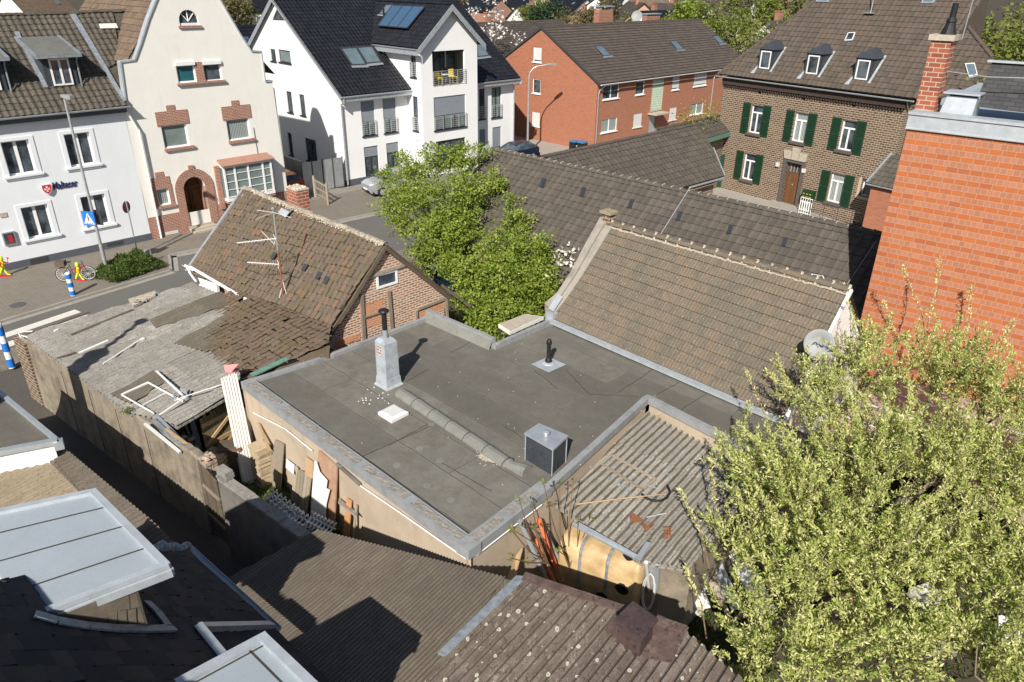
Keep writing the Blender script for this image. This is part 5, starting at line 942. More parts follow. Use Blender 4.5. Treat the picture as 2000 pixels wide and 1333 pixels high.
# ---------------------------------------------------------------- F : flat-roofed building
zF = 3.0; FA, FB_, FC, FD_, FE, FE2, FG, FI, FJ, FK = [P(x, y, zF) for x, y in ((470, 746), (915, 1078), (1078, 952), (1267, 780), (1550, 925), (1620, 860), (1076, 626), (968, 673), (838, 617), (648, 690))]
hF = thing('flat_roofed_building', 'low ochre-walled building with big L-shaped felted flat roof, centre', 'building', (FA+FB_+FG+FD_)/4-Z*zF)
outl = [FA, FB_, FC, FD_, FE, FE2, FG, FI, FJ, FK]; dz = Vector((0, 0, -.09))
m = MB(); m.poly([p+dz for p in outl]); m.f[-1] = m.f[-1][::-1] if False else m.f[-1]
def strip(pts, w=.03, z=2.912, mi=1, rn=.5, zt=.006):
    for a, b in zip(pts[:-1], pts[1:]):
        m.bar(P(*a, z+zt/2), P(*b, z+zt/2), w*.62, zt, mi, rn)
rg = random.Random(8)
def wob(a, b, n=14, amp=.9):
    return [(a[0]+(b[0]-a[0])*i/n+rg.uniform(-amp, amp), a[1]+(b[1]-a[1])*i/n+rg.uniform(-amp, amp)) for i in range(n+1)]
for a, b in (((795, 745), (835, 722)), ((1150, 770), (1245, 775)), ((1105, 722), (1150, 770)), ((1205, 768), (1275, 722)), ((1285, 770), (1330, 745)), ((1330, 800), (1378, 770)), ((760, 870), (860, 815)), ((690, 900), (845, 830)), ((855, 900), (960, 960)), ((1090, 760), (1040, 720))):
    strip(wob(a, b), .022, rn=rg.random())
for a, b in (((880, 690), (935, 660)), ((1020, 855), (980, 830))): strip(wob(a, b, 6), .02)
m.build('roof_felt', [M['felt'], M['feltseam']], hF)
def cop(name, a, b, w, h0, h1, mat, side=1, ext=.0):
    m = MB(); d = (b-a).normalized(); s = Vector((-d.y, d.x, 0))*side; m.box(a-d*ext+Z*h0, d*((b-a).length+2*ext), s*w, Z*(h1-h0), 0, .5); return m
def inward(a, b): d = (b-a).normalized(); return Vector((-d.y, d.x, 0))
cpm = MB()
ci_ = 0
for a, b, w, h0, h1 in ((FA, FB_, .34, -.22, 0), (FB_, FC, .34, -.22, 0), (FC, FD_, .16, -.16, .02), (FD_, FE, .16, -.16, .02), (FG, FI, .14, -.2, .06), (FI, FJ, .14, -.2, .22), (FK, FA, .16, -.2, -.02), (FJ, FK, .14, -.2, .0)):
    d = (b-a).normalized(); s = inward(a, b); ci_ += 1; cpm.box(a+Z*h0, d*(b-a).length, s*w, Z*(h1-h0+.003*ci_), 0, .5)
for v_, a_, b_, w1, z1 in ((FD_, FC, FE, .16, .028), (FI, FG, FJ, .14, .04), (FB_, FA, FC, .34, .018)):
    s1 = inward(a_, v_) if v_ != FI else inward(a_, v_); s2 = inward(v_, b_); cpm.prism([v_-Z*.15-(s1+s2)*.004, v_+s1*w1-Z*.15, v_+(s1+s2)*w1-Z*.15, v_+s2*w1-Z*.15], Z*(.15+z1), 0, .5)
cpm.build('parapet_coping', M['coping'], hF)
m = MB(); d = (FI-FJ).normalized(); s = inward(FI, FJ); a = FJ+s*.14-Z*.09; b = FI+s*.14-Z*.09; m.quad(a+Z*.26, b+Z*.26, b+s*.16, a+s*.16); m.quad(a+Z*.26, a+s*.16, a, a); m.build('parapet_upstand', M['feltp'], hF)
m = MB()
for a, b in ((FA, FB_), (FB_, FC)):
    d = (b-a).normalized(); s = inward(a, b); L = (b-a).length; n = 5 if L > 5 else 2
    for i in range(n):
        p = a+d*(.25+i*(L-.4)/n); l = (L-.4)/n-.22; 
        N_ = 16; vs = []; 
        for k in range(N_+1):
            for j in range(5): vs.append(p+d*l*k/N_+s*(.07+.2*j/4)+Z*(.012+rg.random()*.014))
        m.add(vs, [(k*5+j, (k+1)*5+j, (k+1)*5+j+1, k*5+j+1) for k in range(N_) for j in range(4)], 0, rg.random())
m.build('gravel_infill', M['copgravel'], hF)
m = MB(); 
for a, b in ((FA, FB_), (FB_, FC), (FC, FD_), (FD_, FE), (FE, FE2), (FG, FI), (FI, FJ), (FJ, FK), (FK, FA)):
    s = inward(a, b)*.06; m.quad(Vector((a.x, a.y, -.1))+s, Vector((b.x, b.y, -.1))+s, b+s-Z*.1, a+s-Z*.1, 0, .5)
m.build('wall', M['ochre'], hF)
m = MB(); s = -inward(FA, FB_)*.02; a = P(505, 792, 2.6); wf = Fac(Vector((FA.x, FA.y, 0))+inward(FA, FB_)*.04, math.degrees(math.atan2((FB_-FA).y, (FB_-FA).x)))
def wp2(x, y): u, z = wf.uv(x, y); return wf.pt(u, z, .03)
m.tube([wp2(497, 806), wp2(560, 838), wp2(612, 880)], .018, 6); m.build('white_cable_pipe', M['wplastic'], hF); m = MB(); m.tube([wp2(706, 948), wp2(790, 1005), wp2(912, 1090)], .018, 6)
wf2 = Fac(Vector((FB_.x, FB_.y, 0))+inward(FB_, FC)*.04, math.degrees(math.atan2((FC-FB_).y, (FC-FB_).x)))
def wp3(x, y, o=.03): u, z = wf2.uv(x, y); return wf2.pt(u, z, o)
m.tube([wp2(914, 1091), wp3(930, 1082), wp3(1056, 985)], .018, 6); m.build('white_cable_pipe', M['wplastic'], hF)
m = MB(); m.tube([wp2(660, 905), wp2(706, 946)], .045, 8); m.build('short_wall_pipe', M['darkrender'], hF)
# felt-covered roll (old parapet) across the roof
m = MB(); a = P(783, 768, 2.92); b = P(990, 905, 2.92); n_ = 6; a.z -= .07; b.z -= .07; pr0 = None
for i in range(n_):
    p = a+(b-a)*i/n_; q = a+(b-a)*(i+1.06)/n_; m.tube([p-Z*.03, p+Z*.0, q+Z*.0, q-Z*.03], [.14, .215, .205, .14], 14)
    m.tube([q-(b-a).normalized()*.03, q-(b-a).normalized()*.015], [.222, .222], 14, 1)
m.tube([b, P(1030, 925, 2.9)], [.15, .2], 10); m.build('felt_roll', [M['feltp'], M['feltseam']], hF)
for x, y in ((820, 876), (860, 900), (775, 909), (835, 949), (881, 977), (843, 829)): m = MB(); m.lathe(P(x, y, 2.914), [(.095, 0), (.095, .006), (.085, .008)], 16, r=.5); m.build('round_patch', M['feltp'], hF)
m = MB(); rgn = random.Random(5)
for i in range(60): x = rgn.gauss(955, 14); y = rgn.gauss(893, 7); m.lathe(P(x, y, 2.915), [(.012, 0), (.02, .008), (.008, .016)], 6)
m.build('gravel_patch', M['stone'], hF, )
m = MB(); m.poly([P(x, y, 2.918) for x, y in ((944, 878), (968, 887), (966, 905), (948, 900), (933, 894))]); m.build('bare_patch', M['mortar'], hF)
m = MB()
for i in range(18): x, y = rgn.uniform(690, 760), rgn.uniform(757, 790); m.lathe(P(x, y, 2.915), [(.01, 0), (rgn.uniform(.01, .03), .01), (.006, .02)], 6)
for i in range(55): x, y = rgn.uniform(540, 1300), rgn.uniform(660, 960); m.lathe(P(x, y, 2.915), [(.008, 0), (.012, .006), (.004, .012)], 5)
dbx = m.build('plaster_crumb', M['wplastic'], label='scattered pale crumbs lying on the felted flat roof', cat='debris', kind='stuff')
# chimney on F
cb = P(757, 762, 2.9); aC = 47; cx = U(-43); cy = U(47); bs = cb+U(2)*0
m = MB(); o = cb; w = .42; wy = .46
def taper(m, o, w0, d0, w1, d1, z0, z1, mi=0):
    vs = []
    for (w_, d_, z_) in ((w0, d0, z0), (w1, d1, z1)):
        for sx, sy in ((-1, -1), (1, -1), (1, 1), (-1, 1)): vs.append(o+U(-43)*sx*w_/2+U(47)*sy*d_/2+Z*z_)
    m.add(vs, [(0, 1, 5, 4), (1, 2, 6, 5), (2, 3, 7, 6), (3, 0, 4, 7), (4, 5, 6, 7)], mi, .5)
cc0 = (P(736, 750, 2.9)+P(783, 752, 2.9))/2; cc0 = Vector((cc0.x, cc0.y, 2.88)); H0 = 1.42
taper(m, cc0, .62, .62, .50, .50, 0, .10); taper(m, cc0, .50, .50, .47, .47, .10, .30); taper(m, cc0, .44, .44, .42, .42, .30, H0-.06); taper(m, cc0, .42, .42, .28, .28, H0-.06, H0+.04)
chF = m.build('painted_chimney', m_plaster('flaking_grey_paint', (.40, .44, .48), (.17, .19, .20), .75, scale=3), hF)
m = MB(); m.lathe(cc0+Z*H0, [(.075, 0), (.07, .28)], 14); m.build('flue_base', M['gplastic'], chF)
m = MB(); m.lathe(cc0+Z*(H0+.26), [(.068, 0), (.068, .55), (.075, .56), (.075, .58), (.05, .6)], 14); m.lathe(cc0+Z*(H0+.80), [(.14, 0), (.15, .02), (.12, .06), (.03, .09)], 18); m.tube([cc0+Z*(H0+.52), cc0+Z*(H0+.54)], .075, 14); m.build('flue_pipe', M['black'], chF)
m = MB(); p = cc0-U(47)*.222+Z*(H0-.42); m.box(p-U(-43)*.11, U(-43)*.15, U(47)*.012, Z*.27); m.build('bare_brick_spot', M['oldbrick'], chF)
# roof light
m = MB(); q = [P(738, 806, 2.98), P(765, 823, 2.98), P(798, 806, 2.98), P(770, 790, 2.98)]; ct = sum(q, Vector())/4; m.prism([p-Z*.08 for p in q], Z*.09); inn = [p+(ct-p)*.28+Z*.05 for p in q]; qq = [p+Z*.012 for p in q]
for i in range(4): j = (i+1) % 4; m.quad(qq[i], qq[j], inn[j], inn[i])
rl = m.build('roof_light', M['wplastic'], hF); m = MB(); m.poly([p+Z*.004 for p in inn]); m.build('dome', M['shutw'], rl)
# vent pipe
m = MB(); q = [P(1038, 712, 2.93), P(1072, 728, 2.93), P(1105, 713, 2.93), P(1071, 698, 2.93)]; m.prism(q, Z*.012); vb = P(1071, 710, 2.93); m.lathe(vb, [(.2, .0), (.17, .03), (.11, .05)], 18); vp = m.build('vent_base_plate', M['zincl'], hF)
m = MB(); m.lathe(vb, [(.07, .04), (.10, .07), (.105, .11), (.08, .16), (.062, .19), (.06, .35), (.066, .36), (.062, .38), (.06, .62), (.085, .64), (.08, .72), (.05, .78), (.01, .80)], 18); m.build('vent_pipe', M['black'], vp, smooth=True)
# clad box
q = [P(1025, 905, 2.9), P(1080, 937, 2.9), P(1108, 915, 2.9), P(1054, 888, 2.9)]
bz = 3.62; tq = [P(1026, 848, bz), P(1080, 879, bz), P(1108, 853, bz), P(1053, 830, bz)]; ctq = sum(tq, Vector())/4; m = MB(); tq2 = [ctq+(p-ctq)*.96 for p in tq]; m.prism([Vector((p.x, p.y, 2.78)) for p in tq2], Z*(bz-2.78)); bxm = m.build('clad_flue_box', M['slate'], hF)
m = MB(); m.prism([ctq+(p-ctq)*1.05-Z*.02 for p in tq], Z*.05); m.lathe(ctq+Z*.03, [(.05, 0), (.05, .05), (.085, .06), (.085, .1), (.02, .12)], 14)
for p in tq2: m.box(Vector((p.x, p.y, 2.8))+(p-ctq).normalized()*.012-Vector((.012, .012, 0)), (.024, 0, 0), (0, .024, 0), Z*(bz-2.8))
m.build('box_lid', M['zinc'], bxm)
# white flat object behind
m = MB(); q = [P(973, 640, 2.3), P(995, 655, 2.3), P(1062, 625, 2.3), P(1025, 620, 2.3)]; m.prism([p+Z*.0 for p in q], Z*.12); cp_ = m.build('canopy', M['wplastic'], label='small tan-topped canopy projecting behind the flat roof by the bushes', cat='canopy'); m = MB(); cq = sum(q, Vector())/4; m.prism([cq+(p-cq)*.94+Z*.121 for p in q], Z*.006); m.build('canopy_top', M['stone'], cp_)
m = MB(); [m.bar(Vector((p.x, p.y, -.1)), p, .08) for p in (q[0]+(cq-q[0])*.1, q[3]+(cq-q[3])*.1, q[2])]; m.build('canopy_post', M['dsteel'], cp_)
# ---------------------------------------------------------------- N : old brick and timber house with sagging tile roof
NA = P(752, 478, 5.45); dNr = U(-45); sNr = U(45); NL = P(478, 368, 5.55); nr = (NL-NA).normalized()
NeL = P(362, 515, 3.2); NeR = P(650, 655, 3.02)
hNN = thing('old_cottage', 'old cottage with lichen-covered sagging tile roof and patched brick gable with timber posts', 'house', (NA+NL)/2-Z*5.5)
plNa = P3(NL, NA, (NeL+NeR)/2)
q = [NeL, NeR, NA, NL]; q = [onp(plNa, p) for p in q]
m = MB(); sheet(m, q, q[0], q[1], .24, .27, lambda x: .022*math.sin(2*math.pi*x)+.004*math.sin(6*math.pi*x), 6, .034, .022, sag=.045, sagf=.9, seed=61, skewj=.035)
bkL = NL+U(45)*2.5-Z*2.4; bkR = NA+U(45)*2.5-Z*2.4; sheet(m, [bkR, bkL, NL, NA], bkL, bkR, .24, .27, PF_PAN, 4, .034, .02, seed=62, skewj=.03); m.build('roof', M['tileN'], hNN)
m = MB(); ridge(m, q[3]+Z*.03, q[2]+Z*.03, .115, .32, jit=.02, seed=9); m.build('ridge', M['ridgeold'], hNN)
m = MB(); rg = random.Random(7); k = 130
for i in range(k):
    p = q[3]+(q[2]-q[3])*(i+rg.random())/k+(NeL-NL).normalized()*rg.uniform(.05, .14)+Z*rg.uniform(-.01, .05); m.lathe(p, [(.02, -.02), (rg.uniform(.02, .05), .01), (.015, .04)], 6, r=rg.random())
m.build('mortar_lumps', M['mortar'], hNN)
NG = Fac(Vector((NA.x, NA.y, 0))-dNr*.0, 45); NG.o = Vector((NA.x, NA.y, 0))-dNr*.12
gl = [(-2.3, -.1), (2.42, -.1), (2.42, 2.95), (0, 5.36), (-2.3, 3.0)]
window(hNN, NG, (736, 565.5), (775, 525), mull=0, depth=.02, fw=.075)
m = MB(); NG.wall(m, gl, 0, .1); back_hull(m, [NG.pt(2.42, 0), NG.pt(2.42, 0)+nr*7.8, NG.pt(-2.3, 0)+nr*7.8, NG.pt(-2.3, 0)], -.1, 2.98); m.poly([p+nr*7.9 for p in (NG.pt(-2.3, -.1), NG.pt(2.42, -.1), NG.pt(2.42, 2.95), NG.pt(0, 5.36), NG.pt(-2.3, 3.0))]); m.build('brick_gable', M['oldbrick'], hNN)
for bl, tr in (((707, 645), (752, 583)), ((655, 680), (703, 650)), ((818, 620), (868, 590))):
    r = NG.rect(bl, tr); m = MB(); NG.bx(m, r[0], r[1], r[2], r[3], .0, .012); m.build('orange_brick_infill', M['orgbrick'], hNN)
def gp(x, y, o=.03): u, z = NG.uv(x, y); return NG.pt(u, z, o)
for a, b, w in (((705, 575), (711, 672), .11), ((758, 568), (765, 650), .12), ((812, 606), (813, 636), .09), ((870, 585), (873, 625), .09), ((815, 604), (872, 582), .09), ((720, 540), (795, 515), .11), ((709, 620), (748, 608), .05)):
    m = MB(); m.bar(gp(*a), gp(*b), w, .07, up=NG.n); m.build('timber_post' if abs(a[0]-b[0]) < 10 else 'timber_rail', M['beam'], hNN)
m = MB(); m.bar(NG.pt(-2.4, 2.86, .1), NG.pt(0, 5.36, .1), .12, .12); m.bar(NG.pt(0, 5.36, .1), NG.pt(2.6, 2.86, .1), .1, .12); m.build('verge_board', M['woodd'], hNN)
m = MB(); 
for i in range(16): p = NG.pt(0, 5.46, .12)+(NG.pt(2.6, 2.95, .12)-NG.pt(0, 5.46, .12))*i/16; m.bar(p, p+(U(45)*.17-Z*.165), .2, .035)
m.build('verge_tiles', M['tileN'], hNN)
m = MB(); a = q[0]+Z*.02-nM*0; b = q[3]; m.bar(a+nr*.06, b+nr*.06, .12, .09); m.build('zinc_verge', M['zinc'], hNN)
m = MB(); s = Vector((-1, 1, 0)).normalized(); d_ = (NeR-NeL).normalized(); n__ = Vector((d_.y, -d_.x, 0)); n__ = n__ if n__.y < 0 else -n__
f0 = P(372, 522, 3.12); f1 = P(492, 592, 2.98); m.bar(f0, f1, .05, .1); f1 = P(410, 548, 3.05); dN = (f1-f0).normalized(); m.prism([f0-n__*.2-Z*.1, f1-n__*.2-Z*.1, f1-n__*.2-Z*3, f0-n__*.2-Z*3], n__*-.1); m.build('white_fascia_wall', M['white'], hNN)
m = MB(); m.tube([P(366, 522, 3.1), P(372, 535, 2.9), P(382, 549, 2.6), P(384, 552, 2.4)], .045, 8); gutter(m, P(358, 517, 3.13), P(376, 527, 3.1), .06); m.build('downpipe', M['wplastic'], hNN)
# cottage chimney
cN = q[3]+(q[2]-q[3])*.33+U(45)*.35; zt_ = hz = None
m = MB(); c_ = onp(plNa, P(574, 407, 5.5))+U(45)*.22; c_ = Vector((c_.x, c_.y, 5.0)); m.cbox(c_, .72, .48, 1.18, -45); chN = m.build('cottage_chimney', M['chimbrick'], hNN)
m = MB(); rg = random.Random(3); m.cbox(c_+Z*1.18, .75, .51, .05, -45)
for i in range(50): m.lathe(c_+Z*1.2+U(-45)*rg.uniform(-.3, .3)+U(45)*rg.uniform(-.2, .2), [(.05, -.02), (rg.uniform(.05, .1), .0), (.03, rg.uniform(.03, .09))], 7, r=rg.random())
m.build('crumbling_mortar_cap', M['mortar'], chN)
m = MB(); a, b, c, d = [plNa.at(*x)+plNa.n*.07 for x in ((553, 415), (562, 428), (577, 414), (566, 408))]; m.prism([plNa.at(546, 418)+plNa.n*.07, plNa.at(561, 428)+plNa.n*.07, plNa.at(569, 417)+plNa.n*.07, plNa.at(553, 409)+plNa.n*.07], plNa.n*.02)
m.prism([plNa.at(561, 428)+plNa.n*.07, plNa.at(564, 430)+plNa.n*.16, plNa.at(577, 414)+plNa.n*.16, plNa.at(572, 412)+plNa.n*.07], plNa.n*.02); m.build('chimney_flashing', M['zincl'], chN)
m = MB()
for x, y in ((530, 507), (590, 530), (632, 555), (617, 546)): 
    p = plNa.at(x, y)+plNa.n*.06; dd = (q[1]-q[0]).normalized(); uu = plNa.n.cross(dd); m.box(p, dd*.2, uu*.26, plNa.n*.02)
m.build('slate_patch', M['slate'], hNN)
# TV mast
mb_ = plNa.at(553, 583); mt = mb_+Z*2.35; mh_ = Vector((mb_.x, mb_.y, 0))
def vat(x, y): # point on vertical plane through the mast facing the camera
    pl = Pln(mb_, Vector((mb_.x, mb_.y, 0))); return pl.at(x, y)
m = MB(); t1 = vat(533, 408); m.tube([mb_-Z*.2, vat(547, 520), vat(543, 490)], .032, 8); ms = m.build('antenna_mast', M['rust'], label='rusty television aerial mast with two antennas on the cottage roof', cat='antenna')
m = MB(); m.tube([vat(543, 492), vat(534, 412)], .026, 8); m.lathe(vat(533, 408), [(.05, -.05), (.055, .02), (.02, .05)], 10); m.build('upper_tube', M['steel'], ms)
m = MB(); c1 = vat(541, 466); c2 = vat(548, 517)
for cc, dd_, L, k in ((c1, (U(190)-Z*.08), 1.25, 12), (c2, U(172), 1.15, 12)):
    m.tube([cc, cc+dd_*L], .012, 5); 
    for i in range(k): p = cc+dd_*(L*(i+1)/(k+1)); w = .16-.006*i; m.tube([p+U(100)*-w+Z*.0, p+U(100)*w], .007, 4)
    m.tube([cc+dd_*.1+Z*.15, cc+dd_*.05, cc+dd_*.1-Z*.15], .01, 4)
for a in (60, 150, 240, 330): m.tube([vat(534, 415), vat(534, 415)+U(a)*.75-Z*.05], .007, 4)
m.tube([c1+U(190)*.1-Z*.2, c1+U(170)*.5+Z*.2], .008, 4); m.build('antenna', M['wplastic'], ms)
m = MB(); ctr = [vat(548, 520), vat(551, 560), vat(546, 583)+Z*.03, vat(553, 588)+Z*.02, vat(561, 579), vat(552, 550), vat(540, 470)]; m.tube(ctr, .012, 5); m.build('aerial_cable', M['wplastic'], ms)
# lean-to roof N2
plN2 = P3(plNa.at(474, 578)+Z*.03, plNa.at(648, 648)+Z*.03, P(450, 718, 2.66))
q = [plN2.at(466, 556), plN2.at(648, 632), plN2.at(640, 690), plN2.at(512, 722), plN2.at(478, 735), plN2.at(340, 660)]
hLT = thing('lean_to', 'mossy tiled lean-to roof with loose orange tiles sloping down from the cottage', 'outbuilding', Vector((q[5].x+1.5, q[5].y, 0)))
m = MB(); sheet(m, q, q[0], q[1], .23, .25, lambda x: .02*math.sin(2*math.pi*x), 6, .03, .03, sag=.04, sagf=1.1, seed=63, skewj=.05, drop=.012); m.build('roof', M['tileN2'], hLT)
m = MB(); 
for p0, p1, p2, p3 in (((508, 720), (636, 652), (650, 690), (530, 735)), ): 
    z_ = 2.98; m.prism([P(508, 724, 2.80), P(560, 694, 2.86), P(636, 652, 3.1), P(648, 690, 2.98), P(566, 712, 2.84)], Z*.02)
m.bar(P(648, 668, 3.2), P(640, 700, 2.7), .12, .1); m.build('bitumen_flashing', M['black'], hLT)
m = MB(); m.bar(P(492, 733, 2.85), P(562, 700, 2.92), .22, .03); m.build('green_flashing', M['greenpl'], hLT)
m = MB(); m.tube([P(636, 645, 3.1), P(637, 690, 3.0)], .04, 8); m.bar(P(700, 583, 3.7), P(640, 660, 3.1), .1, .05); m.build('black_pipe', M['black'], hLT)
m = MB(); back_hull(m, [Vector((p.x, p.y, 0)) for p in (P(655, 700, 2.9), P(478, 735, 2.6))], -.1, 2.55); m.build('wall', M['dirtyrender'], hLT)
# ---------------------------------------------------------------- J : junk shed with grey fibre cement roof
plJ = P3(P(45, 660, 2.42), P(385, 897, 2.34), P(480, 600, 2.88))
hJ = thing('shed', 'long low shed with crumbling grey fibre-cement roof behind the alley wall', 'shed', P(250, 700))
cdir = (P(278, 630, 2.7)-P(113, 703, 2.4)); cdir.z = 0; cdir.normalize(); cx_ = Vector((cdir.y, -cdir.x, 0))
def J(*pts): return [plJ.at(*p) for p in pts]
A0_ = plJ.at(45, 660)
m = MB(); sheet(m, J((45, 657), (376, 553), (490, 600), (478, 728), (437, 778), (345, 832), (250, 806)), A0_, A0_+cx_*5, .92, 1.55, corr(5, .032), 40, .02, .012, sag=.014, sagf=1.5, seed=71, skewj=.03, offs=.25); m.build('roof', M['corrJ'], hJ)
nJ = plJ.n
m = MB()
def ov(pts, mb, off=.035, s=0, mat=0, amp=.032): 
    ps = [p+nJ*off for p in J(*pts)]; sheet(mb, ps, A0_+nJ*off, A0_+cx_*5+nJ*off, .92, 1.55, corr(5, amp), 35, .01, .004, seed=s, slab=False, m=mat)
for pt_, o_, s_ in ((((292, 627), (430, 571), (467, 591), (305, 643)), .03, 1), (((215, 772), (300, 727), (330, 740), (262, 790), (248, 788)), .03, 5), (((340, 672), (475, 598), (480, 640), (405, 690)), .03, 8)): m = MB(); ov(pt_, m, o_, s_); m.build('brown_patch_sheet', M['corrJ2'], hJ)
m = MB(); a = P(300, 700); m.bar(plJ.at(155, 692)+nJ*.04, plJ.at(212, 667)+nJ*.04, .07, .03); m.bar(plJ.at(107, 650)+nJ*.05, plJ.at(115, 646)+nJ*.05, .06, .03); m.build('white_strip', M['wplastic'], hJ)
m = MB(); m.bar(plJ.at(140, 657)+nJ*.05, plJ.at(260, 608)+nJ*.05, .1, .04); m.bar(plJ.at(52, 656)+nJ*.04, plJ.at(175, 612)+nJ*.04, .1, .03); m.bar(plJ.at(112, 703)+nJ*.04, plJ.at(148, 691)+nJ*.04, .08, .03)
m.build('roof_batten', M['woodd'], hJ)
m = MB(); z_ = 2.5; m.bar(P(298, 585, 2.6), P(381, 557, 2.75), .1, .1); m.bar(P(307, 573, 2.75), P(309, 583, 2.5), .12, .1); m.build('roof_edge_trim', M['zinc'], hJ)
m = MB(); q = J((252, 590), (305, 573), (305, 583), (262, 603)); m.prism([p+nJ*.03 for p in q], Z*.08); m.build('block_course', m_brick('pale_block', [(.42, .36, .28), (.50, .43, .34)], (.3, .26, .2), .4, .2, .02), hJ)
m = MB(); m.tube([plJ.at(42, 663)+Z*.05, plJ.at(38, 656)+Z*.08, plJ.at(50, 651)+Z*.05, plJ.at(65, 650)+Z*.05], .02, 6); m.tube([plJ.at(42, 658)+Z*.05, plJ.at(55, 662)+Z*.05], .02, 6); m.build('plastic_hook', M['wplastic'], hJ)
m = MB(); back_hull(m, [Vector((p.x, p.y, 0)) for p in J((50, 652), (376, 556))], -.1, 2.5); a = J((437, 776), (345, 830)); back_hull(m, [Vector((p.x, p.y, 0))+Vector((.7, 1.5, 0)) for p in J((478, 728), (437, 776), (345, 828), (258, 803))], -.1, 2.3); m.build('wall', M['dirtyrender'], hJ)
m = MB(); p = plJ.at(275, 594)+nJ*.06; rg = random.Random(2)
vs = []; 
for i in range(7):
    for j in range(5): vs.append(p+U(20)*(i*.07-.2)+U(110)*(j*.07-.14)+Z*rg.uniform(0, .1))
m.add(vs, [(i*5+j, (i+1)*5+j, (i+1)*5+j+1, i*5+j+1) for i in range(6) for j in range(4)]); m.build('crumpled_rag', M['lead'], label='crumpled blue-grey rag lying on the far edge of the shed roof', cat='rag')
m = MB(); a = plJ.at(203, 714)+nJ*.06; b = plJ.at(272, 670)+nJ*.08; m.tube([a, b], .02, 6); m.prism([b, b+U(60)*.18+U(-30)*.07, b+U(60)*.2-U(-30)*.07], Z*.02); m.build('white_pole', M['wplastic'], label='thin white pole with flared end lying on the shed roof', cat='pole')
# alley wall in two lengths with a plank gate between
hAW = thing('garden_wall', 'long weathered cement-rendered wall along the dark alley, below the shed roof', 'wall', P(200, 880))
wl = [P(36, 656, 2.35), P(165, 742, 2.33), P(385, 896, 2.3)]
m = MB(); d_ = (wl[2]-wl[0]); d_.z = 0; dw = d_.normalized(); nw_ = Vector((dw.y, -dw.x, 0)); nw_ = nw_ if nw_.x < 0 else -nw_
L = d_.length; K = 60; vs = []; rg = random.Random(11)
top = [wl[0]+(wl[2]-wl[0])*i/K for i in range(K+1)]
for i, t in enumerate(top):
    zt = t.z+rg.uniform(-.03, .03); o = rg.uniform(-.012, .012); b_ = .0
    vs += [Vector((t.x, t.y, -.1))+nw_*(.06+o), Vector((t.x, t.y, zt*.5))+nw_*(.03+o*1.5), Vector((t.x, t.y, zt-.02))+nw_*o, Vector((t.x, t.y, zt+.02))-nw_*.06, Vector((t.x, t.y, zt))-nw_*.24, Vector((t.x, t.y, -.1))-nw_*.24]
m.add(vs, [(i*6+j, (i+1)*6+j, (i+1)*6+j+1, i*6+j+1) for i in range(K) for j in range(5)]+[tuple(range(6)), tuple(K*6+j for j in range(6))][::-1], 0, .5); m.build('render_face', M['dirtyrender'], hAW)
m = MB(); 
for t in (.30, .47, .62, .77): p = top[int(K*t)]; m.box(Vector((p.x, p.y, -.05))+nw_*.07, dw*.012, nw_*.012, Z*(p.z-.1))
m.build('wall_joint', M['black'], hAW)
m = MB(); m.box(Vector((wl[0].x, wl[0].y, -.1))-dw*.3-nw_*.2, dw*.9, nw_*.3, Z*2.35); m.build('brick_end', M['brownbrick'], hAW)
m = MB(); pq = wl[2]; rg = random.Random(5)
for i in range(20):
    for j in range(2): m.box(Vector((pq.x, pq.y, -.05+i*.115))+dw*(rg.uniform(-.02, .03))-nw_*(.02+j*.17+rg.uniform(0, .02)), dw*.26, -nw_*.15, Z*.10, 0, rg.random())
for i in range(10): m.lathe(Vector((pq.x, pq.y, 2.27))+dw*rg.uniform(0, .25)-nw_*rg.uniform(0, .3), [(.05, 0), (.08, .04), (.03, .1)], 6, r=rg.random())
m.build('brick_pier', m_plain('crumbling_pier_brick', (.38, .30, .23), .95, var=.5, scale=9), hAW)
m = MB(); a = P(391, 905, 2.15); b = P(424, 940, 2.05); v = b-a
for i in range(7): p = a+v*(i+.06)/7; q_ = a+v*(i+.94)/7; m.prism([Vector((p.x, p.y, .05)), Vector((q_.x, q_.y, .05)), q_+Z*rg.uniform(-.03, .03), p+Z*rg.uniform(-.03, .03)], nw_*.03)
pg = m.build('plank_gate', M['woodd'], label='grey vertical-board gate in the alley wall beside the crumbling pier', cat='gate'); m = MB(); [m.bar(Vector((a.x, a.y, z_))+nw_*.03, Vector((b.x, b.y, z_))+nw_*.03, .06, .08) for z_ in (.6, 1.5)]; m.build('gate_rail', M['woodg'], pg)
hAW2 = thing('yard_wall', 'cracked shaded render wall with mossy coping from the plank gate to the brown shed', 'wall', P(500, 1090))
m = MB(); a = P(426, 938, 2.2); b = P(600, 1062, 2.15); d_ = b-a; K = 30; vs = []; dw2 = Vector((d_.x, d_.y, 0)).normalized(); n2 = Vector((dw2.y, -dw2.x, 0)); n2 = n2 if n2.x < 0 else -n2
for i in range(K+1):
    t = a+d_*i/K; zt = t.z+rg.uniform(-.02, .02)+(.12 if i < 3 else 0); o = rg.uniform(-.01, .01); vs += [Vector((t.x, t.y, -.1))+n2*(.05+o), Vector((t.x, t.y, zt))+n2*o, Vector((t.x, t.y, zt))-n2*.22, Vector((t.x, t.y, -.1))-n2*.22]
m.add(vs, [(i*4+j, (i+1)*4+j, (i+1)*4+j+1, i*4+j+1) for i in range(K) for j in range(3)]+[(0, 1, 2, 3)], 0, .5); m.build('render_face', M['darkrender'], hAW2)
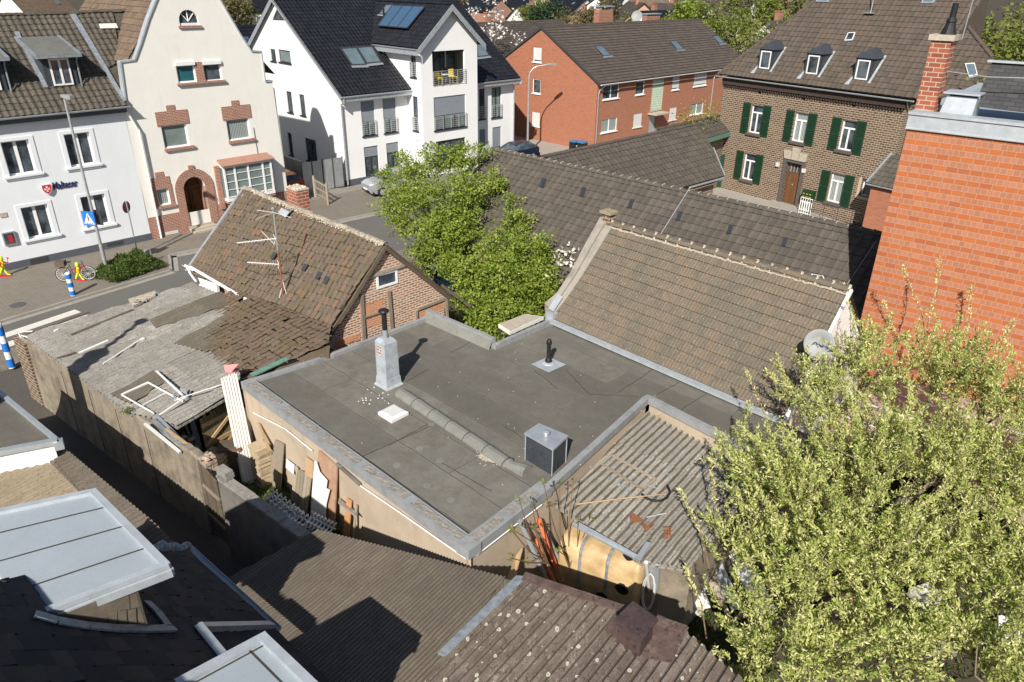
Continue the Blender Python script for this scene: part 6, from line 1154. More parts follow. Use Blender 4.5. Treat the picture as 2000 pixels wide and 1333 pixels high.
m = MB(); [m.box(a+d_*i/14+Z*rg.uniform(-.02, .02)-n2*.23, d_/14*.97, n2*.25, Z*.05, 0, rg.random()) for i in range(14)]; [m.box(a+Z*(.02+i*.07)-n2*(.22+rg.random()*.05)-dw2*.1, dw2*.4, n2*.22, Z*.06, 0, rg.random()) for i in range(4)]; m.build('coping', M['copgravel'], hAW2)
# ---------------------------------------------------------------- S1 and S2, corrugated sheds at the bottom
plS1 = P3(P(620, 1035, 2.75), P(1015, 1135, 2.75), P(440, 1130, 2.62)); s1 = lambda *p: [plS1.at(*x) for x in p]
hS1 = thing('corrugated_shed', 'brown-grey finely corrugated shed roof in the lower middle with a big square shadow', 'shed', P(700, 1250))
u50 = U(52); x50 = U(-38)
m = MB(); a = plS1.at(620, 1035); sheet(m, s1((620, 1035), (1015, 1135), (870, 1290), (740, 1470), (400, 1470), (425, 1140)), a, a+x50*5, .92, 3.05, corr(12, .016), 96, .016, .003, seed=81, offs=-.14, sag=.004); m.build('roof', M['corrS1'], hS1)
m = MB(); back_hull(m, [Vector((p.x, p.y, 0))-Vector((0, .1, 0)) for p in s1((425, 1145), (620, 1042), (1015, 1140), (870, 1292), (750, 1460))], -.1, 2.45); m.build('wall', M['dirtyrender'], hS1)
plS2 = P3(P(1030, 1128, 3.0), P(1335, 1230, 3.0), P(872, 1283, 2.9)); s2 = lambda *p: [plS2.at(*x) for x in p]
hS2 = thing('lichened_shed', 'shed with lichen-spotted brown ribbed metal roof and clad chimney box, bottom right', 'shed', P(1150, 1330))
ld = (plS2.at(872, 1283)-plS2.at(1030, 1128)); ld.z = 0; ld.normalize(); lx = Vector((-ld.y, ld.x, 0))
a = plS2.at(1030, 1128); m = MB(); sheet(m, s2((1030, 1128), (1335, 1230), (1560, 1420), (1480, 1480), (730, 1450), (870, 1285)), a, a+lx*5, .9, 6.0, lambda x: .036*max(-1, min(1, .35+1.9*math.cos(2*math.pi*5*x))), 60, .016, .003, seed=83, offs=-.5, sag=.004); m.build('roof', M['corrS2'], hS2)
m = MB(); n_ = plS2.n*.045; vtop = s2((1026, 1124), (1340, 1228), (1330, 1240), (1018, 1138)); 
for i in range(8):
    p = [vtop[0]+(vtop[1]-vtop[0])*i/8, vtop[0]+(vtop[1]-vtop[0])*(i+1.03)/8, vtop[3]+(vtop[2]-vtop[3])*(i+1.03)/8, vtop[3]+(vtop[2]-vtop[3])*i/8]; m.prism([x+n_+Z*rg.uniform(0, .02) for x in p], Z*.03, 0, rg.random())
m.prism([plS2.at(*x)+n_ for x in ((1180, 1235), (1225, 1180), (1345, 1230), (1310, 1300), (1262, 1290))], plS2.n*.012, 0, .5); m.build('brown_flashing', M['brownflash'], hS2)
m = MB(); q = s2((1030, 1130), (872, 1285), (855, 1278), (1008, 1128)); m.prism([x+Z*.0 for x in q], Z*.05); m.build('bitumen_flashing', M['lead'], hS2)
m = MB(); bz_ = 3.45; t4 = [P(1201, 1213, bz_), P(1255, 1252, bz_), P(1284, 1213, bz_), P(1236, 1179, bz_)]; ct = sum(t4, Vector())/4; m.prism([Vector((p.x, p.y, 2.9)) for p in [ct+(p-ct)*.84 for p in t4]], Z*(bz_-2.9)); m.prism([ct+(p-ct)*1.03 for p in t4], Z*.05); m.build('clad_chimney_box', M['tarbox'], hS2)
m = MB(); back_hull(m, [Vector((p.x, p.y, 0)) for p in s2((876, 1290), (1030, 1133), (1330, 1235), (1550, 1420))], -.1, 2.8); m.build('wall', M['dirtyrender'], hS2)
# ---------------------------------------------------------------- G : grey corrugated lean-to right of the flat roof
plG = P3(P(1268, 806, 2.55), P(1080, 975, 2.3), P(1420, 885, 2.5)); gG = lambda *p: [plG.at(*x) for x in p]
hG = thing('lean_to_shed', 'grey fibre-cement lean-to roof with moss rows beside the ochre parapet', 'shed', P(1250, 1000))
ld = plG.at(1080, 975)-plG.at(1268, 806); ld.z = 0; ld.normalize(); lx = Vector((-ld.y, ld.x, 0)); a = plG.at(1268, 806)
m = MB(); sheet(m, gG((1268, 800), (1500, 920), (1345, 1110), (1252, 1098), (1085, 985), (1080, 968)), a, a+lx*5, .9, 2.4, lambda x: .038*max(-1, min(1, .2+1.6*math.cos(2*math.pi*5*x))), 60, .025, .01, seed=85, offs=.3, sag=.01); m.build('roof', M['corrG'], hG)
nG = plG.n; m = MB(); [m.bar(plG.at(*p)+nG*.06, plG.at(*r_)+nG*.06, .06, .03) for p, r_ in (((1175, 910), (1255, 960)), ((1195, 893), (1280, 940)), ((1280, 940), (1258, 958)), ((1175, 910), (1195, 893)))]; m.build('roof_batten', M['woodg'], hG)
m = MB(); p = plG.at(1120, 1040); m.prism([P(1117, 1028, 2.32), P(1126, 1020, 2.36), P(1255, 1092, 2.36), P(1246, 1097, 2.32)], Z*.04); m.prism([P(1240, 1092, 2.4), P(1250, 1098, 2.4), P(1272, 1062, 2.45), P(1262, 1060, 2.45)], Z*.03); m.build('eaves_flashing', M['zinc'], hG)
m = MB(); back_hull(m, [Vector((p.x, p.y, 0))+Vector((.2, .4, 0)) for p in gG((1085, 985), (1252, 1098), (1345, 1110), (1500, 920))], -.1, 2.2); m.build('wall', M['dirtyrender'], hG)
# ---------------------------------------------------------------- H : house at the bottom left with metal dormers
He0 = P(367, 1075, 3.2); He1 = P(530, 1225, 3.2); plH = slope(He0, He1, 42, Vector((-1, -1, 0)))
hH = thing('dark_tiled_house', 'house in shade with charcoal shingle roof and two pale membrane dormer roofs, bottom left', 'house', P(100, 1300))
hh = lambda *p: [plH.at(*x) for x in p]; eH = (He1-He0).normalized()
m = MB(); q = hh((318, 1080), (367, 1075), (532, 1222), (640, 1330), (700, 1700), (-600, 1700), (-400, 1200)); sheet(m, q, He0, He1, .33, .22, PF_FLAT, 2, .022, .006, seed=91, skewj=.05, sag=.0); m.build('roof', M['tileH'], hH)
m = MB(); gutter(m, He0-eH*.1-Z*.02+U(50)*.06, He1+eH*.1-Z*.02+U(50)*.06, .07); m.bar(plH.at(393, 1232)+Z*.05, He1+Z*.02, .16, .12); m.bar(plH.at(390, 1230)+Z*.06, plH.at(437, 1288)+Z*.06, .12, .12); m.build('gutter', M['zinc'], hH)
m = MB(); rg = random.Random(6)
for i in range(9): a = plH.at(300+i*8, 1070+rg.uniform(-4, 8)); m.lathe(a+Z*.02, [(.1, 0), (.08, .04), (.03, .06)], 7, r=rg.random())
m.build('lead_flashing', M['lead'], hH)
cf = plH.at(290, 1228); _dd = ray(265, 1140); zD = CAM.z+_dd.z*math.hypot(cf.x, cf.y)/math.hypot(_dd.x, _dd.y)+.1; D = [P(187, 960, zD), P(333, 1107, zD), P(80, 1205, zD-.1), P(-95, 1020, zD-.1)]
m = MB(); m.prism([p-Z*.12 for p in D], Z*.12); 
d1 = m.build('dormer_roof', M['membrane'], hH)
m = MB(); rim = [(D[0], D[1]), (D[1], D[2]), (D[3], D[0])]
for a, b in rim: s_ = (sum(D, Vector())/4-(a+b)/2).normalized()*.04; m.bar(a+Z*.02+s_, b+Z*.02+s_, .1, .07); m.bar(a-Z*.1+s_*-.2, b-Z*.1+s_*-.2, .05, .12)
m.build('edge_trim', M['zincl'], d1)
m = MB()
for t in (.22, .48, .76): m.bar(D[0]+(D[1]-D[0])*t+Z*.006, D[3]+(D[2]-D[3])*t+Z*.006, .02, .008)
m.bar(D[0]+(D[3]-D[0])*.04+Z*.006, D[1]+(D[2]-D[1])*.04+Z*.006, .018, .008); m.build('membrane_seam', M['feltseam'], d1)
ct_ = Vector((cf.x, cf.y, zD-.12)); cb_ = plH.at(100, 1208)
m = MB(); bk_ = D[2]+(D[1]-D[2])*.05-Z*.12; m.poly([cf, ct_, bk_, plH.at(112, 1205)]); df = (D[0]-D[1]).normalized(); m.poly([cf, ct_, ct_+df*2.4, cf+df*2.4]); 
ck = m.build('dormer_cheek', M['slateb'], hH)
m = MB(); m.bar(cf, ct_, .04, .04); 
cdv = bk_-ct_; bb = plH.at(112, 1205); no_ = cdv.cross(cf-ct_).normalized(); no_ = no_ if no_.dot(CAM-ct_) > 0 else -no_; no_ = no_*.008
for i in range(1, 9):
    t = i/9; a = ct_+cdv*t+no_; b = cf+(bb-cf)*t+no_; k1, k2 = a+(b-a)*.5, a+(b-a)*.52; sh = cdv*.04; m.tube([a, a+(b-a)*.25+sh*.2, k1+sh], .007, 4); m.tube([k2+sh*-.8, k2+(b-a)*.25, b+sh*.3], .007, 4)
m.tube([ct_+(cf-ct_)*.5+no_, bk_+(bb-bk_)*.5+no_], .006, 4)
m.build('cheek_joint', M['feltseam'], ck)
m = MB(); pth = [plH.at(x, y)+plH.n*.04 for x, y in ((65, 1205), (110, 1218), (170, 1228), (230, 1233), (300, 1234), (338, 1232))]
for a, b in zip(pth[:-1], pth[1:]): m.bar(a, b, .16, .03, up=plH.n)
p2 = [plH.at(x, y)+plH.n*.04 for x, y in ((284, 1180), (305, 1200), (328, 1230))]
for a, b in zip(p2[:-1], p2[1:]): m.bar(a, b, .12, .03, up=plH.n)
m.build('dormer_flashing', M['lead'], ck)
zD2 = 5.0; E4 = [P(518, 1243, zD2), P(640, 1360, zD2), P(420, 1560, zD2), P(150, 1440, zD2)]
m = MB(); m.prism([p-Z*.14 for p in E4], Z*.14); d2 = m.build('dormer_roof', M['membrane'], hH)
m = MB()
for a, b in ((E4[0], E4[1]), (E4[3], E4[0])): s_ = (sum(E4, Vector())/4-(a+b)/2).normalized()*.05; m.bar(a+Z*(.03+.004*(a == E4[0]))+s_, b+Z*(.03+.004*(a == E4[0]))+s_, .12, .1); m.bar(a-Z*.14, b-Z*.14, .06, .16)
m.build('edge_trim', M['zincl'], d2)
m = MB(); v = (E4[3]-E4[0]); w = E4[1]-E4[0]; m.bar(E4[0]+w*.1+v*.04+Z*.008, E4[3]+w*.1+Z*.008, .02, .01); m.bar(E4[0]+w*.0+v*.12+Z*.008, E4[1]+v*.12+Z*.008, .02, .01); m.build('membrane_seam', M['feltseam'], d2)
m = MB(); cc_ = sum(E4, Vector())/4; m.prism([Vector((p.x, p.y, 0)) for p in [cc_+(p-cc_)*.86 for p in E4]], Z*(zD2-.16)); m.build('dormer_front', M['slateb'], d2)
m = MB(); back_hull(m, [Vector((p.x, p.y, 0)) for p in (He0-eH*2+U(230)*.4, He1+eH*2.5+U(230)*.4)], -.1, 3.1); m.build('wall', M['white'], hH)
m = MB(); cD = sum(D, Vector())/4; qd_ = [D[0], (D[0]+D[1])/2, (D[3]+D[2])/2, D[3]]; cq_ = sum(qd_, Vector())/4; m.prism([Vector((p.x, p.y, 0)) for p in [cq_+(p-cq_)*.9 for p in qd_]], Z*(zD-.16)); m.build('shade_wall', M['white'], hH)  # unseen block added under the dormer roof to stop sun passing beneath
# ---------------------------------------------------------------- left-edge roofs
zg = 3.0
hGa = thing('garage', 'flat-roofed white garage with felt roof and pale metal edge at the left border', 'garage', P(0, 900))
q = [P(-40, 735, zg), P(113, 862, zg), P(-60, 895, zg), P(-330, 800, zg)]; m = MB(); m.poly([p-Z*.05 for p in q]); m.build('roof_felt', M['felt'], hGa)
m = MB(); m.bar(q[0]+Z*.0, q[1], .1, .1); m.bar(q[1], q[2], .16, .13); m.cbox(q[1]-Z*.2, .2, .2, .22, 30); m.build('edge_trim', M['zinc'], hGa)
m = MB(); back_hull(m, [Vector((p.x, p.y, 0)) for p in (q[0], q[1]-U(40)*.1, q[2], q[3])], -.1, 2.9); m.build('wall', M['white'], hGa)
plT = P3(P(85, 890, 2.45), P(165, 965, 2.5), P(-60, 945, 2.45)); 
hT = thing('tan_canopy', 'tan corrugated sheet canopy between garage and pale dormer roof', 'canopy', P(20, 1000)); tt = lambda *p: [plT.at(*x) for x in p]
ld = plT.at(-20, 945)-plT.at(86, 893); ld.z = 0; ld.normalize(); lx = Vector((-ld.y, ld.x, 0)); a = plT.at(86, 893); m = MB(); sheet(m, tt((86, 890), (205, 1005), (50, 1080), (-200, 1000), (-130, 960)), a, a+lx*5, 1.0, 4, corr(8, .02), 72, .012, .002, seed=95, offs=-.4); m.build('roof', M['corrT'], hT)
m = MB(); [m.bar(Vector((p.x, p.y, -.1)), p-Z*.05, .1) for p in tt((90, 900), (200, 1003), (-60, 960))]; m.build('post', M['woodd'], hT)
plK = P3(P(88, 885, 2.56), P(122, 872, 2.56), P(330, 1060, 2.56)); kk = lambda *p: [plK.at(*x) for x in p]
hK = thing('corrugated_canopy', 'narrow dark corrugated sheet strip along the alley beside the tan canopy', 'canopy', P(240, 1000)); ld = plK.at(88, 888)-plK.at(122, 872); ld.z = 0; ld.normalize(); lx = Vector((-ld.y, ld.x, 0)); a = plK.at(88, 885)
m = MB(); sheet(m, kk((86, 888), (122, 872), (300, 1020), (372, 1090), (330, 1110), (250, 1070), (170, 975)), a, a+lx*5, .9, 6, corr(6, .03), 56, .012, .003, seed=97, offs=-.5); m.build('roof', M['corrD'], hK); m = MB(); back_hull(m, [Vector((p.x, p.y, 0))-Vector((.15, .15, 0)) for p in kk((60, 860), (122, 876), (300, 1024), (372, 1094))], -.1, 2.45); m.build('wall', M['darkrender'], hK)  # unseen wall under the sheet strip, added to keep sun off the alley
m = MB(); [m.bar(Vector((p.x, p.y, -.1)), p-Z*.05, .1) for p in kk((120, 885), (240, 990), (340, 1075))]; m.build('post', M['woodd'], hK)
# ---------------------------------------------------------------- street furniture
def lamp(base, top, head_dir, head_len, label, arm=False, rad=.07):
    b = P(*base); t = None; d = ray(*top); k = math.hypot(b.x-CAM.x, b.y-CAM.y)/math.hypot(d.x, d.y); t = CAM+d*k; h = t.z
    o = thing('street_lamp', label, 'street lamp', b); m = MB()
    if arm: pts = [b, b+Z*(h-.9)]+[b+Z*(h-.9)+Z*.85*math.sin(R(a))+head_dir*(.9-.9*math.cos(R(a))) for a in (25, 50, 70, 85)]+[b+Z*(h+.03)+head_dir*(1.5)]; m.tube(pts, [rad*1.2, rad]+[rad*.7]*5, 10); he = pts[-1]
    else: m.tube([b, b+Z*1.5, b+Z*1.5, b+Z*h], [rad*1.35, rad*1.3, rad, rad*.75], 10); he = b+Z*h
    m.build('pole', M['steel'], o)
    m = MB(); s = head_dir.cross(Z); m.prism([he-head_dir*.1-s*.1, he+head_dir*head_len*.3-s*.16, he+head_dir*head_len-s*.1, he+head_dir*head_len+s*.1, he+head_dir*head_len*.3+s*.16, he-head_dir*.1+s*.1], Z*.12); m.build('lamp_head', M['gplastic'], o)
    m = MB(); m.prism([he+head_dir*head_len*.3-s*.12-Z*.04, he+head_dir*head_len*.9-s*.08-Z*.04, he+head_dir*head_len*.9+s*.08-Z*.04, he+head_dir*head_len*.3+s*.12-Z*.04], Z*.045); m.build('lamp_glass', M['shutw'], o); return o, b, h
lo1, lb1, lh1 = lamp((211, 537), (130, 190), U(-30), .62, 'tall galvanised street lamp rising from the hedge bed in front of the sign house')
lo2, lb2, lh2 = lamp((1030, 300), (1036, 128), U(10), .7, 'curved-arm street lamp in front of the red brick apartment block', arm=True, rad=.08)
def vplane_at(b, x, y): pl = Pln(b, Vector((b.x, b.y, 0))); return pl.at(x, y)
sc_ = vplane_at(lb1, 180, 427); SF = Fac(Vector((lb1.x, lb1.y, 0)), -12); su, szz = -.12, sc_.z
m = MB(); SF.bx(m, -.52, szz-.34, .14, szz+.34, .10, .13); sg = m.build('crossing_sign', M['bluep'], label='blue and white pedestrian crossing sign on the lamp post by the hedge', cat='road sign')
m = MB(); m.prism([SF.pt(-.47, szz-.26, .131), SF.pt(.09, szz-.26, .131), SF.pt(-.19, szz+.27, .131)], SF.n*.004); m.build('white_triangle', M['wplastic'], sg)
m = MB(); c = -.19
m.prism([SF.pt(c+.035*math.cos(R(a)), szz+.13+.035*math.sin(R(a)), .136) for a in range(0, 360, 45)], SF.n*.003)
for a, b, w in (((c, .09), (c, -.03), .05), ((c, -.03), (c-.07, -.16), .03), ((c, -.03), (c+.06, -.16), .03), ((c, .07), (c-.07, .0), .022), ((c, .07), (c+.07, .01), .022)): m.bar(SF.pt(a[0], szz+a[1], .138), SF.pt(b[0], szz+b[1], .138), w, .004, up=SF.n)
for k in range(5): m.bar(SF.pt(c-.2+.09*k, szz-.25, .138), SF.pt(c-.17+.085*k, szz-.19, .138), .04, .004, up=SF.n)
m.build('walking_figure', M['black'], sg)
m = MB(); SF.bx(m, -.1, szz-.36, .3, szz+.36, -.16, -.13); m.build('sign_back', M['dsteel'], sg)
b = P(270, 500); t = vplane_at(b, 250, 393); o = thing('round_sign', 'round sign seen edge-on atop a slim pole at the hedge', 'road sign', b); m = MB(); m.tube([b, Vector((b.x, b.y, t.z+.0))], .035, 8); m.build('pole', M['steel'], o)
ax_ = U(172); m = MB(); m.lathe(Vector((b.x, b.y, t.z-.3))+ax_*.04, [(.01, 0), (.3, .0), (.3, .02), (.01, .02)], 24, axis=ax_); m.build('sign_disc', m_plain('faded_sign_red', (.30, .10, .12), .6), o)
for i, (x, y, x2, y2) in enumerate(((143, 577, 130, 533), (24, 718, -3, 632))):
    b = P(x, y); t = vplane_at(b, x2, y2).z; o = thing('bollard', ('blue and white banded bollard in front of the parked bicycle', 'blue and white banded bollard at the left border beside the zebra crossing')[i], 'bollard', b, 'banded bollards at the crossing')
    m = MB(); m.lathe(b, [(.11, 0), (.11, t-.04), (.08, t)], 16); m.build('post', M['wplastic'], o)
    for k in range(3 if i == 0 else 3): z0 = t*(.02+.36*k); m = MB(); m.lathe(b+Z*z0, [(.116, 0), (.116, t*.19)], 16); m.build('blue_band', M['bluep'], o)
b = P(293, 514); m = MB(); m.tube([b-U(46)*.14, b-U(46)*.14+Z*.55]+[b+Z*(.6)+U(46)*.14*-math.cos(R(a))+Z*.12*math.sin(R(a)) for a in range(20, 180, 32)]+[b+U(46)*.14+Z*.55, b+U(46)*.14], .03, 8); m.build('hoop_stand', M['steel'], label='small galvanised hoop stand poking out of the hedge', cat='bike stand')
# bicycle
def bicycle(b, az, label):
    o = thing('bicycle', label, 'bicycle', b); e = U(az); s = Vector((-e.y, e.x, 0)); up = (Z+s*.12).normalized(); g_ = lambda x, z, w=0: b+e*x+up*z+s*w
    for x in (-.53, .53):
        m = MB(); m.tube([g_(x+.33*math.cos(R(a)), .35+.33*math.sin(R(a))) for a in range(0, 361, 18)], .02, 6, cap=False); w = m.build('wheel', M['rubber'], o)
        m = MB(); m.tube([g_(x+.30*math.cos(R(a)), .35+.30*math.sin(R(a))) for a in range(0, 361, 18)], .012, 5, cap=False)
        for a in range(0, 360, 24): m.tube([g_(x, .35), g_(x+.3*math.cos(R(a)), .35+.3*math.sin(R(a)))], .004, 3)
        m.build('rim', M['shutw'], w)
    m = MB()
    for a, c in (((-.53, .35), (-.1, .32)), ((-.1, .32), (-.22, .85)), ((-.53, .35), (-.2, .75)), ((-.1, .32), (.36, .72)), ((-.2, .5), (.34, .8)), ((.33, .95), (.53, .35))): m.tube([g_(*a), g_(*c)], .018, 6)
    m.build('frame', M['dsteel'], o)
    m = MB(); m.tube([g_(.33, .98, -.28), g_(.4, 1.02, -.1), g_(.4, 1.02, .1), g_(.33, .98, .28)], .014, 6); m.build('handlebar', M['steel'], o)
    m = MB(); m.prism([g_(-.34, .88, -.07), g_(-.34, .88, .07), g_(-.1, .9, .02), g_(-.1, .9, -.02)], up*.05); m.build('saddle', M['black'], o)
    m = MB(); m.box(g_(-.75, .75, -.17), e*.4, s*.34, up*.24); m.build('basket', M['woodd'], o)
    m = MB(); m.tube([g_(.72, .36, .02), g_(.86, .4, .02), g_(.95, .42, .02)], .03, 6); m.build('front_light', M['steel'], o); return o
bicycle(P(151, 549), 12, 'parked bicycle with basket and pale wheel rims behind the blue banded bollard')
def figure(b, az, h, label, lean=.0):
    o = thing('child_figure', label, 'safety figure', b); e = U(az); s = Vector((-e.y, e.x, 0)); k = h/1.0
    def g_(x, y, z): return b+e*x*k+s*y*k+Z*z*k
    m = MB(); m.tube([g_(.22, .06, .03), g_(.12, .06, .08), g_(.05, .05, .25), g_(0, .03, .45), g_(0, 0, .5)], [.035*k, .05*k, .06*k, .075*k, .09*k], 8); m.tube([g_(-.24, -.06, .12), g_(-.2, -.06, .1), g_(-.1, -.05, .25), g_(0, -.03, .45)], [.03*k, .05*k, .06*k, .075*k], 8); m.build('trousers', M['lime'], o)
    m = MB(); m.tube([g_(0, 0, .42), g_(.0, 0, .55), g_(.03, 0, .70), g_(.04, 0, .76)], [.09*k, .10*k, .11*k, .06*k], 10); m.build('shirt', M['yellow'], o)
    m = MB(); m.tube([g_(.03, .1, .72), g_(.14, .14, .62), g_(.26, .1, .66)], [.04*k, .035*k, .03*k], 7); m.tube([g_(.03, -.1, .72), g_(-.06, -.14, .58), g_(.04, -.15, .52)], [.04*k, .035*k, .03*k], 7); m.tube([g_(0, 0, .68), g_(.03, 0, .75)], [.12*k, .09*k], 10); m.build('sleeves', M['redp'], o)
    m = MB(); m.lathe(g_(.05, 0, .76), [(.03, -.02), (.075*k, .04*k), (.10*k, .12*k), (.085*k, .2*k), (.03*k, .25*k)], 12); m.build('head', M['lime'], o, smooth=True)
    m = MB(); m.tube([g_(.26, .1, .66), g_(.27, .1, .9)], .01, 5); m.prism([g_(.27, .1, .78), g_(.27, .1, .92), g_(.36, .1, .85)], s*.01); m.build('pennant', M['redp'], o)
    m = MB(); m.box(g_(.02, .02, 0), e*.26*k, s*.09*k, Z*.05*k); m.box(g_(-.3, -.1, 0), e*.5*k, s*.2*k, Z*.02); m.build('shoes', M['redp'], o)
figure(P(10, 540), 10, 1.0, 'lime and red child-shaped safety figure holding a pennant by the white wall, left border')
figure(P(157, 548), -20, .9, 'lime child-shaped safety figure leaning at the bicycle front wheel')
# ---------------------------------------------------------------- cars
def car(name, label, b, az, mat, L=4.3, W=1.8, H=1.5, suv=0, group=None):
    o = thing(name, label, 'car', b, group); e = U(az); s = Vector((-e.y, e.x, 0)); g_ = lambda x, y, z: b+e*x*L+s*y*W/2+Z*z*H
    # stations front(+) to rear: x, low, belt z, halfwidth, roof z, roof halfwidth
    bl = .60; st = [(.5, .28, .40, .62, .40, .5), (.485, .18, .50, .84, .50, .7), (.40, .14, .58, .96, .58, .8), (.24, .14, .64, 1, .65, .84), (.10, .14, .65, 1, .90, .70), (.02, .14, .66, 1, .98, .68), (-.12, .14, .66, 1, 1.0, .67), (-.30, .14, .67, 1, .97, .66), (-.40, .15, .68, .99, .90 if suv else .84, .64), (-.465, .18, .66, .95, .70, .74), (-.49, .24, .55, .9, .57, .8), (-.5, .3, .42, .82, .42, .7)]
    m = MB(); K = []
    for x, lo, be, hw, ro, rw in st:
        K.append([g_(x, -hw*.92, lo), g_(x, -hw, (lo+be)/2), g_(x, -hw*.97, be), g_(x, -rw, ro-.03 if ro > be else ro), g_(x, -rw*.6, ro), g_(x, rw*.6, ro), g_(x, rw, ro-.03 if ro > be else ro), g_(x, hw*.97, be), g_(x, hw, (lo+be)/2), g_(x, hw*.92, lo)])
    vs = [p for k in K for p in k]; n = 10; fs = []; ms = []
    for i in range(len(K)-1):
        for j in range(n-1):
            fs.append((i*n+j, (i+1)*n+j, (i+1)*n+j+1, i*n+j+1)); gl = 0
            if j in (2, 6) and 4 <= i <= 7: gl = 1
            if j in (3, 4, 5) and i in (3,): gl = 1
            if j in (3, 4, 5) and i == 8: gl = 1
            if j in (2, 6) and i == 3: gl = 1
            ms.append(gl)
    fs.append(tuple(range(n))); ms.append(0); fs.append(tuple((len(K)-1)*n+j for j in range(n))[::-1]); ms.append(0)
    m.add(vs, fs, 0, .5); m.m = ms; m.build('body', [mat, M['glass']], o, smooth=False)
    for x in (.31, -.30):
        for y in (-1, 1):
            c = g_(x, y*.9, 0)+Z*.32; m = MB(); m.lathe(c-s*y*.12, [(.2, 0), (.32, 0), (.32, .2), (.2, .22)], 18, axis=s*y); w = m.build('wheel', M['rubber'], o); m = MB(); m.lathe(c-s*y*.1, [(.21, .16), (.19, .21), (.05, .20), (.03, .22)], 10, axis=s*y); m.build('rim', M['steel'], w)
    for y in (-1, 1):
        m = MB(); m.prism([g_(.47, y*.45, .44), g_(.44, y*.8, .46), g_(.40, y*.86, .55), g_(.455, y*.5, .53)], e*.05+Z*.02); m.build('headlight', M['wplastic'], o)
        m = MB(); m.box(g_(-.5, y*.72-.14, .46), e*.09, s*.26, Z*.2); m.build('tail_light', M['redp'], o)
        m = MB(); m.box(g_(.16, y*1.0, .64), e*.1, s*y*.16, Z*.12); m.build('wing_mirror', mat, o)
    m = MB(); m.box(g_(.492, -.28, .28), e*.05, s*.5, Z*.11); m.build('licence_plate', M['wplastic'], o); m = MB(); m.box(g_(.488, -.5, .36), e*.03, s*.9, Z*.13); m.build('grille', M['black'], o)
    m = MB(); m.box(g_(-.515, -.28, .38), e*.04, s*.5, Z*.12); m.build('licence_plate', M['wplastic'], o); m = MB(); m.box(g_(-.505, -.95, .16), e*.08, s*W*.95, Z*.25); m.box(g_(.44, -.9, .14), e*.08*L/4.3, s*W*.9, Z*.14); m.build('bumper', M['black'], o)
    return o
car('parked_car', 'copper-orange compact SUV parked nose-in beside the cream gabled house', P(560, 383)+U(134)*1.0+Z*.01, 134, M['carorange'], 4.3, 1.85, 1.65, 1)
car('parked_car', 'silver hatchback parked on the forecourt beneath the white apartment house, half behind the tree', P(770, 374)+Z*.01, 216, M['carsilver'], 4.2, 1.8, 1.5)
car('parked_car', 'dark blue car with only its roof showing between the white house and the lamp', P(1004, 314)+Z*.01, 225, M['cardark'], 4.2, 1.8, 1.45)
car('parked_car', 'petrol-blue car parked in the gap between the cottage gable and the green trees', P(905, 565)+Z*-.08, 130, M['carblue'], 4.3, 1.8, 1.45)
# bins by R
for i, (x, y) in enumerate(((0, 1122), (1, 1138))):
    b = P(y, 276+2*x, 1.0); b.z = 0; o = thing('wheelie_bin', ('blue-lidded wheelie bin nearer the street corner of the brick block', 'blue-lidded wheelie bin on the right, next to the downpipe of the brick block')[i], 'bin', b, 'bins beside the brick block'); m = MB(); m.box(b-U(45)*.3-U(-45)*.3, U(45)*.6, U(-45)*.6, Z*.95); m.build('tub', M['black'], o); m = MB(); m.prism([b-U(45)*.34-U(-45)*.34+Z*.96, b+U(45)*.34-U(-45)*.34+Z*.96, b+U(45)*.34+U(-45)*.34+Z*.96, b-U(45)*.34+U(-45)*.34+Z*.96], Z*.1); m.build('lid', m_plain('bin_lid_blue', (.06, .18, .38), .5), o)
    m = MB(); m.box(b+U(-45)*.305+U(45)*-.12+Z*.6, U(45)*.24, U(-45)*.005, Z*.1); m.build('sticker', M['wplastic'], o)
# yard fence by the tree
a = P(815, 510); b = P(905, 505); m = MB(); v = b-a
for i in range(17): m.bar(a+v*i/16, a+v*i/16+Z*1.15, .04)
for z_ in (.2, 1.0): m.bar(a+Z*z_, b+Z*z_, .05)
m.build('picket_fence', M['woodg'], label='low grey picket fence between the street and the green trees', cat='fence')
m = MB(); p = P(905, 600, 1.5); m.bar(P(862, 557, 2.3), P(920, 600, 1.6), .1, .08); m.build('leaning_beam', M['woodd'], label='dark wooden beam slanting down from the cottage eave into the bushes', cat='beam')
# ---------------------------------------------------------------- junk yard between alley wall and flat roof
def single(name, mat, label, cat, m, **k): return m.build(name, M[mat] if isinstance(mat, str) else mat, label=label, cat=cat, **k)
zj = lambda x, y, o=.08: plJ.at(x, y)+nJ*o
m = MB()
for a, b, w in (((239, 776), (291, 752), .05), ((291, 752), (361, 790), .03), ((239, 776), (302, 812), .025), ((280, 797), (328, 771), .02)): m.bar(zj(*a), zj(*b), w, .04)
single('cold_frame', 'wplastic', 'white rectangular metal frame lying on the shed roof corner', 'frame', m)
m = MB(); m.bar(zj(308, 732, .12), zj(360, 786, .25), .05, .03); single('white_bar', 'wplastic', 'thick white bar sloping across the shed roof to the pole bundle', 'bar', m)
m = MB(); m.tube([zj(345, 795, .2), zj(360, 788, .2), zj(436, 757, .1)], .015, 6); m.bar(zj(314, 818, .12), zj(366, 788, .2), .035, .03); single('white_rail', 'wplastic', 'long thin white rail along the lower edge of the shed roof', 'rail', m)
m = MB(); [m.bar(zj(359+i*4, 776+i*1, .3), P(386+i*4, 878, .9), .035+.01*(i % 2), .04) for i in range(3)]; m.bar(zj(343, 784, .25), P(382, 880, .9), .04, .03); single('pole_bundle', 'zincl', 'bundle of pale aluminium profiles leaning upright at the shed corner', 'profiles', m)
rg = random.Random(12)
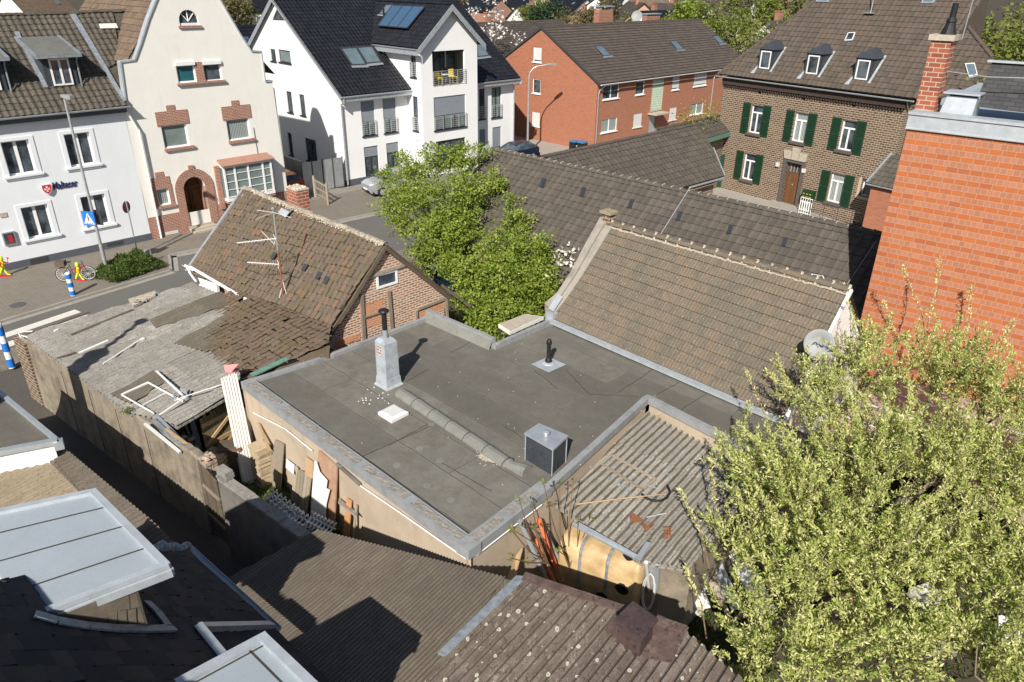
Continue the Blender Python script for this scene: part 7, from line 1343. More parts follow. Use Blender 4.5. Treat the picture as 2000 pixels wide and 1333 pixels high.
for i, (a, b, mt, lb) in enumerate((((300, 820), (368, 883), 'lead', 'grey-blue plastic pipe lying along the top of the alley wall, upper of two'), ((305, 812), (374, 880), 'zinc', 'pale metal channel resting above the alley wall beside the grey-blue pipes'), ((283, 828), (352, 884), 'shutw', 'long white profile closest to the alley side of the junk pile'), ((325, 838), (378, 878), 'woodt', 'tan wooden slat within the junk pile by the wall'))):
    m = MB(); m.bar(P(*a, 2.45), P(*b, 2.25), .09-.01*i, .05); single('pipe' if i == 0 else 'profile', mt, lb, 'pipe' if i == 0 else 'profile', m)
m = MB(); m.prism([P(300, 838, 2.3), P(318, 846, 2.3), P(326, 858, 2.3), P(304, 850, 2.3)], Z*.03); single('blue_panel', 'lead', 'small blue-grey panel tucked behind the alley wall coping', 'panel', m)
m = MB()
for i in range(45): x, y = rg.uniform(318, 388), rg.uniform(818, 880); c = P(x, y, rg.uniform(.5, 1.6)); m.lathe(c, [(.05, -.05), (rg.uniform(.06, .16), .02), (.04, rg.uniform(.05, .12))], 6, r=rg.random())
m.add([P(325, 815, .3), P(400, 790, .3), P(395, 880, .2), P(370, 890, .2)], [(0, 1, 2, 3)]); single('rubble_heap', m_plain('rubble', (.36, .30, .25), .95, var=.55, scale=7, bump=.6), 'heap of broken render and brick rubble under the shed roof edge', 'rubble', m, kind='stuff')
# green plank gate
GA = P(387, 812, 2.15); GB = P(446, 784, 2.15); v = GB-GA; v.z = 0; o = thing('old_plank_gate', 'mossy green-brown plank gate with cross braces standing under the shed edge', 'gate', Vector((GA.x, GA.y, 0))); nv = Vector((v.y, -v.x, 0)).normalized()
for i in range(9): a = Vector((GA.x, GA.y, .1))+v*(i+.05)/9; m = MB(); m.box(a, v*.9/9, nv*.025, Z*(2.0+rg.uniform(-.1, .1)), 0, rg.random()); m.build('board', M['woodgreen'], o)
A_ = Vector((GA.x, GA.y, 0))+nv*.04; m = MB(); [m.bar(A_+Z*z, A_+v+Z*(z+.02), .04, .13) for z in (.45, 1.15, 1.8)]; m.bar(A_+Z*1.15+nv*.03, A_+v+Z*1.8+nv*.03, .04, .09); m.bar(A_+Z*.45+nv*.03, A_+v+Z*1.15+nv*.03, .04, .09); m.build('brace', M['woodt'], o)
# corrugated sheets leaning
a, b, c, d = P(436, 742, 3.05), P(462, 731, 3.05), P(508, 940, .3), P(477, 948, .3)
for k in range(2):
    m = MB(); of = Vector((.05, -.05, 0))*-k*1.6; sheet(m, [a+of, b+of, c+of, d+of], d, c, .076, 6, lambda x: .012*math.sin(2*math.pi*x), 6, .001, seed=5+k, offs=-.5, slab=False); m.build('corrugated_sheet', M['plastc'], label=('front translucent cream corrugated sheet leaning from yard floor to flat roof corner', 'rear translucent corrugated sheet behind the front cream one, right side')[k], cat='corrugated sheet', group='corrugated sheets leaning on the flat roof corner')
m = MB(); m.prism([P(458, 700+20, 3.05), P(440, 716+10, 3.05), P(452, 734, 3.0), P(468, 722, 3.0)], Z*.03); m.prism([P(437, 715, 3.2), P(466, 712, 3.25), P(452, 728, 3.05), P(440, 728, 3.05)], Z*.02); single('red_scrap', m_plain('faded_red_plastic', (.55, .22, .22), .6), 'faded red plastic scrap on top of the leaning corrugated sheets', 'scrap', m)
m = MB(); bq = P(457, 936, .3); m.box(bq+Vector((-.32, 0, 0)), (.6, .12, 0), (-.1, .5, 0), Z*.95); o_ = m.build('brown_bin', M['woodd'], label='dark brown lidded bin beside the leaning corrugated sheets', cat='bin'); m = MB(); m.box(bq+Vector((-.34, -.02, .88)), (.64, .13, 0), (-.1, .54, 0), Z*.06); m.build('lid', m_plain('rusty_red_lid', (.20, .09, .07), .7), o_)
def pile(c0, n, dx, dy, th, mat, label, cat, z0=.28, name='slab_stack', az=-20):
    o = thing(name, label, cat, Vector((c0.x, c0.y, z0)))
    for i in range(n): m = MB(); m.cbox(Vector((c0.x+rg.uniform(-.03, .03), c0.y+rg.uniform(-.03, .03), z0+i*th)), dx, dy, th*.82, az+rg.uniform(-4, 4), 0, rg.random()); m.build('slab', mat, o)
slabm = m_plain('mossy_slab', (.38, .32, .21), .95, var=.35, scale=14, bump=.5)
pile(P(418, 884, 1.2), 12, .55, .5, .075, slabm, 'stack of mossy tan paving slabs behind the crumbling wall pier', 'slabs')
pile(P(506, 868, 1.55), 20, .5, .42, .062, m_plain('tan_roof_tile_stack', (.45, .36, .24), .9, var=.2, scale=9), 'tall stack of tan ribbed tiles against the ochre wall', 'tiles', name='tile_stack', az=-46)
def leaner(name, q, zt, mat, label, cat, th=.03, zb=-.05, w=None, o0=.05, o1=.22):   # q: TL TR BR BL; leaning on wall facade w
    w = w or wf; p0 = Pln(w.o+w.n*o0, w.n); p1 = Pln(w.o+w.n*o1, w.n); a, b = p0.at(*q[0]), p0.at(*q[1]); c, d = p1.at(*q[2]), p1.at(*q[3]); n = (b-a).cross(d-a).normalized(); m = MB(); m.prism([a, b, c, d], n*th, 0, rg.random()); return m.build(name, M[mat] if isinstance(mat, str) else mat, label=label, cat=cat)
def leaner0(name, q, zt, mat, label, cat, th=.03, zb=-.05):
    a, b = P(*q[0], zt), P(*q[1], zt); c, d = P(*q[2], zb), P(*q[3], zb); n = (b-a).cross(d-a).normalized(); m = MB(); m.prism([a, b, c, d], n*th, 0, rg.random()); return m.build(name, M[mat] if isinstance(mat, str) else mat, label=label, cat=cat)
leaner('plywood_sheet', ((537, 859), (554, 868), (547, 958), (522, 947)), 1.75, 'woodg', 'weathered plywood sheet leaning on the ochre wall next to the tile stack', 'board')
leaner('thin_plank', ((502, 826), (506, 828), (528, 880), (524, 882)), 2.3, 'woodt', 'thin plank leaning high on the ochre wall above the tile stack', 'plank', zb=1.2)
leaner('white_board', ((559, 896), (575, 908), (573, 927), (558, 914)), 1.35, 'shutw', 'small pale grey board between plywood sheet and plank bundle', 'board', zb=.9)
leaner('chipboard', ((597, 892), (611, 902), (610, 935), (595, 928)), 1.6, 'woodt', 'small tan chipboard on the ochre wall behind the plank bundle', 'board', zb=.9)
o = thing('plank_bundle', 'bundle of five grey weathered planks leaning on the ochre wall', 'planks', P(585, 990))
for i in range(5):
    x0 = 576+i*6.4; y0 = 911+i*4.4; x1 = 568+i*6.2; y1 = 976+i*5.6; p0 = Pln(wf.o+wf.n*.07, wf.n); p1 = Pln(wf.o+wf.n*.3, wf.n); a, b = p0.at(x0, y0+rg.uniform(-3, 3)), p0.at(x0+5.6, y0+3.8); c, d = p1.at(x1+5.4, y1+4.5), p1.at(x1, y1); m = MB(); m.prism([a, b, c, d], (b-a).cross(d-a).normalized()*.03, 0, rg.random()); m.build('plank', M['woodg'], o)
leaner('brown_door', ((622, 880), (658, 913), (652, 1028), (611, 1005)), 1.95, m_wood('worn_brown_door', (.36, .20, .12), (.52, .36, .26), 3), 'worn brown door leaf leaning behind the white torn panel', 'door', .04)
m = MB(); zt = 1.9; pts = [(617, 899), (621, 902), (627, 921), (642, 938), (640, 953), (647, 956), (640, 985), (638, 1020), (628, 1024), (609, 1012), (612, 960)]
_a = Pln(wf.o+wf.n*.09, wf.n).at(622, 880); _b = Pln(wf.o+wf.n*.09, wf.n).at(658, 913); _c = Pln(wf.o+wf.n*.27, wf.n).at(611, 1005); F0 = Pln(_a, (_b-_a).cross(_c-_a)); pp = [F0.at(*p) for p in pts]; n_ = F0.n if F0.n.dot(CAM-pp[0]) > 0 else -F0.n; m.prism([p+n_*.03 for p in pp], n_*.012); single('torn_white_panel', 'wplastic', 'torn white panel with ragged right edge leaning on the brown door', 'panel', m)
leaner('orange_plank', ((677, 973), (686, 979), (680, 1050), (669, 1045)), 1.1, 'woodo', 'fresh orange-brown plank standing at the ochre wall right of the door', 'plank')
leaner('grey_batten', ((694, 986), (697, 988), (690, 1052), (687, 1050)), 1.05, 'woodg', 'grey batten standing immediately right of the orange plank', 'batten')
leaner('steel_bracket', ((662, 973), (699, 1002), (697, 1010), (661, 981)), 1.0, 'steel', 'horizontal galvanised steel bracket behind the orange plank', 'bracket', zb=.85)
leaner0('small_board', ((577, 990), (591, 1001), (602, 1030), (588, 1022)), .95, 'stone', 'small pale board stuck in the scaffold pile', 'board', zb=.2)
leaner0('wall_offcut', ((725, 1045), (728, 1043), (765, 1072), (735, 1066)), .9, 'gplastic', 'grey sheet offcut in shade beside the corrugated shed', 'offcut', zb=.2)
# pile of scaffold ladders
YZ = .3
for k, (x0, y0, x1, y1, lb) in enumerate(((512, 984, 566, 1022, 'galvanised scaffold frame lying lowest, nearest the shaded yard wall'), (520, 974, 580, 1022, 'galvanised scaffold frame on top at the left of the pile'), (560, 1012, 612, 1040, 'galvanised scaffold frame at the middle of the pile by the small board'), (600, 1022, 648, 1046, 'galvanised scaffold frame at the right end under the white panel'))):
    a = P(x0, y0, 1.15+.1*(k % 2)); b = P(x1, y1, 1.1); d_ = (b-a).normalized(); s = Vector((-d_.y, d_.x, 0)).normalized(); m = MB(); o = thing('scaffold_frame', lb, 'scaffold frame', a-Z*.6, 'scaffold frames piled in the yard')
    m.tube([a, b], .028, 7); m.tube([a+s*.16+Z*.05, b+s*.16+Z*.05], .028, 7); m.build('tube', M['steel'], o); m = MB()
    for i in range(7): p = a+(b-a)*(i+.4)/7; m.tube([p-s*.12+Z*.02, p+s*.3+Z*.12], .022, 6); m.lathe(p-Z*.02, [(.05, 0), (.05, .09)], 7); m.tube([p+s*.16, p+s*.18+Z*.22], .024, 6)
    m.build('coupling', M['zincl'], o)
# ---------------------------------------------------------------- corner between flat roof, tank and lichened shed
def ptube(name, a, za, b, zb, r, mat, label, cat='pipe', grp=None):
    if cat == 'pipe': A_, B_ = Pln(wf2.o+wf2.n*.08, wf2.n).at(*a), Pln(wf2.o+wf2.n*.55, wf2.n).at(*b)
    else: A_, B_ = P(*a, za), P(*b, zb)
    m = MB(); dd = (B_-A_).normalized(); m.tube([A_, B_], r, 12); m.lathe(A_+dd*.01, [(r*1.22, 0), (r*1.22, .12)], 12, axis=dd); m.lathe(A_-dd*.004, [(r*1.0, 0), (r*.9, .006)], 12, axis=dd); return m.build(name, M[mat], label=label, cat=cat, group=grp, smooth=False)
ptube('drain_pipe', (1016, 1018), 2.2, (1068, 1135), .3, .055, 'gplastic', 'leftmost grey drain pipe with terracotta socket leaning by the tank')
ptube('drain_pipe', (1052, 1016), 2.3, (1100, 1145), .3, .055, 'orange', 'longest orange drain pipe leaning against the ochre corner')
ptube('drain_pipe', (1046, 1055), 1.7, (1084, 1140), .3, .055, 'orange', 'shorter orange drain pipe left of the longest one')
ptube('drain_pipe', (1066, 1040), 2.1, (1115, 1145), .3, .05, 'gplastic', 'grey drain pipe between orange pipes and amber tank')
leaner('pipe_board', ((1008, 1085), (1020, 1070), (1004, 1130), (988, 1136)), 1.2, 'woodt', 'tan board leaning at the ochre wall left of the pipes', 'board', w=wf2, o1=.4)
m = MB(); c = P(1024, 1087, 1.0); m.lathe(c, [(.0, 0), (.12, .0), (.13, .04), (.12, .08), (0, .08)], 18, axis=Vector((-.3, -1, .5))); w_ = single('trolley_wheel', 'wplastic', 'small white trolley wheel beside the drain pipes', 'wheel', m); m = MB(); m.lathe(c+Vector((-.02, -.06, .03)), [(.05, 0), (.03, .03)], 10, axis=Vector((-.3, -1, .5))); m.build('hub', M['black'], w_)
# amber tank with two straps
T0 = P(1100, 1040, 1.95); T1 = P(1256, 1098, 1.95); tv = T1-T0; tv.z = 0; te = tv.normalized(); tn = Vector((te.y, -te.x, 0)); tn = tn if tn.y < 0 else -tn
o = thing('oil_tank', 'big amber fibreglass tank with two grey straps beside the lean-to', 'tank', Vector((T0.x, T0.y, 0))); Lt = tv.length; prof = [(-.7, .25), (-.7, 1.8), (-.62, 1.92), (-.45, 1.95), (-.0, 1.95), (.14, 1.90), (.21, 1.74), (.24, 1.1), (.23, .4), (.1, .2)]
m = MB(); N_ = 36; vs = []
for i in range(N_+1):
    t = i/N_; bul = 1-.07*math.exp(-((t-.28)/.02)**2)-.07*math.exp(-((t-.62)/.02)**2)-.06*(max(0, abs(t-.5)*2-.94)/.06)**2+.008*math.sin(t*20)
    vs += [Vector((T0.x, T0.y, 0))+te*Lt*t+tn*((w-(-.2))*bul-.2)+Z*(1+(z-1)*bul) for w, z in prof]
n = len(prof); m.add(vs, [(i*n+j, (i+1)*n+j, (i+1)*n+(j+1) % n, i*n+(j+1) % n) for i in range(N_) for j in range(n)]+[tuple(range(n)), tuple(N_*n+j for j in range(n))[::-1]], 0, .5); m.build('shell', M['tank'], o, smooth=True)
for t in (.28, .62):
    m = MB(); c = Vector((T0.x, T0.y, 0))+te*Lt*t; pts = [c+tn*((w+.2)*.97-.2)+Z*(1+(z-1)*.98) for w, z in prof[2:]]; m.tube(pts, .035, 8); m.build('strap', M['lead'], o)
for (x, y, r_) in ((1228, 1087, .11), (1214, 1150, .15), (1175, 1166, .13)):
    pl = Pln(Vector((T0.x, T0.y, 0))+tn*.25, tn); c = pl.at(x, y); m = MB(); m.prism([c+te*r_*rg.uniform(.8, 1.2)*math.cos(R(a))+Z*r_*rg.uniform(.7, 1.1)*math.sin(R(a)) for a in range(0, 360, 36)], tn*.02); m.build('torn_hole', M['black'], o)
ptube('white_post', (1262, 1098), 2.3, (1272, 1195), 0, .035, 'shutw', 'white upright post at the right end of the amber tank', 'post')
m = MB(); c = P(1270, 1150, 1.3)
for k in range(2): m.tube([c+te*(.11+.03*k)*math.cos(R(a))+Z*(.5+.03*k)*math.sin(R(a))+tn*(.1+.02*k) for a in range(0, 361, 30)], .012, 5, cap=False)
single('garden_hose', 'shutw', 'coiled pale hose hanging from the white post', 'hose', m)
leaner0('rippled_panel', ((1266, 1098), (1288, 1106), (1286, 1190), (1280, 1200)), 2.2, 'zincl', 'narrow rippled translucent panel standing right of the white post', 'panel')
# rakes and hose on the grey lean-to
def rake(c, az, label):
    o = thing('leaf_rake', label, 'rake', c); e = U(az); s = Vector((-e.y, e.x, 0)); m = MB()
    for i in range(15): a = (i-7)*5; m.tube([c, c+(e*math.cos(R(a))+s*math.sin(R(a)))*.30+Z*.02], .006, 4)
    m.prism([c, c+(e*math.cos(R(-32))+s*math.sin(R(-32)))*.16, c+e*.17, c+(e*math.cos(R(32))+s*math.sin(R(32)))*.16], Z*.006); m.build('rake_head', M['rust'], o)
rake(plG.at(1256, 1023)+nG*.1, 170, 'rusty leaf rake head pointing left on the grey lean-to roof'); rake(plG.at(1262, 1046)+nG*.12, 20+60, 'rusty leaf rake head pointing up on the grey lean-to roof')
m = MB(); m.tube([plG.at(1262, 1020)+nG*.14, plG.at(1300, 1012)+nG*.14], .015, 6); single('rake_handle', 'zincl', 'thin pale rake handle lying beside the rusty rake heads', 'handle', m)
m = MB(); [m.tube([plG.at(1295+i*5, 1035+j*7)+nG*(.08), plG.at(1300+i*5, 1040+j*7)+nG*(.14), plG.at(1296+i*5, 1044+j*7)+nG*.08], .015, 5) for i in range(3) for j in range(3)]; single('rusty_chain', 'rust', 'rusty tangled iron bits at the right edge of the grey lean-to roof', 'scrap iron', m)
m = MB(); m.tube([plG.at(x, y)+nG*.1 for x, y in ((1253, 972), (1262, 980), (1275, 985), (1290, 985), (1302, 979), (1308, 968), (1303, 955))], .03, 7); single('black_hose', 'black', 'thick black hose curved on the grey lean-to roof near the willow', 'hose', m)
m = MB(); m.tube([plG.at(1125, 992)+nG*.1, plG.at(1220, 980)+nG*.1, plG.at(1300, 975)+nG*.15], [.02, .018, .01], 6); single('dry_branch', 'woodt', 'long dry branch lying across the grey lean-to roof', 'branch', m)
m = MB(); 
for x, y in ((1150, 917), (1187, 940), (1205, 953), (1222, 965), (1300, 930), (1275, 957)): k_ = rg.uniform(.4, .8); m.prism([plG.at(x, y)+nG*.05, plG.at(x+9*k_, y+rg.uniform(1, 5)*k_)+nG*.09, plG.at(x+13*k_, y+1)+nG*.05, plG.at(x+4*k_, y-5*k_)+nG*.1], nG*.008, 0, rg.random())
single('blue_film_scrap', m_plain('blue_film', (.20, .30, .38), .5), 'torn scraps of pale blue film on the grey lean-to roof', 'scraps', m, kind='stuff')
for i, (x, y, lb) in enumerate(((1308, 1122, 'white refuse sack with red print lying beside the tank corner'), (1328, 1112, 'white refuse sack with blue print under the willow edge'), (1330, 1140, 'lower white refuse sack below the blue printed one'))):
    c = P(x, y, .2); m = MB(); m.lathe(c-Z*.28, [(.05, 0), (.2, .04), (.24, .16), (.19, .3), (.06, .38), (.08, .42)], 12); s_ = m.build('refuse_sack', M['wplastic'], label=lb, cat='sack', group='refuse sacks under the willow', smooth=True); m = MB(); m.box(c+Vector((-.08, -.235, -.1)), (.16, 0, 0), (0, .01, 0), Z*.05); m.build('print', M['redp'] if i == 0 else M['bluep'], s_)
# boards and sheets under the willow
lbs = ['long pale board nearest the lean-to under the willow edge', 'second pale board under the willow, streaked grey', 'third board under the willow, bluish', 'broad whitish sheet deeper under the willow', 'narrow grey plank half hidden under the willow', 'loose white offcut at the dark grass under the willow']
for i, ((x0, y0), (x1, y1), w, zz) in enumerate((((1312, 990), (1375, 1190), .32, 1.6), ((1335, 985), (1410, 1180), .25, 1.55), ((1350, 1000), (1440, 1190), .3, 1.4), ((1400, 1000), (1500, 1200), .5, 1.2), ((1375, 1100), (1440, 1240), .12, .5), ((1338, 1172), (1368, 1200), .15, .25))):
    a = P(x0, y0, zz); b = P(x1, y1, max(.05, zz-1.2)); m = MB(); m.bar(a, b, w, .03); single('board' if i != 3 else 'sheet', ['shutw', 'woodg', 'zincl', 'wplastic', 'woodg', 'shutw'][i], lbs[i], 'board', m)
for i, (x, y, mt, lb) in enumerate(((1560, 1140, 'bluep', 'blue plastic crate glimpsed under the willow'), (1800, 1180, 'shutw', 'white plastic tub glimpsed under the willow, right part'), (1660, 1160, 'woodt', 'tan wooden box glimpsed under the middle of the willow'), (1960, 1250, 'wplastic', 'crumpled white sheet at the bottom right under the willow'))):
    c = P(x, y, 0); m = MB(); m.cbox(c, .6, .4, .04, 20*i); [m.cbox(c+U(20*i)*sx+Vector((0, 0, .0)), .04, .4, .4, 20*i) for sx in (-.28, .28)]; [m.cbox(c+U(20*i+90)*sy, .6, .04, .4, 20*i) for sy in (-.18, .18)]; single('crate', mt, lb, 'crate', m)
# brown parking roof against the orange wall
plX = 2.4; q = [O0+eO*.9+Z*plX+OF.n*.02, O0+eO*14+Z*plX+OF.n*.02, O0+eO*14+Z*(plX-.2)+OF.n*6, O0+eO*.6+Z*(plX-.2)+OF.n*4.2]
hX = thing('carport', 'brown sheet-covered flat carport roof with pale seams against the orange brick wall', 'carport', O0+OF.n*2); m = MB(); m.prism([p-Z*.12 for p in q], Z*.12); m.build('roof', m_ground('brown_roof_sheet', (.30, .23, .18), (.36, .28, .22), (.42, .34, .27), 40, amt=.3), hX)
m = MB(); [m.bar(q[0]+OF.n*k*1.05+Z*(.01-.035*k), q[0]+eO*13+OF.n*k*1.05+Z*(.01-.035*k), .05, .03) for k in (1, 2, 3)]; m.build('seam', M['shutw'], hX); m = MB(); [m.bar(p-Z*(plX+.1), p-Z*.1, .12) for p in (q[3]-OF.n*.2+eO*.2, q[3]-OF.n*.2+eO*5, q[3]-OF.n*.2+eO*10)]; m.build('post', M['dsteel'], hX)
# neighbour's chimney beyond the left border whose shadow falls on the shed roof
cq = Vector((-14.0, 14.7, -.1)); o = thing('neighbour_chimney', 'tall brick chimney stack with thin flue beside the garage, just beyond the left border', 'chimney', cq)
m = MB(); m.cbox(cq, .75, .75, 3.2, 40); m.cbox(cq+Z*3.2, .55, .5, 3.7, 40); m.build('stack', M['chimbrick'], o); m = MB(); m.tube([cq+Z*6.8, cq+Z*8.5], .09, 10); m.lathe(cq+Z*8.45, [(.1, 0), (.2, .1), (.2, .2), (.02, .26)], 12); m.build('flue_pipe', M['steel'], o)
# ---------------------------------------------------------------- foliage
def leafmesh(name, pos, size, mat, parent=None, seed=0, asp=.55, dirs=None, updown=.3, rnd=None, label=None, cat=None, kind=None, grp=None, lean=1.0, org=None):
    rg = np.random.RandomState(seed); n = len(pos); pos = np.asarray(pos, float)
    if dirs is None: dirs = rg.normal(size=(n, 3)); dirs[:, 2] = dirs[:, 2]*.6+updown
    d = dirs/np.linalg.norm(dirs, axis=1)[:, None]; w = rg.normal(size=(n, 3)); w[:, 2] *= .5; w -= d*(w*d).sum(1)[:, None]; w /= np.linalg.norm(w, axis=1)[:, None]+1e-9
    nn = np.cross(d, w); sz = size*(.6+.8*rg.rand(n))[:, None]
    a = pos; b = pos+d*sz*.45+w*sz*asp*.5+nn*sz*.08; c = pos+d*sz; e = pos+d*sz*.45-w*sz*asp*.5+nn*sz*.08
    V = np.stack([a, b, c, e], 1).reshape(-1, 3)
    og = ORG[parent.name] if parent is not None else Vector(org)
    V = V-np.array(og); me = bpy.data.meshes.new(name); me.vertices.add(len(V)); me.vertices.foreach_set('co', V.ravel().astype('f')); me.loops.add(n*4); me.loops.foreach_set('vertex_index', np.arange(n*4, dtype='i')); me.polygons.add(n); me.polygons.foreach_set('loop_start', np.arange(0, n*4, 4, dtype='i')); me.polygons.foreach_set('loop_total', np.full(n, 4, 'i')); me.update(calc_edges=True)
    at = me.attributes.new('rnd', 'FLOAT', 'FACE'); r_ = rnd if rnd is not None else rg.rand(n); at.data.foreach_set('value', np.asarray(r_, 'f')); me.materials.append(mat); o = bpy.data.objects.new(name, me); link(o)
    if parent is not None: o.parent = parent
    else: o.location = og
    ORG[o.name] = og; return props(o, label, cat, grp, kind)
def blob_points(blobs, dens, rg, cl=.16, per=14, shell=.55, squash=.85):
    out = []; tips = []
    for c, r in blobs:
        k = max(3, int(dens*r*r*r**.5)); v = rg.normal(size=(k, 3)); v /= np.linalg.norm(v, axis=1)[:, None]; rad = r*(shell+(1-shell)*rg.rand(k)**.6)*(1+.18*rg.normal(size=k)); t = np.array(c)+v*rad[:, None]*np.array([1, 1, squash])
        t = t[t[:, 2] > .15]; tips.append(t); p = np.repeat(t, per, 0)+rg.normal(size=(len(t)*per, 3))*cl*np.array([1, 1, .8]); out.append(p)
    return np.concatenate(out), np.concatenate(tips)
def tree(name, label, base, blobs, dens, lsize, lmat, tmat='bark', trunk=.16, seed=1, per=14, cl=.16, cat='tree', grp=None, nlimb=26, cname='crown', asp=.6, twigs=0, shell=.55):
    rg = np.random.RandomState(seed); o = thing(name, label, cat, base, grp); b = Vector(base); pts, tips = blob_points(blobs, dens, rg, cl, per, shell); m = MB()
    cen = Vector(np.mean([c for c, r in blobs], 0)); fork = b+(cen-b)*.45; fork.x = b.x+(cen.x-b.x)*.35; fork.y = b.y+(cen.y-b.y)*.35
    m.tube([b-Z*.15, b+(fork-b)*.5+Vector((.04, .03, 0)), fork], [trunk*1.2, trunk, trunk*.8], 9)
    for c, r in blobs:
        c = Vector(c); mid = fork+(c-fork)*.5+Vector(rg.normal(size=3))*.12*r; m.tube([fork, mid, c], [trunk*.5, trunk*.32, trunk*.16], 6)
        for k in range(max(2, int(nlimb/len(blobs)*2))):
            v = Vector(rg.normal(size=3)).normalized()*r*rg.uniform(.6, 1.0); s_ = mid+(c-mid)*rg.uniform(.2, 1); m.tube([s_, s_+(c+v-s_)*.5+Vector(rg.normal(size=3))*.05, c+v], [trunk*.14, trunk*.09, trunk*.03], 4)
    m.build('trunk', M[tmat], o, smooth=True)
    g = rg.rand(len(pts))*.45+.55*np.repeat(rg.rand(len(tips)), per)
    leafmesh(cname, pts, lsize, M[lmat], o, seed+5, asp, rnd=g); return o
def W3(x, y, z): return tuple(P(x, y, z))
# the two green trees and the flowering shrub in the middle
tree('green_tree', 'tall fresh-green tree in front of the silver car, taller of the two middle trees', P(880, 560)+Z*-.1, [(W3(x, y, z), r) for x, y, z, r in ((800, 350, 4.4, 1.05), (850, 315, 5.1, .95), (905, 310, 5.2, .9), (935, 300, 5.5, .5), (775, 400, 3.7, .95), (835, 400, 4.0, 1.2), (905, 380, 4.3, 1.1), (960, 360, 4.5, .75), (790, 440, 3.0, .7), (860, 465, 3.0, 1.1), (820, 490, 2.4, .7), (895, 440, 3.3, 1.0), (750, 350, 4.2, .55), (790, 310, 5.2, .45), (835, 510, 1.9, .6), (880, 520, 2.1, .9))], 92, .12, 'leafT', trunk=.17, seed=3, per=24, cl=.135, shell=.3)
tree('green_bush_tree', 'broad dense fresh-green tree behind the flat roof, right of the cottage gable', P(985, 600)+Z*-.1, [(W3(x, y, z), r) for x, y, z, r in ((930, 545, 2.0, 1.1), (960, 480, 3.0, .9), (1010, 440, 3.4, .85), (1030, 500, 2.8, 1.15), (985, 545, 2.3, 1.25), (1045, 560, 1.9, 1.0), (940, 610, 1.2, 1.0), (990, 620, 1.2, 1.0), (1035, 610, 1.1, .75), (905, 590, 1.3, .7), (960, 655, .6, .7), (1080, 520, 2.3, .85), (1085, 575, 1.5, .6), (1000, 395, 4.0, .45), (920, 655, .5, .6), (905, 640, .7, .5))], 98, .115, 'leafT', trunk=.15, seed=8, per=24, cl=.125, shell=.3)
o = tree('magnolia', 'loose bright shrub with white blossoms beside the rendered verge of the tiled house', P(1110, 560)+Z*-.1, [(W3(x, y, z), r) for x, y, z, r in ((1095, 470, 2.9, .7), (1130, 500, 2.5, .6), (1110, 440, 3.3, .4), (1150, 480, 2.7, .35), (1100, 530, 2.0, .6))], 60, .12, 'leafT', trunk=.08, seed=14, per=14, cl=.13, shell=.2)
rgn_ = np.random.RandomState(4); bp = np.array([W3(rgn_.normal(1120, 20), rgn_.normal(480, 22), 2.9) for i in range(170)])+rgn_.normal(size=(170, 3))*.12; leafmesh('blossom', np.repeat(bp, 3, 0), .14, M['blossom'], o, 3, .7)
# two bare-ish sticks between tree and barn
tree('young_tree', 'slender half-bare young tree in front of the barn roof, left of the bushy tree', P(965, 520)+Z*-.1, [(W3(975, 350, 4.4), .45), (W3(985, 330, 4.7), .35), (W3(960, 400, 3.7), .3), (W3(990, 380, 4.0), .25)], 60, .12, 'leafM', 'barkp', trunk=.07, seed=21, per=10, shell=.1)
# hedge bed at the street
hb = [(185, 548), (230, 536), (275, 522), (312, 512), (215, 528), (255, 516), (300, 500), (240, 548), (295, 527)]
rg_ = np.random.RandomState(2); N = 9000; uv_ = rg_.rand(N, 2); A_, B_, C_, D_ = [np.array(P(*q, 0)) for q in ((178, 545), (225, 556), (326, 522), (270, 497))]
pp = (1-uv_[:, :1])*((1-uv_[:, 1:])*A_+uv_[:, 1:]*B_)+uv_[:, :1]*((1-uv_[:, 1:])*D_+uv_[:, 1:]*C_); ed = np.minimum(np.minimum(uv_[:, 0], 1-uv_[:, 0]), np.minimum(uv_[:, 1], 1-uv_[:, 1])); hh_ = np.clip(.25+ed*2.5, .1, .75)*(.75+.25*np.sin(pp[:, 0]*5)*np.cos(pp[:, 1]*4)); pp[:, 2] = hh_*rg_.rand(N)**.25
leafmesh('hedge_bed', pp, .12, M['leafD'], None, 6, .4, updown=.6, label='low dark green ground-cover hedge bed around the foot of the street lamp', cat='hedge', org=P(255, 525))
# weed on wall
wp_ = np.array([tuple(P(250, 803, 2.4)+Vector(rg_.normal(size=3))*.07) for i in range(160)]); leafmesh('wall_weed', wp_, .07, M['leafM'], None, 7, .3, label='small tuft of weeds growing on the alley wall top', cat='weed', org=P(250, 803, 2.35))
gp_ = []; 
for i in range(5200):
    x, y = rg_.uniform(470, 720), rg_.uniform(900, 1060); gp_.append(tuple(P(x, y, .29)+Vector((0, 0, .05*rg_.rand()))))
leafmesh('yard_grass', np.array(gp_), .12, M['leafD'], None, 9, .22, updown=1.2, label='patchy dark grass in the junk yard', cat='grass', kind='stuff', org=P(600, 980, .29))
gp_ = [tuple(P(rg_.uniform(1280, 2000), rg_.uniform(1080, 1330), -.08)) for i in range(5000)]; leafmesh('garden_grass', np.array(gp_), .16, M['leafD'], None, 10, .2, updown=1.2, label='rough grass under the willow', cat='grass', kind='stuff', org=P(1600, 1200))
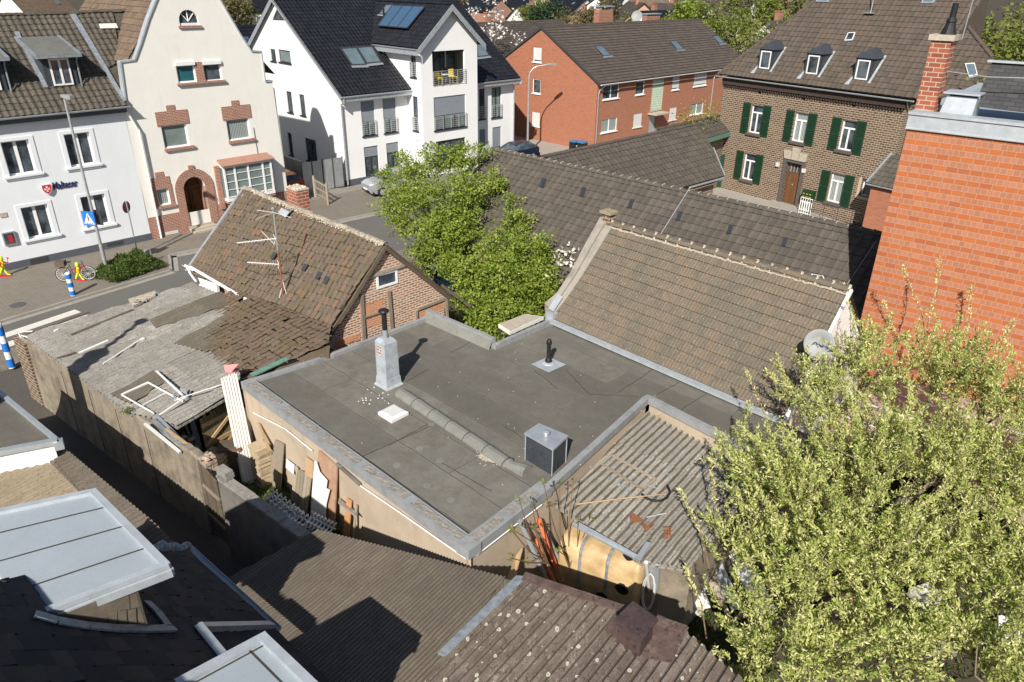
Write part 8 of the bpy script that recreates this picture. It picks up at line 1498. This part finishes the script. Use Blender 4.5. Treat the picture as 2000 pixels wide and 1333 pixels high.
# fig-like bare shrub at the tank
o = thing('bare_shrub', 'leafless budding shrub with curving grey twigs in front of the amber tank', 'shrub', P(1100, 1160, 0)); m = MB(); bs = P(1100, 1150, .3); rg = random.Random(31); tipp = []
vp_ = Pln(wf2.o+wf2.n*.75, wf2.n); bs = vp_.at(1095, 1142)
for (x, y) in ((1000, 1010), (1015, 985), (1040, 975), (1062, 950), (1070, 985), (1095, 965), (1122, 955), (1128, 1010), (1150, 1000), (1185, 1040), (1180, 1065), (1160, 1110), (1150, 1125), (1138, 1130), (1175, 1095), (998, 1080), (1002, 1040), (1030, 1120), (1060, 1120), (1125, 1120), (1090, 1060), (1045, 1040)):
    t = vp_.at(x, y)+Vector((0, rg.uniform(-.35, .35), 0)); hub = vp_.at(1112, 1108)+Z*.0 if x > 1060 else vp_.at(1070, 1100); md = (hub+t)/2+Z*rg.uniform(-.15, .1)+Vector((rg.uniform(-.1, .1), 0, 0)); m.tube([bs, hub, md, t+Z*-.03, t], [.035, .022, .014, .009, .008], 5); tipp += [t]*9
m.build('twigs', M['twig'], o); leafmesh('buds', np.array([tuple(t) for t in tipp])+np.random.RandomState(3).normal(size=(len(tipp), 3))*.03, .08, M['leafM'], o, 4, .5)
# ---------------------------------------------------------------- willow at the right
def willow(name, label, base, heads, nt, seed, leaf=.062, cat='tree', grp=None, cperc=.45, reach=1.0):
    rg = np.random.RandomState(seed); o = thing(name, label, cat, base, grp); b = np.array(base); m = MB(); LP = []; LD = []; CP = []; CDr = []; LR = []; heads = [(np.array(c), r) for c, r in heads]; wsum = np.array([r**2.2 for c, r in heads]); wsum /= wsum.sum()
    for c, r in heads: fk = b+(c-b)*.35+np.array([0, 0, .6]); m.tube([Vector(b), Vector(fk), Vector(c-np.array([0, 0, r*.5]))], [.12, .07, .04], 7)
    ntw = 0
    for i in range(nt):
        c, r = heads[rg.choice(len(heads), p=wsum)]; v = rg.normal(size=3); v /= np.linalg.norm(v); v[2] = abs(v[2])*1.0-.15
        s = c+rg.normal(size=3)*r*.28-np.array([0, 0, r*.45]); L = r*reach*rg.uniform(.55, 1.15); d = v*.8+np.array([0, 0, .55]); d /= np.linalg.norm(d); bend = rg.normal(size=3)*.25; k = int(L/.05); p = s.copy(); pts = [p.copy()]; hue = rg.rand()
        for j in range(k):
            t = j/k; dd = d+bend*t*t; dd /= np.linalg.norm(dd); p = p+dd*L/k; pts.append(p.copy())
            if t > .12:
                for q in range(6 if t > .3 else 3):
                    rd = rg.normal(size=3)*.55+dd*.75
                    if rg.rand() < cperc: CP.append(p+rg.normal(size=3)*.025); CDr.append(rd)
                    else: LP.append(p+rg.normal(size=3)*.03); LD.append(rd); LR.append(.6*hue+.4*rg.rand())
        if i % 3 == 0: m.tube([Vector(x) for x in pts[::max(1, k//4)]], [.011, .008, .006, .004, .003, .003, .003, .003, .003][:len(pts[::max(1, k//4)])], 4)
    for i in range(46):
        c, r = heads[rg.choice(len(heads), p=wsum)]; v = rg.normal(size=3); v[2] = abs(v[2])+.3; v[1] -= .8; v /= np.linalg.norm(v); s_ = c-np.array([0, 0, r*.8]); e_ = c+v*r*.9; mid = (s_+e_)/2+rg.normal(size=3)*.15; m.tube([Vector(s_), Vector(mid), Vector(e_)], [.03, .018, .006], 5)
    m.build('trunk', M['bark'], o, smooth=True); leafmesh('crown', np.array(LP), leaf, M['leafW'], o, seed+1, .42, dirs=np.array(LD), rnd=LR); leafmesh('catkins', np.array(CP), leaf*.9, M['catkin'], o, seed+2, .36, dirs=np.array(CDr)); print('willow', len(LP), len(CP)); return o
hd = [(W3(x, y, z), r) for x, y, z, r in ((1480, 900, 4.0, 1.0), (1600, 760, 4.6, 1.1), (1700, 700, 4.9, 1.1), (1850, 700, 5.0, 1.2), (1950, 760, 4.8, 1.2), (1560, 960, 4.2, 1.3), (1700, 880, 4.6, 1.4), (1850, 880, 4.6, 1.3), (1980, 930, 4.4, 1.2),
    (1450, 1050, 3.4, .9), (1560, 1110, 3.6, 1.1), (1700, 1060, 4.2, 1.3), (1850, 1060, 4.2, 1.2), (1980, 1110, 4.2, 1.1), (1470, 1230, 2.9, .85), (1600, 1270, 3.4, 1.0), (1740, 1240, 3.8, 1.0), (1880, 1240, 3.8, .9), (1990, 1300, 4, .9), (1420, 1310, 2.2, .6), (1520, 1380, 2.6, .8), (2080, 850, 4.5, 1.2), (2080, 1080, 4.5, 1.1))]
willow('willow', 'huge pale yellow-green catkin willow filling the lower right corner', P(1640, 1150, 0), hd, 1850, 41, leaf=.076)
o = bpy.data.objects['willow']; m = MB(); LP = []; LD = []; rg = np.random.RandomState(9)
for (x0, y0, x1, y1, z0, z1) in ((1800, 610, 1763, 520, 5.2, 6.4), (1815, 620, 1834, 500, 5.2, 6.8), (1895, 610, 1896, 560, 5.1, 5.8), (1965, 650, 1978, 630, 5.2, 5.5), (1680, 640, 1645, 555, 4.8, 5.8), (1665, 620, 1630, 560, 4.8, 5.6), (1500, 830, 1455, 720, 4.2, 5.0), (1395, 960, 1390, 890, 3.6, 4.1), (1370, 1040, 1330, 960, 3.2, 3.7), (1370, 1180, 1340, 1110, 2.9, 3.3), (1745, 640, 1725, 590, 5, 5.4)):
    a = np.array(P(x0, y0, z0)); b_ = np.array(P(x1, y1, z1)); md = (a+b_)/2+rg.normal(size=3)*.08; a0 = a+(a-b_)*.5-np.array([0, 0, .4]); m = MB(); m.tube([Vector(a0), Vector(a), Vector(md), Vector(b_)], [.014, .011, .008, .004], 5); m.build('long_shoot', M['twig'], o)
    for t in np.linspace(-.3, 1, 52):
        p = (a*(1-t)**2+2*md*t*(1-t)+b_*t*t) if t > 0 else a+(a0-a)*-t
        for q in range(5 if t > .75 else 2): LP.append(p+rg.normal(size=3)*.025); LD.append(rg.normal(size=3)*.6+(b_-a)/np.linalg.norm(b_-a)*.6)
leafmesh('shoot_catkins', np.array(LP), .07, M['catkin'], o, 77, .4, dirs=np.array(LD))
# ---------------------------------------------------------------- background houses and trees
def bghouse(label, x, y, az, w, d, he, hr, wall, roof, solar=0, win=True, dist=None, dormer=False, chim=True):
    b = P(x, y) if dist is None else None
    if b is None: r_ = ray(x, y); r_.z = 0; r_.normalize(); b = Vector((CAM.x, CAM.y, 0))+r_*dist
    o = thing('distant_house', label, 'house', b, 'houses in the distance'); e = U(az); s = Vector((-e.y, e.x, 0)); g_ = lambda u, v, z: b+e*u+s*v+Z*z; m = MB(); hw, hd_ = w/2, d/2
    F1 = Fac(g_(-hw, -hd_, 0), az)
    if win:
        for lvl in range(max(1, int(he//2.8))):
            n = max(2, int(w//3))
            for i in range(n): u = w*(i+.5)/n; window(o, F1, r=(u-.5, .9+2.8*lvl, u+.5, 2.2+2.8*lvl), mull=1, depth=.1)
    F1.wall(m, [(0, -.1), (w, -.1), (w, he), (0, he)], 0, .1); m.quad(g_(hw, hd_, -.1), g_(-hw, hd_, -.1), g_(-hw, hd_, he), g_(hw, hd_, he))
    for u in (-hw, hw): m.poly([g_(u, -hd_, -.1), g_(u, hd_, -.1), g_(u, hd_, he), g_(u, 0, hr), g_(u, -hd_, he)])
    m.build('wall', wall if not isinstance(wall, str) else M[wall], o); m = MB(); t = (hr-he)/hd_; ov_ = .5
    sheet(m, [g_(-hw-.4, -hd_-ov_, he-t*ov_+.1), g_(hw+.4, -hd_-ov_, he-t*ov_+.1), g_(hw+.4, 0, hr+.1), g_(-hw-.4, 0, hr+.1)], g_(-hw, -hd_, he), g_(hw, -hd_, he), .6, .36, PF_PAN if False else PF_DBL, 3, .035, .005, seed=abs(int(x))+7)
    sheet(m, [g_(hw+.4, hd_+ov_, he-t*ov_+.1), g_(-hw-.4, hd_+ov_, he-t*ov_+.1), g_(-hw-.4, 0, hr+.1), g_(hw+.4, 0, hr+.1)], g_(hw, hd_, he), g_(-hw, hd_, he), .6, .36, PF_DBL, 3, .035, .005, seed=abs(int(x))+8)
    m.build('roof', M[roof], o); pl = P3(g_(-hw, -hd_, he+.1), g_(hw, -hd_, he+.1), g_(0, 0, hr+.1))
    def on(u, v): p = g_(u, v, 0); return Vector((p.x, p.y, pl.z(p.x, p.y)+.12))
    for k in range(solar): u = -hw*.5+k*w*.35; m = MB(); m.prism([on(u, -hd_*.8), on(u+w*.25, -hd_*.8), on(u+w*.25, -hd_*.25), on(u, -hd_*.25)], pl.n*.08); m.build('solar_panel', M['solar'], o)
    m = MB(); m.prism([on(hw*.55, -hd_*.6), on(hw*.55+.8, -hd_*.6), on(hw*.55+.8, -hd_*.42), on(hw*.55, -hd_*.42)], pl.n*.06); m.build('roof_window', M['glasss'], o)
    if chim: m = MB(); m.cbox(g_(-hw*.4, .5, hr-1), .9, .6, 2.0, az); m.cbox(g_(-hw*.4, .5, hr+1), 1.0, .7, .1, az); m.build('chimney', M['chimbrick'], o)
    if dormer: m = MB(); c = on(0, -hd_*.6); m.box(c-e*.9-Z*.2, e*1.8, s*2.2, Z*1.5); m.build('dormer', M['slate'], o)
    return o
pinkw = m_plaster('pinkish_render', (.50, .30, .22), (.4, .25, .2), .1, streak=False)
bghouse('distant house with dark roof and solar panels at the top left corner', 25, 60, 44, 13, 9, 5, 8.6, 'whiteL', 'tileR', 2, dist=72)
bghouse('brown-roofed house peeking between the sign house ridge and the cream gable', 150, 60, 46, 11, 10, 5.5, 9.3, 'cream', 'tileC', 0, dist=60)
bghouse('black-roofed white house with solar panel in the gap between cream gable and white apartment house', 468, 60, 48, 10, 9, 5.2, 9.2, 'white', 'tileW', 1, dist=70, dormer=True)
bghouse('grey-roofed cream house behind the blossom tree right of the white apartment house', 1000, 40, 44, 17, 10, 5, 8.4, 'cream', 'tileR', 0, dist=96)
bghouse('brown-roofed farm behind the conifers, top middle', 1160, 30, 60, 16, 11, 3.5, 8, 'redbrick2', 'tileC', 0, dist=150)
bghouse('salmon-walled house with steep gable behind the brick apartment ridge', 1240, 30, 100, 10, 9, 5.5, 9, pinkw, 'tileR', 0, dist=170)
bghouse('slate-roofed house with zinc dormer left of the drooping birch', 1300, 30, 45, 14, 11, 5, 8.5, 'white', 'slateb' if False else 'tileW', 0, dist=140, dormer=True)
bghouse('white house beyond the trees, top left of centre', 1060, 20, 30, 12, 9, 5.5, 8, 'white', 'tileW', 0, dist=170)
bghouse('blue-glazed white house behind the birch and farmhouse roof', 1545, 45, 40, 10, 9, 5.5, 9, 'white', 'tileR', 0, dist=100)
k = 0
rg = random.Random(77)
for i, (x, dist) in enumerate(((70, 200), (330, 150), (560, 210), (950, 230), (1020, 280), (1110, 240), (1190, 300), (1260, 230), (1350, 260), (1420, 190), (1480, 260), (1180, 200), (1330, 190), (1220, 380), (1300, 400), (1400, 360), (1080, 380), (970, 330), (1520, 330))):
    bghouse('far house number-less roofscape'.replace('number-less roofscape', ['with brown roof', 'with dark roof', 'with grey roof'][i % 3])+' on the horizon '+['behind the sign house', 'behind the cream gable', 'behind the white apartment house', 'right of the white apartment ridge', 'between blossom tree and conifer', 'behind the dark conifer', 'above the brick apartment ridge, left part', 'above the brick ridge, middle', 'above the brick ridge near the dish', 'behind the drooping birch', 'right of the birch', 'just over the chimney of the brick ridge', 'left of the birch crown', 'farthest, upper middle', 'farthest, upper middle right', 'farthest, behind the birch', 'farthest, behind the conifer', 'farthest, left of the blossom tree', 'farthest, beside the farmhouse hip'][i], x, 20, rg.choice((20, 45, 70, -45)), rg.uniform(10, 16), 10, rg.uniform(4.5, 6), rg.uniform(8, 10), rg.choice(['white', 'cream', 'redbrick2', 'redbrick']), rg.choice(['tileR', 'tileC', 'tileW']), dist=dist, win=dist < 215)
def bgt(name, label, x, dist, h, r, lm, nb=7, dens=14, ls=.45, tm='bark', seed=0, cl=.35, grp='trees in the distance', sq=1.0, per=16, z0=.35):
    d = ray(x, 300); d.z = 0; d.normalize(); b = Vector((0, 0, 0))+d*dist; rg = random.Random(seed+int(x)); bl = []
    for i in range(nb): t = i/max(1, nb-1); bl.append(((b.x+rg.uniform(-1, 1)*r*.55, b.y+rg.uniform(-1, 1)*r*.4, h*(z0+(.85-z0)*t)), r*rg.uniform(.4, .62)*(1-.35*t)))
    return tree(name, label, b, bl, dens, ls, lm, tm, trunk=.22, seed=abs(int(x)), per=per, cl=cl, grp=grp, nlimb=14)
bgt('leafing_tree', 'olive-green leafing trees crown right behind the farmhouse chimney, top right', 1960, 48, 12.5, 4.5, 'leafM', 9, 12, .26, seed=1, cl=.4)
bgt('leafing_tree', 'second olive-green crown between chimney flue and the top right corner', 1890, 62, 13, 4.5, 'leafM', 9, 12, .28, seed=2, cl=.4)
bgt('leafing_tree', 'third olive crown lowest beside the shingle roof, top right corner', 1925, 53, 11, 4.5, 'leafM', 9, 14, .26, seed=31, cl=.4)
bgt('leafing_tree', 'fourth olive crown at the very right of the top edge', 2010, 56, 12.5, 5, 'leafM', 9, 12, .28, seed=32, cl=.4)
bgt('leafing_tree', 'wide leafy crown filling the gap between brick ridge end and farmhouse hip', 1440, 120, 12.5, 5.5, 'leafM', 9, 10, .4, seed=33)
bgt('leafing_tree', 'rounded green crown left of the birches above the brick ridge', 1320, 125, 11, 5, 'leafT', 9, 10, .4, seed=34)
bgt('leafing_tree', 'olive crown behind the left chimney of the brick ridge', 1150, 130, 10.5, 4.5, 'leafB', 8, 10, .4, seed=35)
bgt('leafing_tree', 'budding brown-green tree behind the cream gable right slope', 425, 95, 13, 4, 'leafB', 7, 12, .35, seed=3)
bgt('leafing_tree', 'brownish budding tree top behind the cream gable shoulder', 480, 110, 13, 4, 'leafB', 7, 10, .38, seed=4)
bgt('blossom_tree', 'white blossoming tree behind the black roof edge of the white apartment house', 945, 84, 12.0, 3.4, 'blossom', 7, 9, .32, seed=5, per=10)
bgt('blossom_tree', 'lower white blossoming tree beside the red brick gable verge', 1010, 76, 9.2, 2.3, 'blossom', 6, 11, .26, seed=6, per=10)
bgt('dark_conifer', 'dark conifer behind the brick apartment ridge, top middle', 1068, 125, 10.5, 4, 'conifer', 7, 14, .4, seed=7)
bgt('bare_tree', 'grey-brown bare-branched tree beside the dark conifer', 1105, 118, 9.5, 4, 'leafB', 7, 10, .3, seed=8)
bgt('leafing_tree', 'yellow-green round bush at the left end of the brick ridge', 1082, 94, 7.6, 1.6, 'leafT', 4, 26, .28, seed=9)
bgt('leafing_tree', 'yellow-green willow-like crown left of the birch', 1350, 105, 11.5, 4.5, 'leafM', 8, 12, .34, seed=10)
bgt('leafing_tree', 'bright green crown over the brick ridge near the chimney cowl', 1200, 112, 9.5, 3.4, 'leafM', 7, 12, .34, seed=11)
bgt('leafing_tree', 'yellow tree at the top left of the blossom tree gap', 1030, 150, 10.5, 4, 'leafM', 7, 10, .4, seed=12)
for i, (x, dd, nm) in enumerate(((1420, 92, 'drooping green birch with white limbs above the right end of the brick ridge'), (1465, 86, 'second drooping birch between the first birch and the farmhouse hip'))):
    o = bgt('birch', nm, x, dd, 10.5, 3.8, 'leafM', 8, 13, .26, 'barkp', seed=13+i, grp='birches by the farmhouse'); d = ray(x, 300); d.z = 0; d.normalize(); b = d*dd; m = MB(); rr_ = random.Random(i)
    for k in range(9): a = Vector((b.x+rr_.uniform(-2, 2), b.y-2.2, rr_.uniform(4, 8))); m.tube([b+Z*3, (a+b+Z*8)/2, a], [.12, .09, .03], 5)
    m.build('limbs', M['barkp'], o)
rg = random.Random(5)
for i in range(26):
    x = rg.uniform(860, 1560) if i < 20 else rg.uniform(-50, 600); dd = rg.uniform(170, 420)
    bgt('distant_tree', 'far rounded tree among the rooftops on the horizon', x, dd, rg.uniform(8, 12), rg.uniform(3.5, 5.5), rg.choice(['leafM', 'leafB', 'leafT', 'leafD']), 5, 5, .9, seed=50+i, cl=.8, grp='far trees on the horizon', per=10)
# plants on brick block
for i, (x, y) in enumerate(((1345, 238), (1385, 226))): c = P(x, y, 5.0); leafmesh('climber', np.array([tuple(c+Vector(rg_.normal(size=3))*.45*np.array((1, .3, .35)).tolist()[0]) for k in range(260)]), .14, M['leafT'], None, 20+i, .6, label=('bright green bush top showing above the annex ridge, left one', 'bright green bush top showing above the annex ridge, right one')[i], cat='bush', org=c-Z*.6, grp='bushes at the annex')
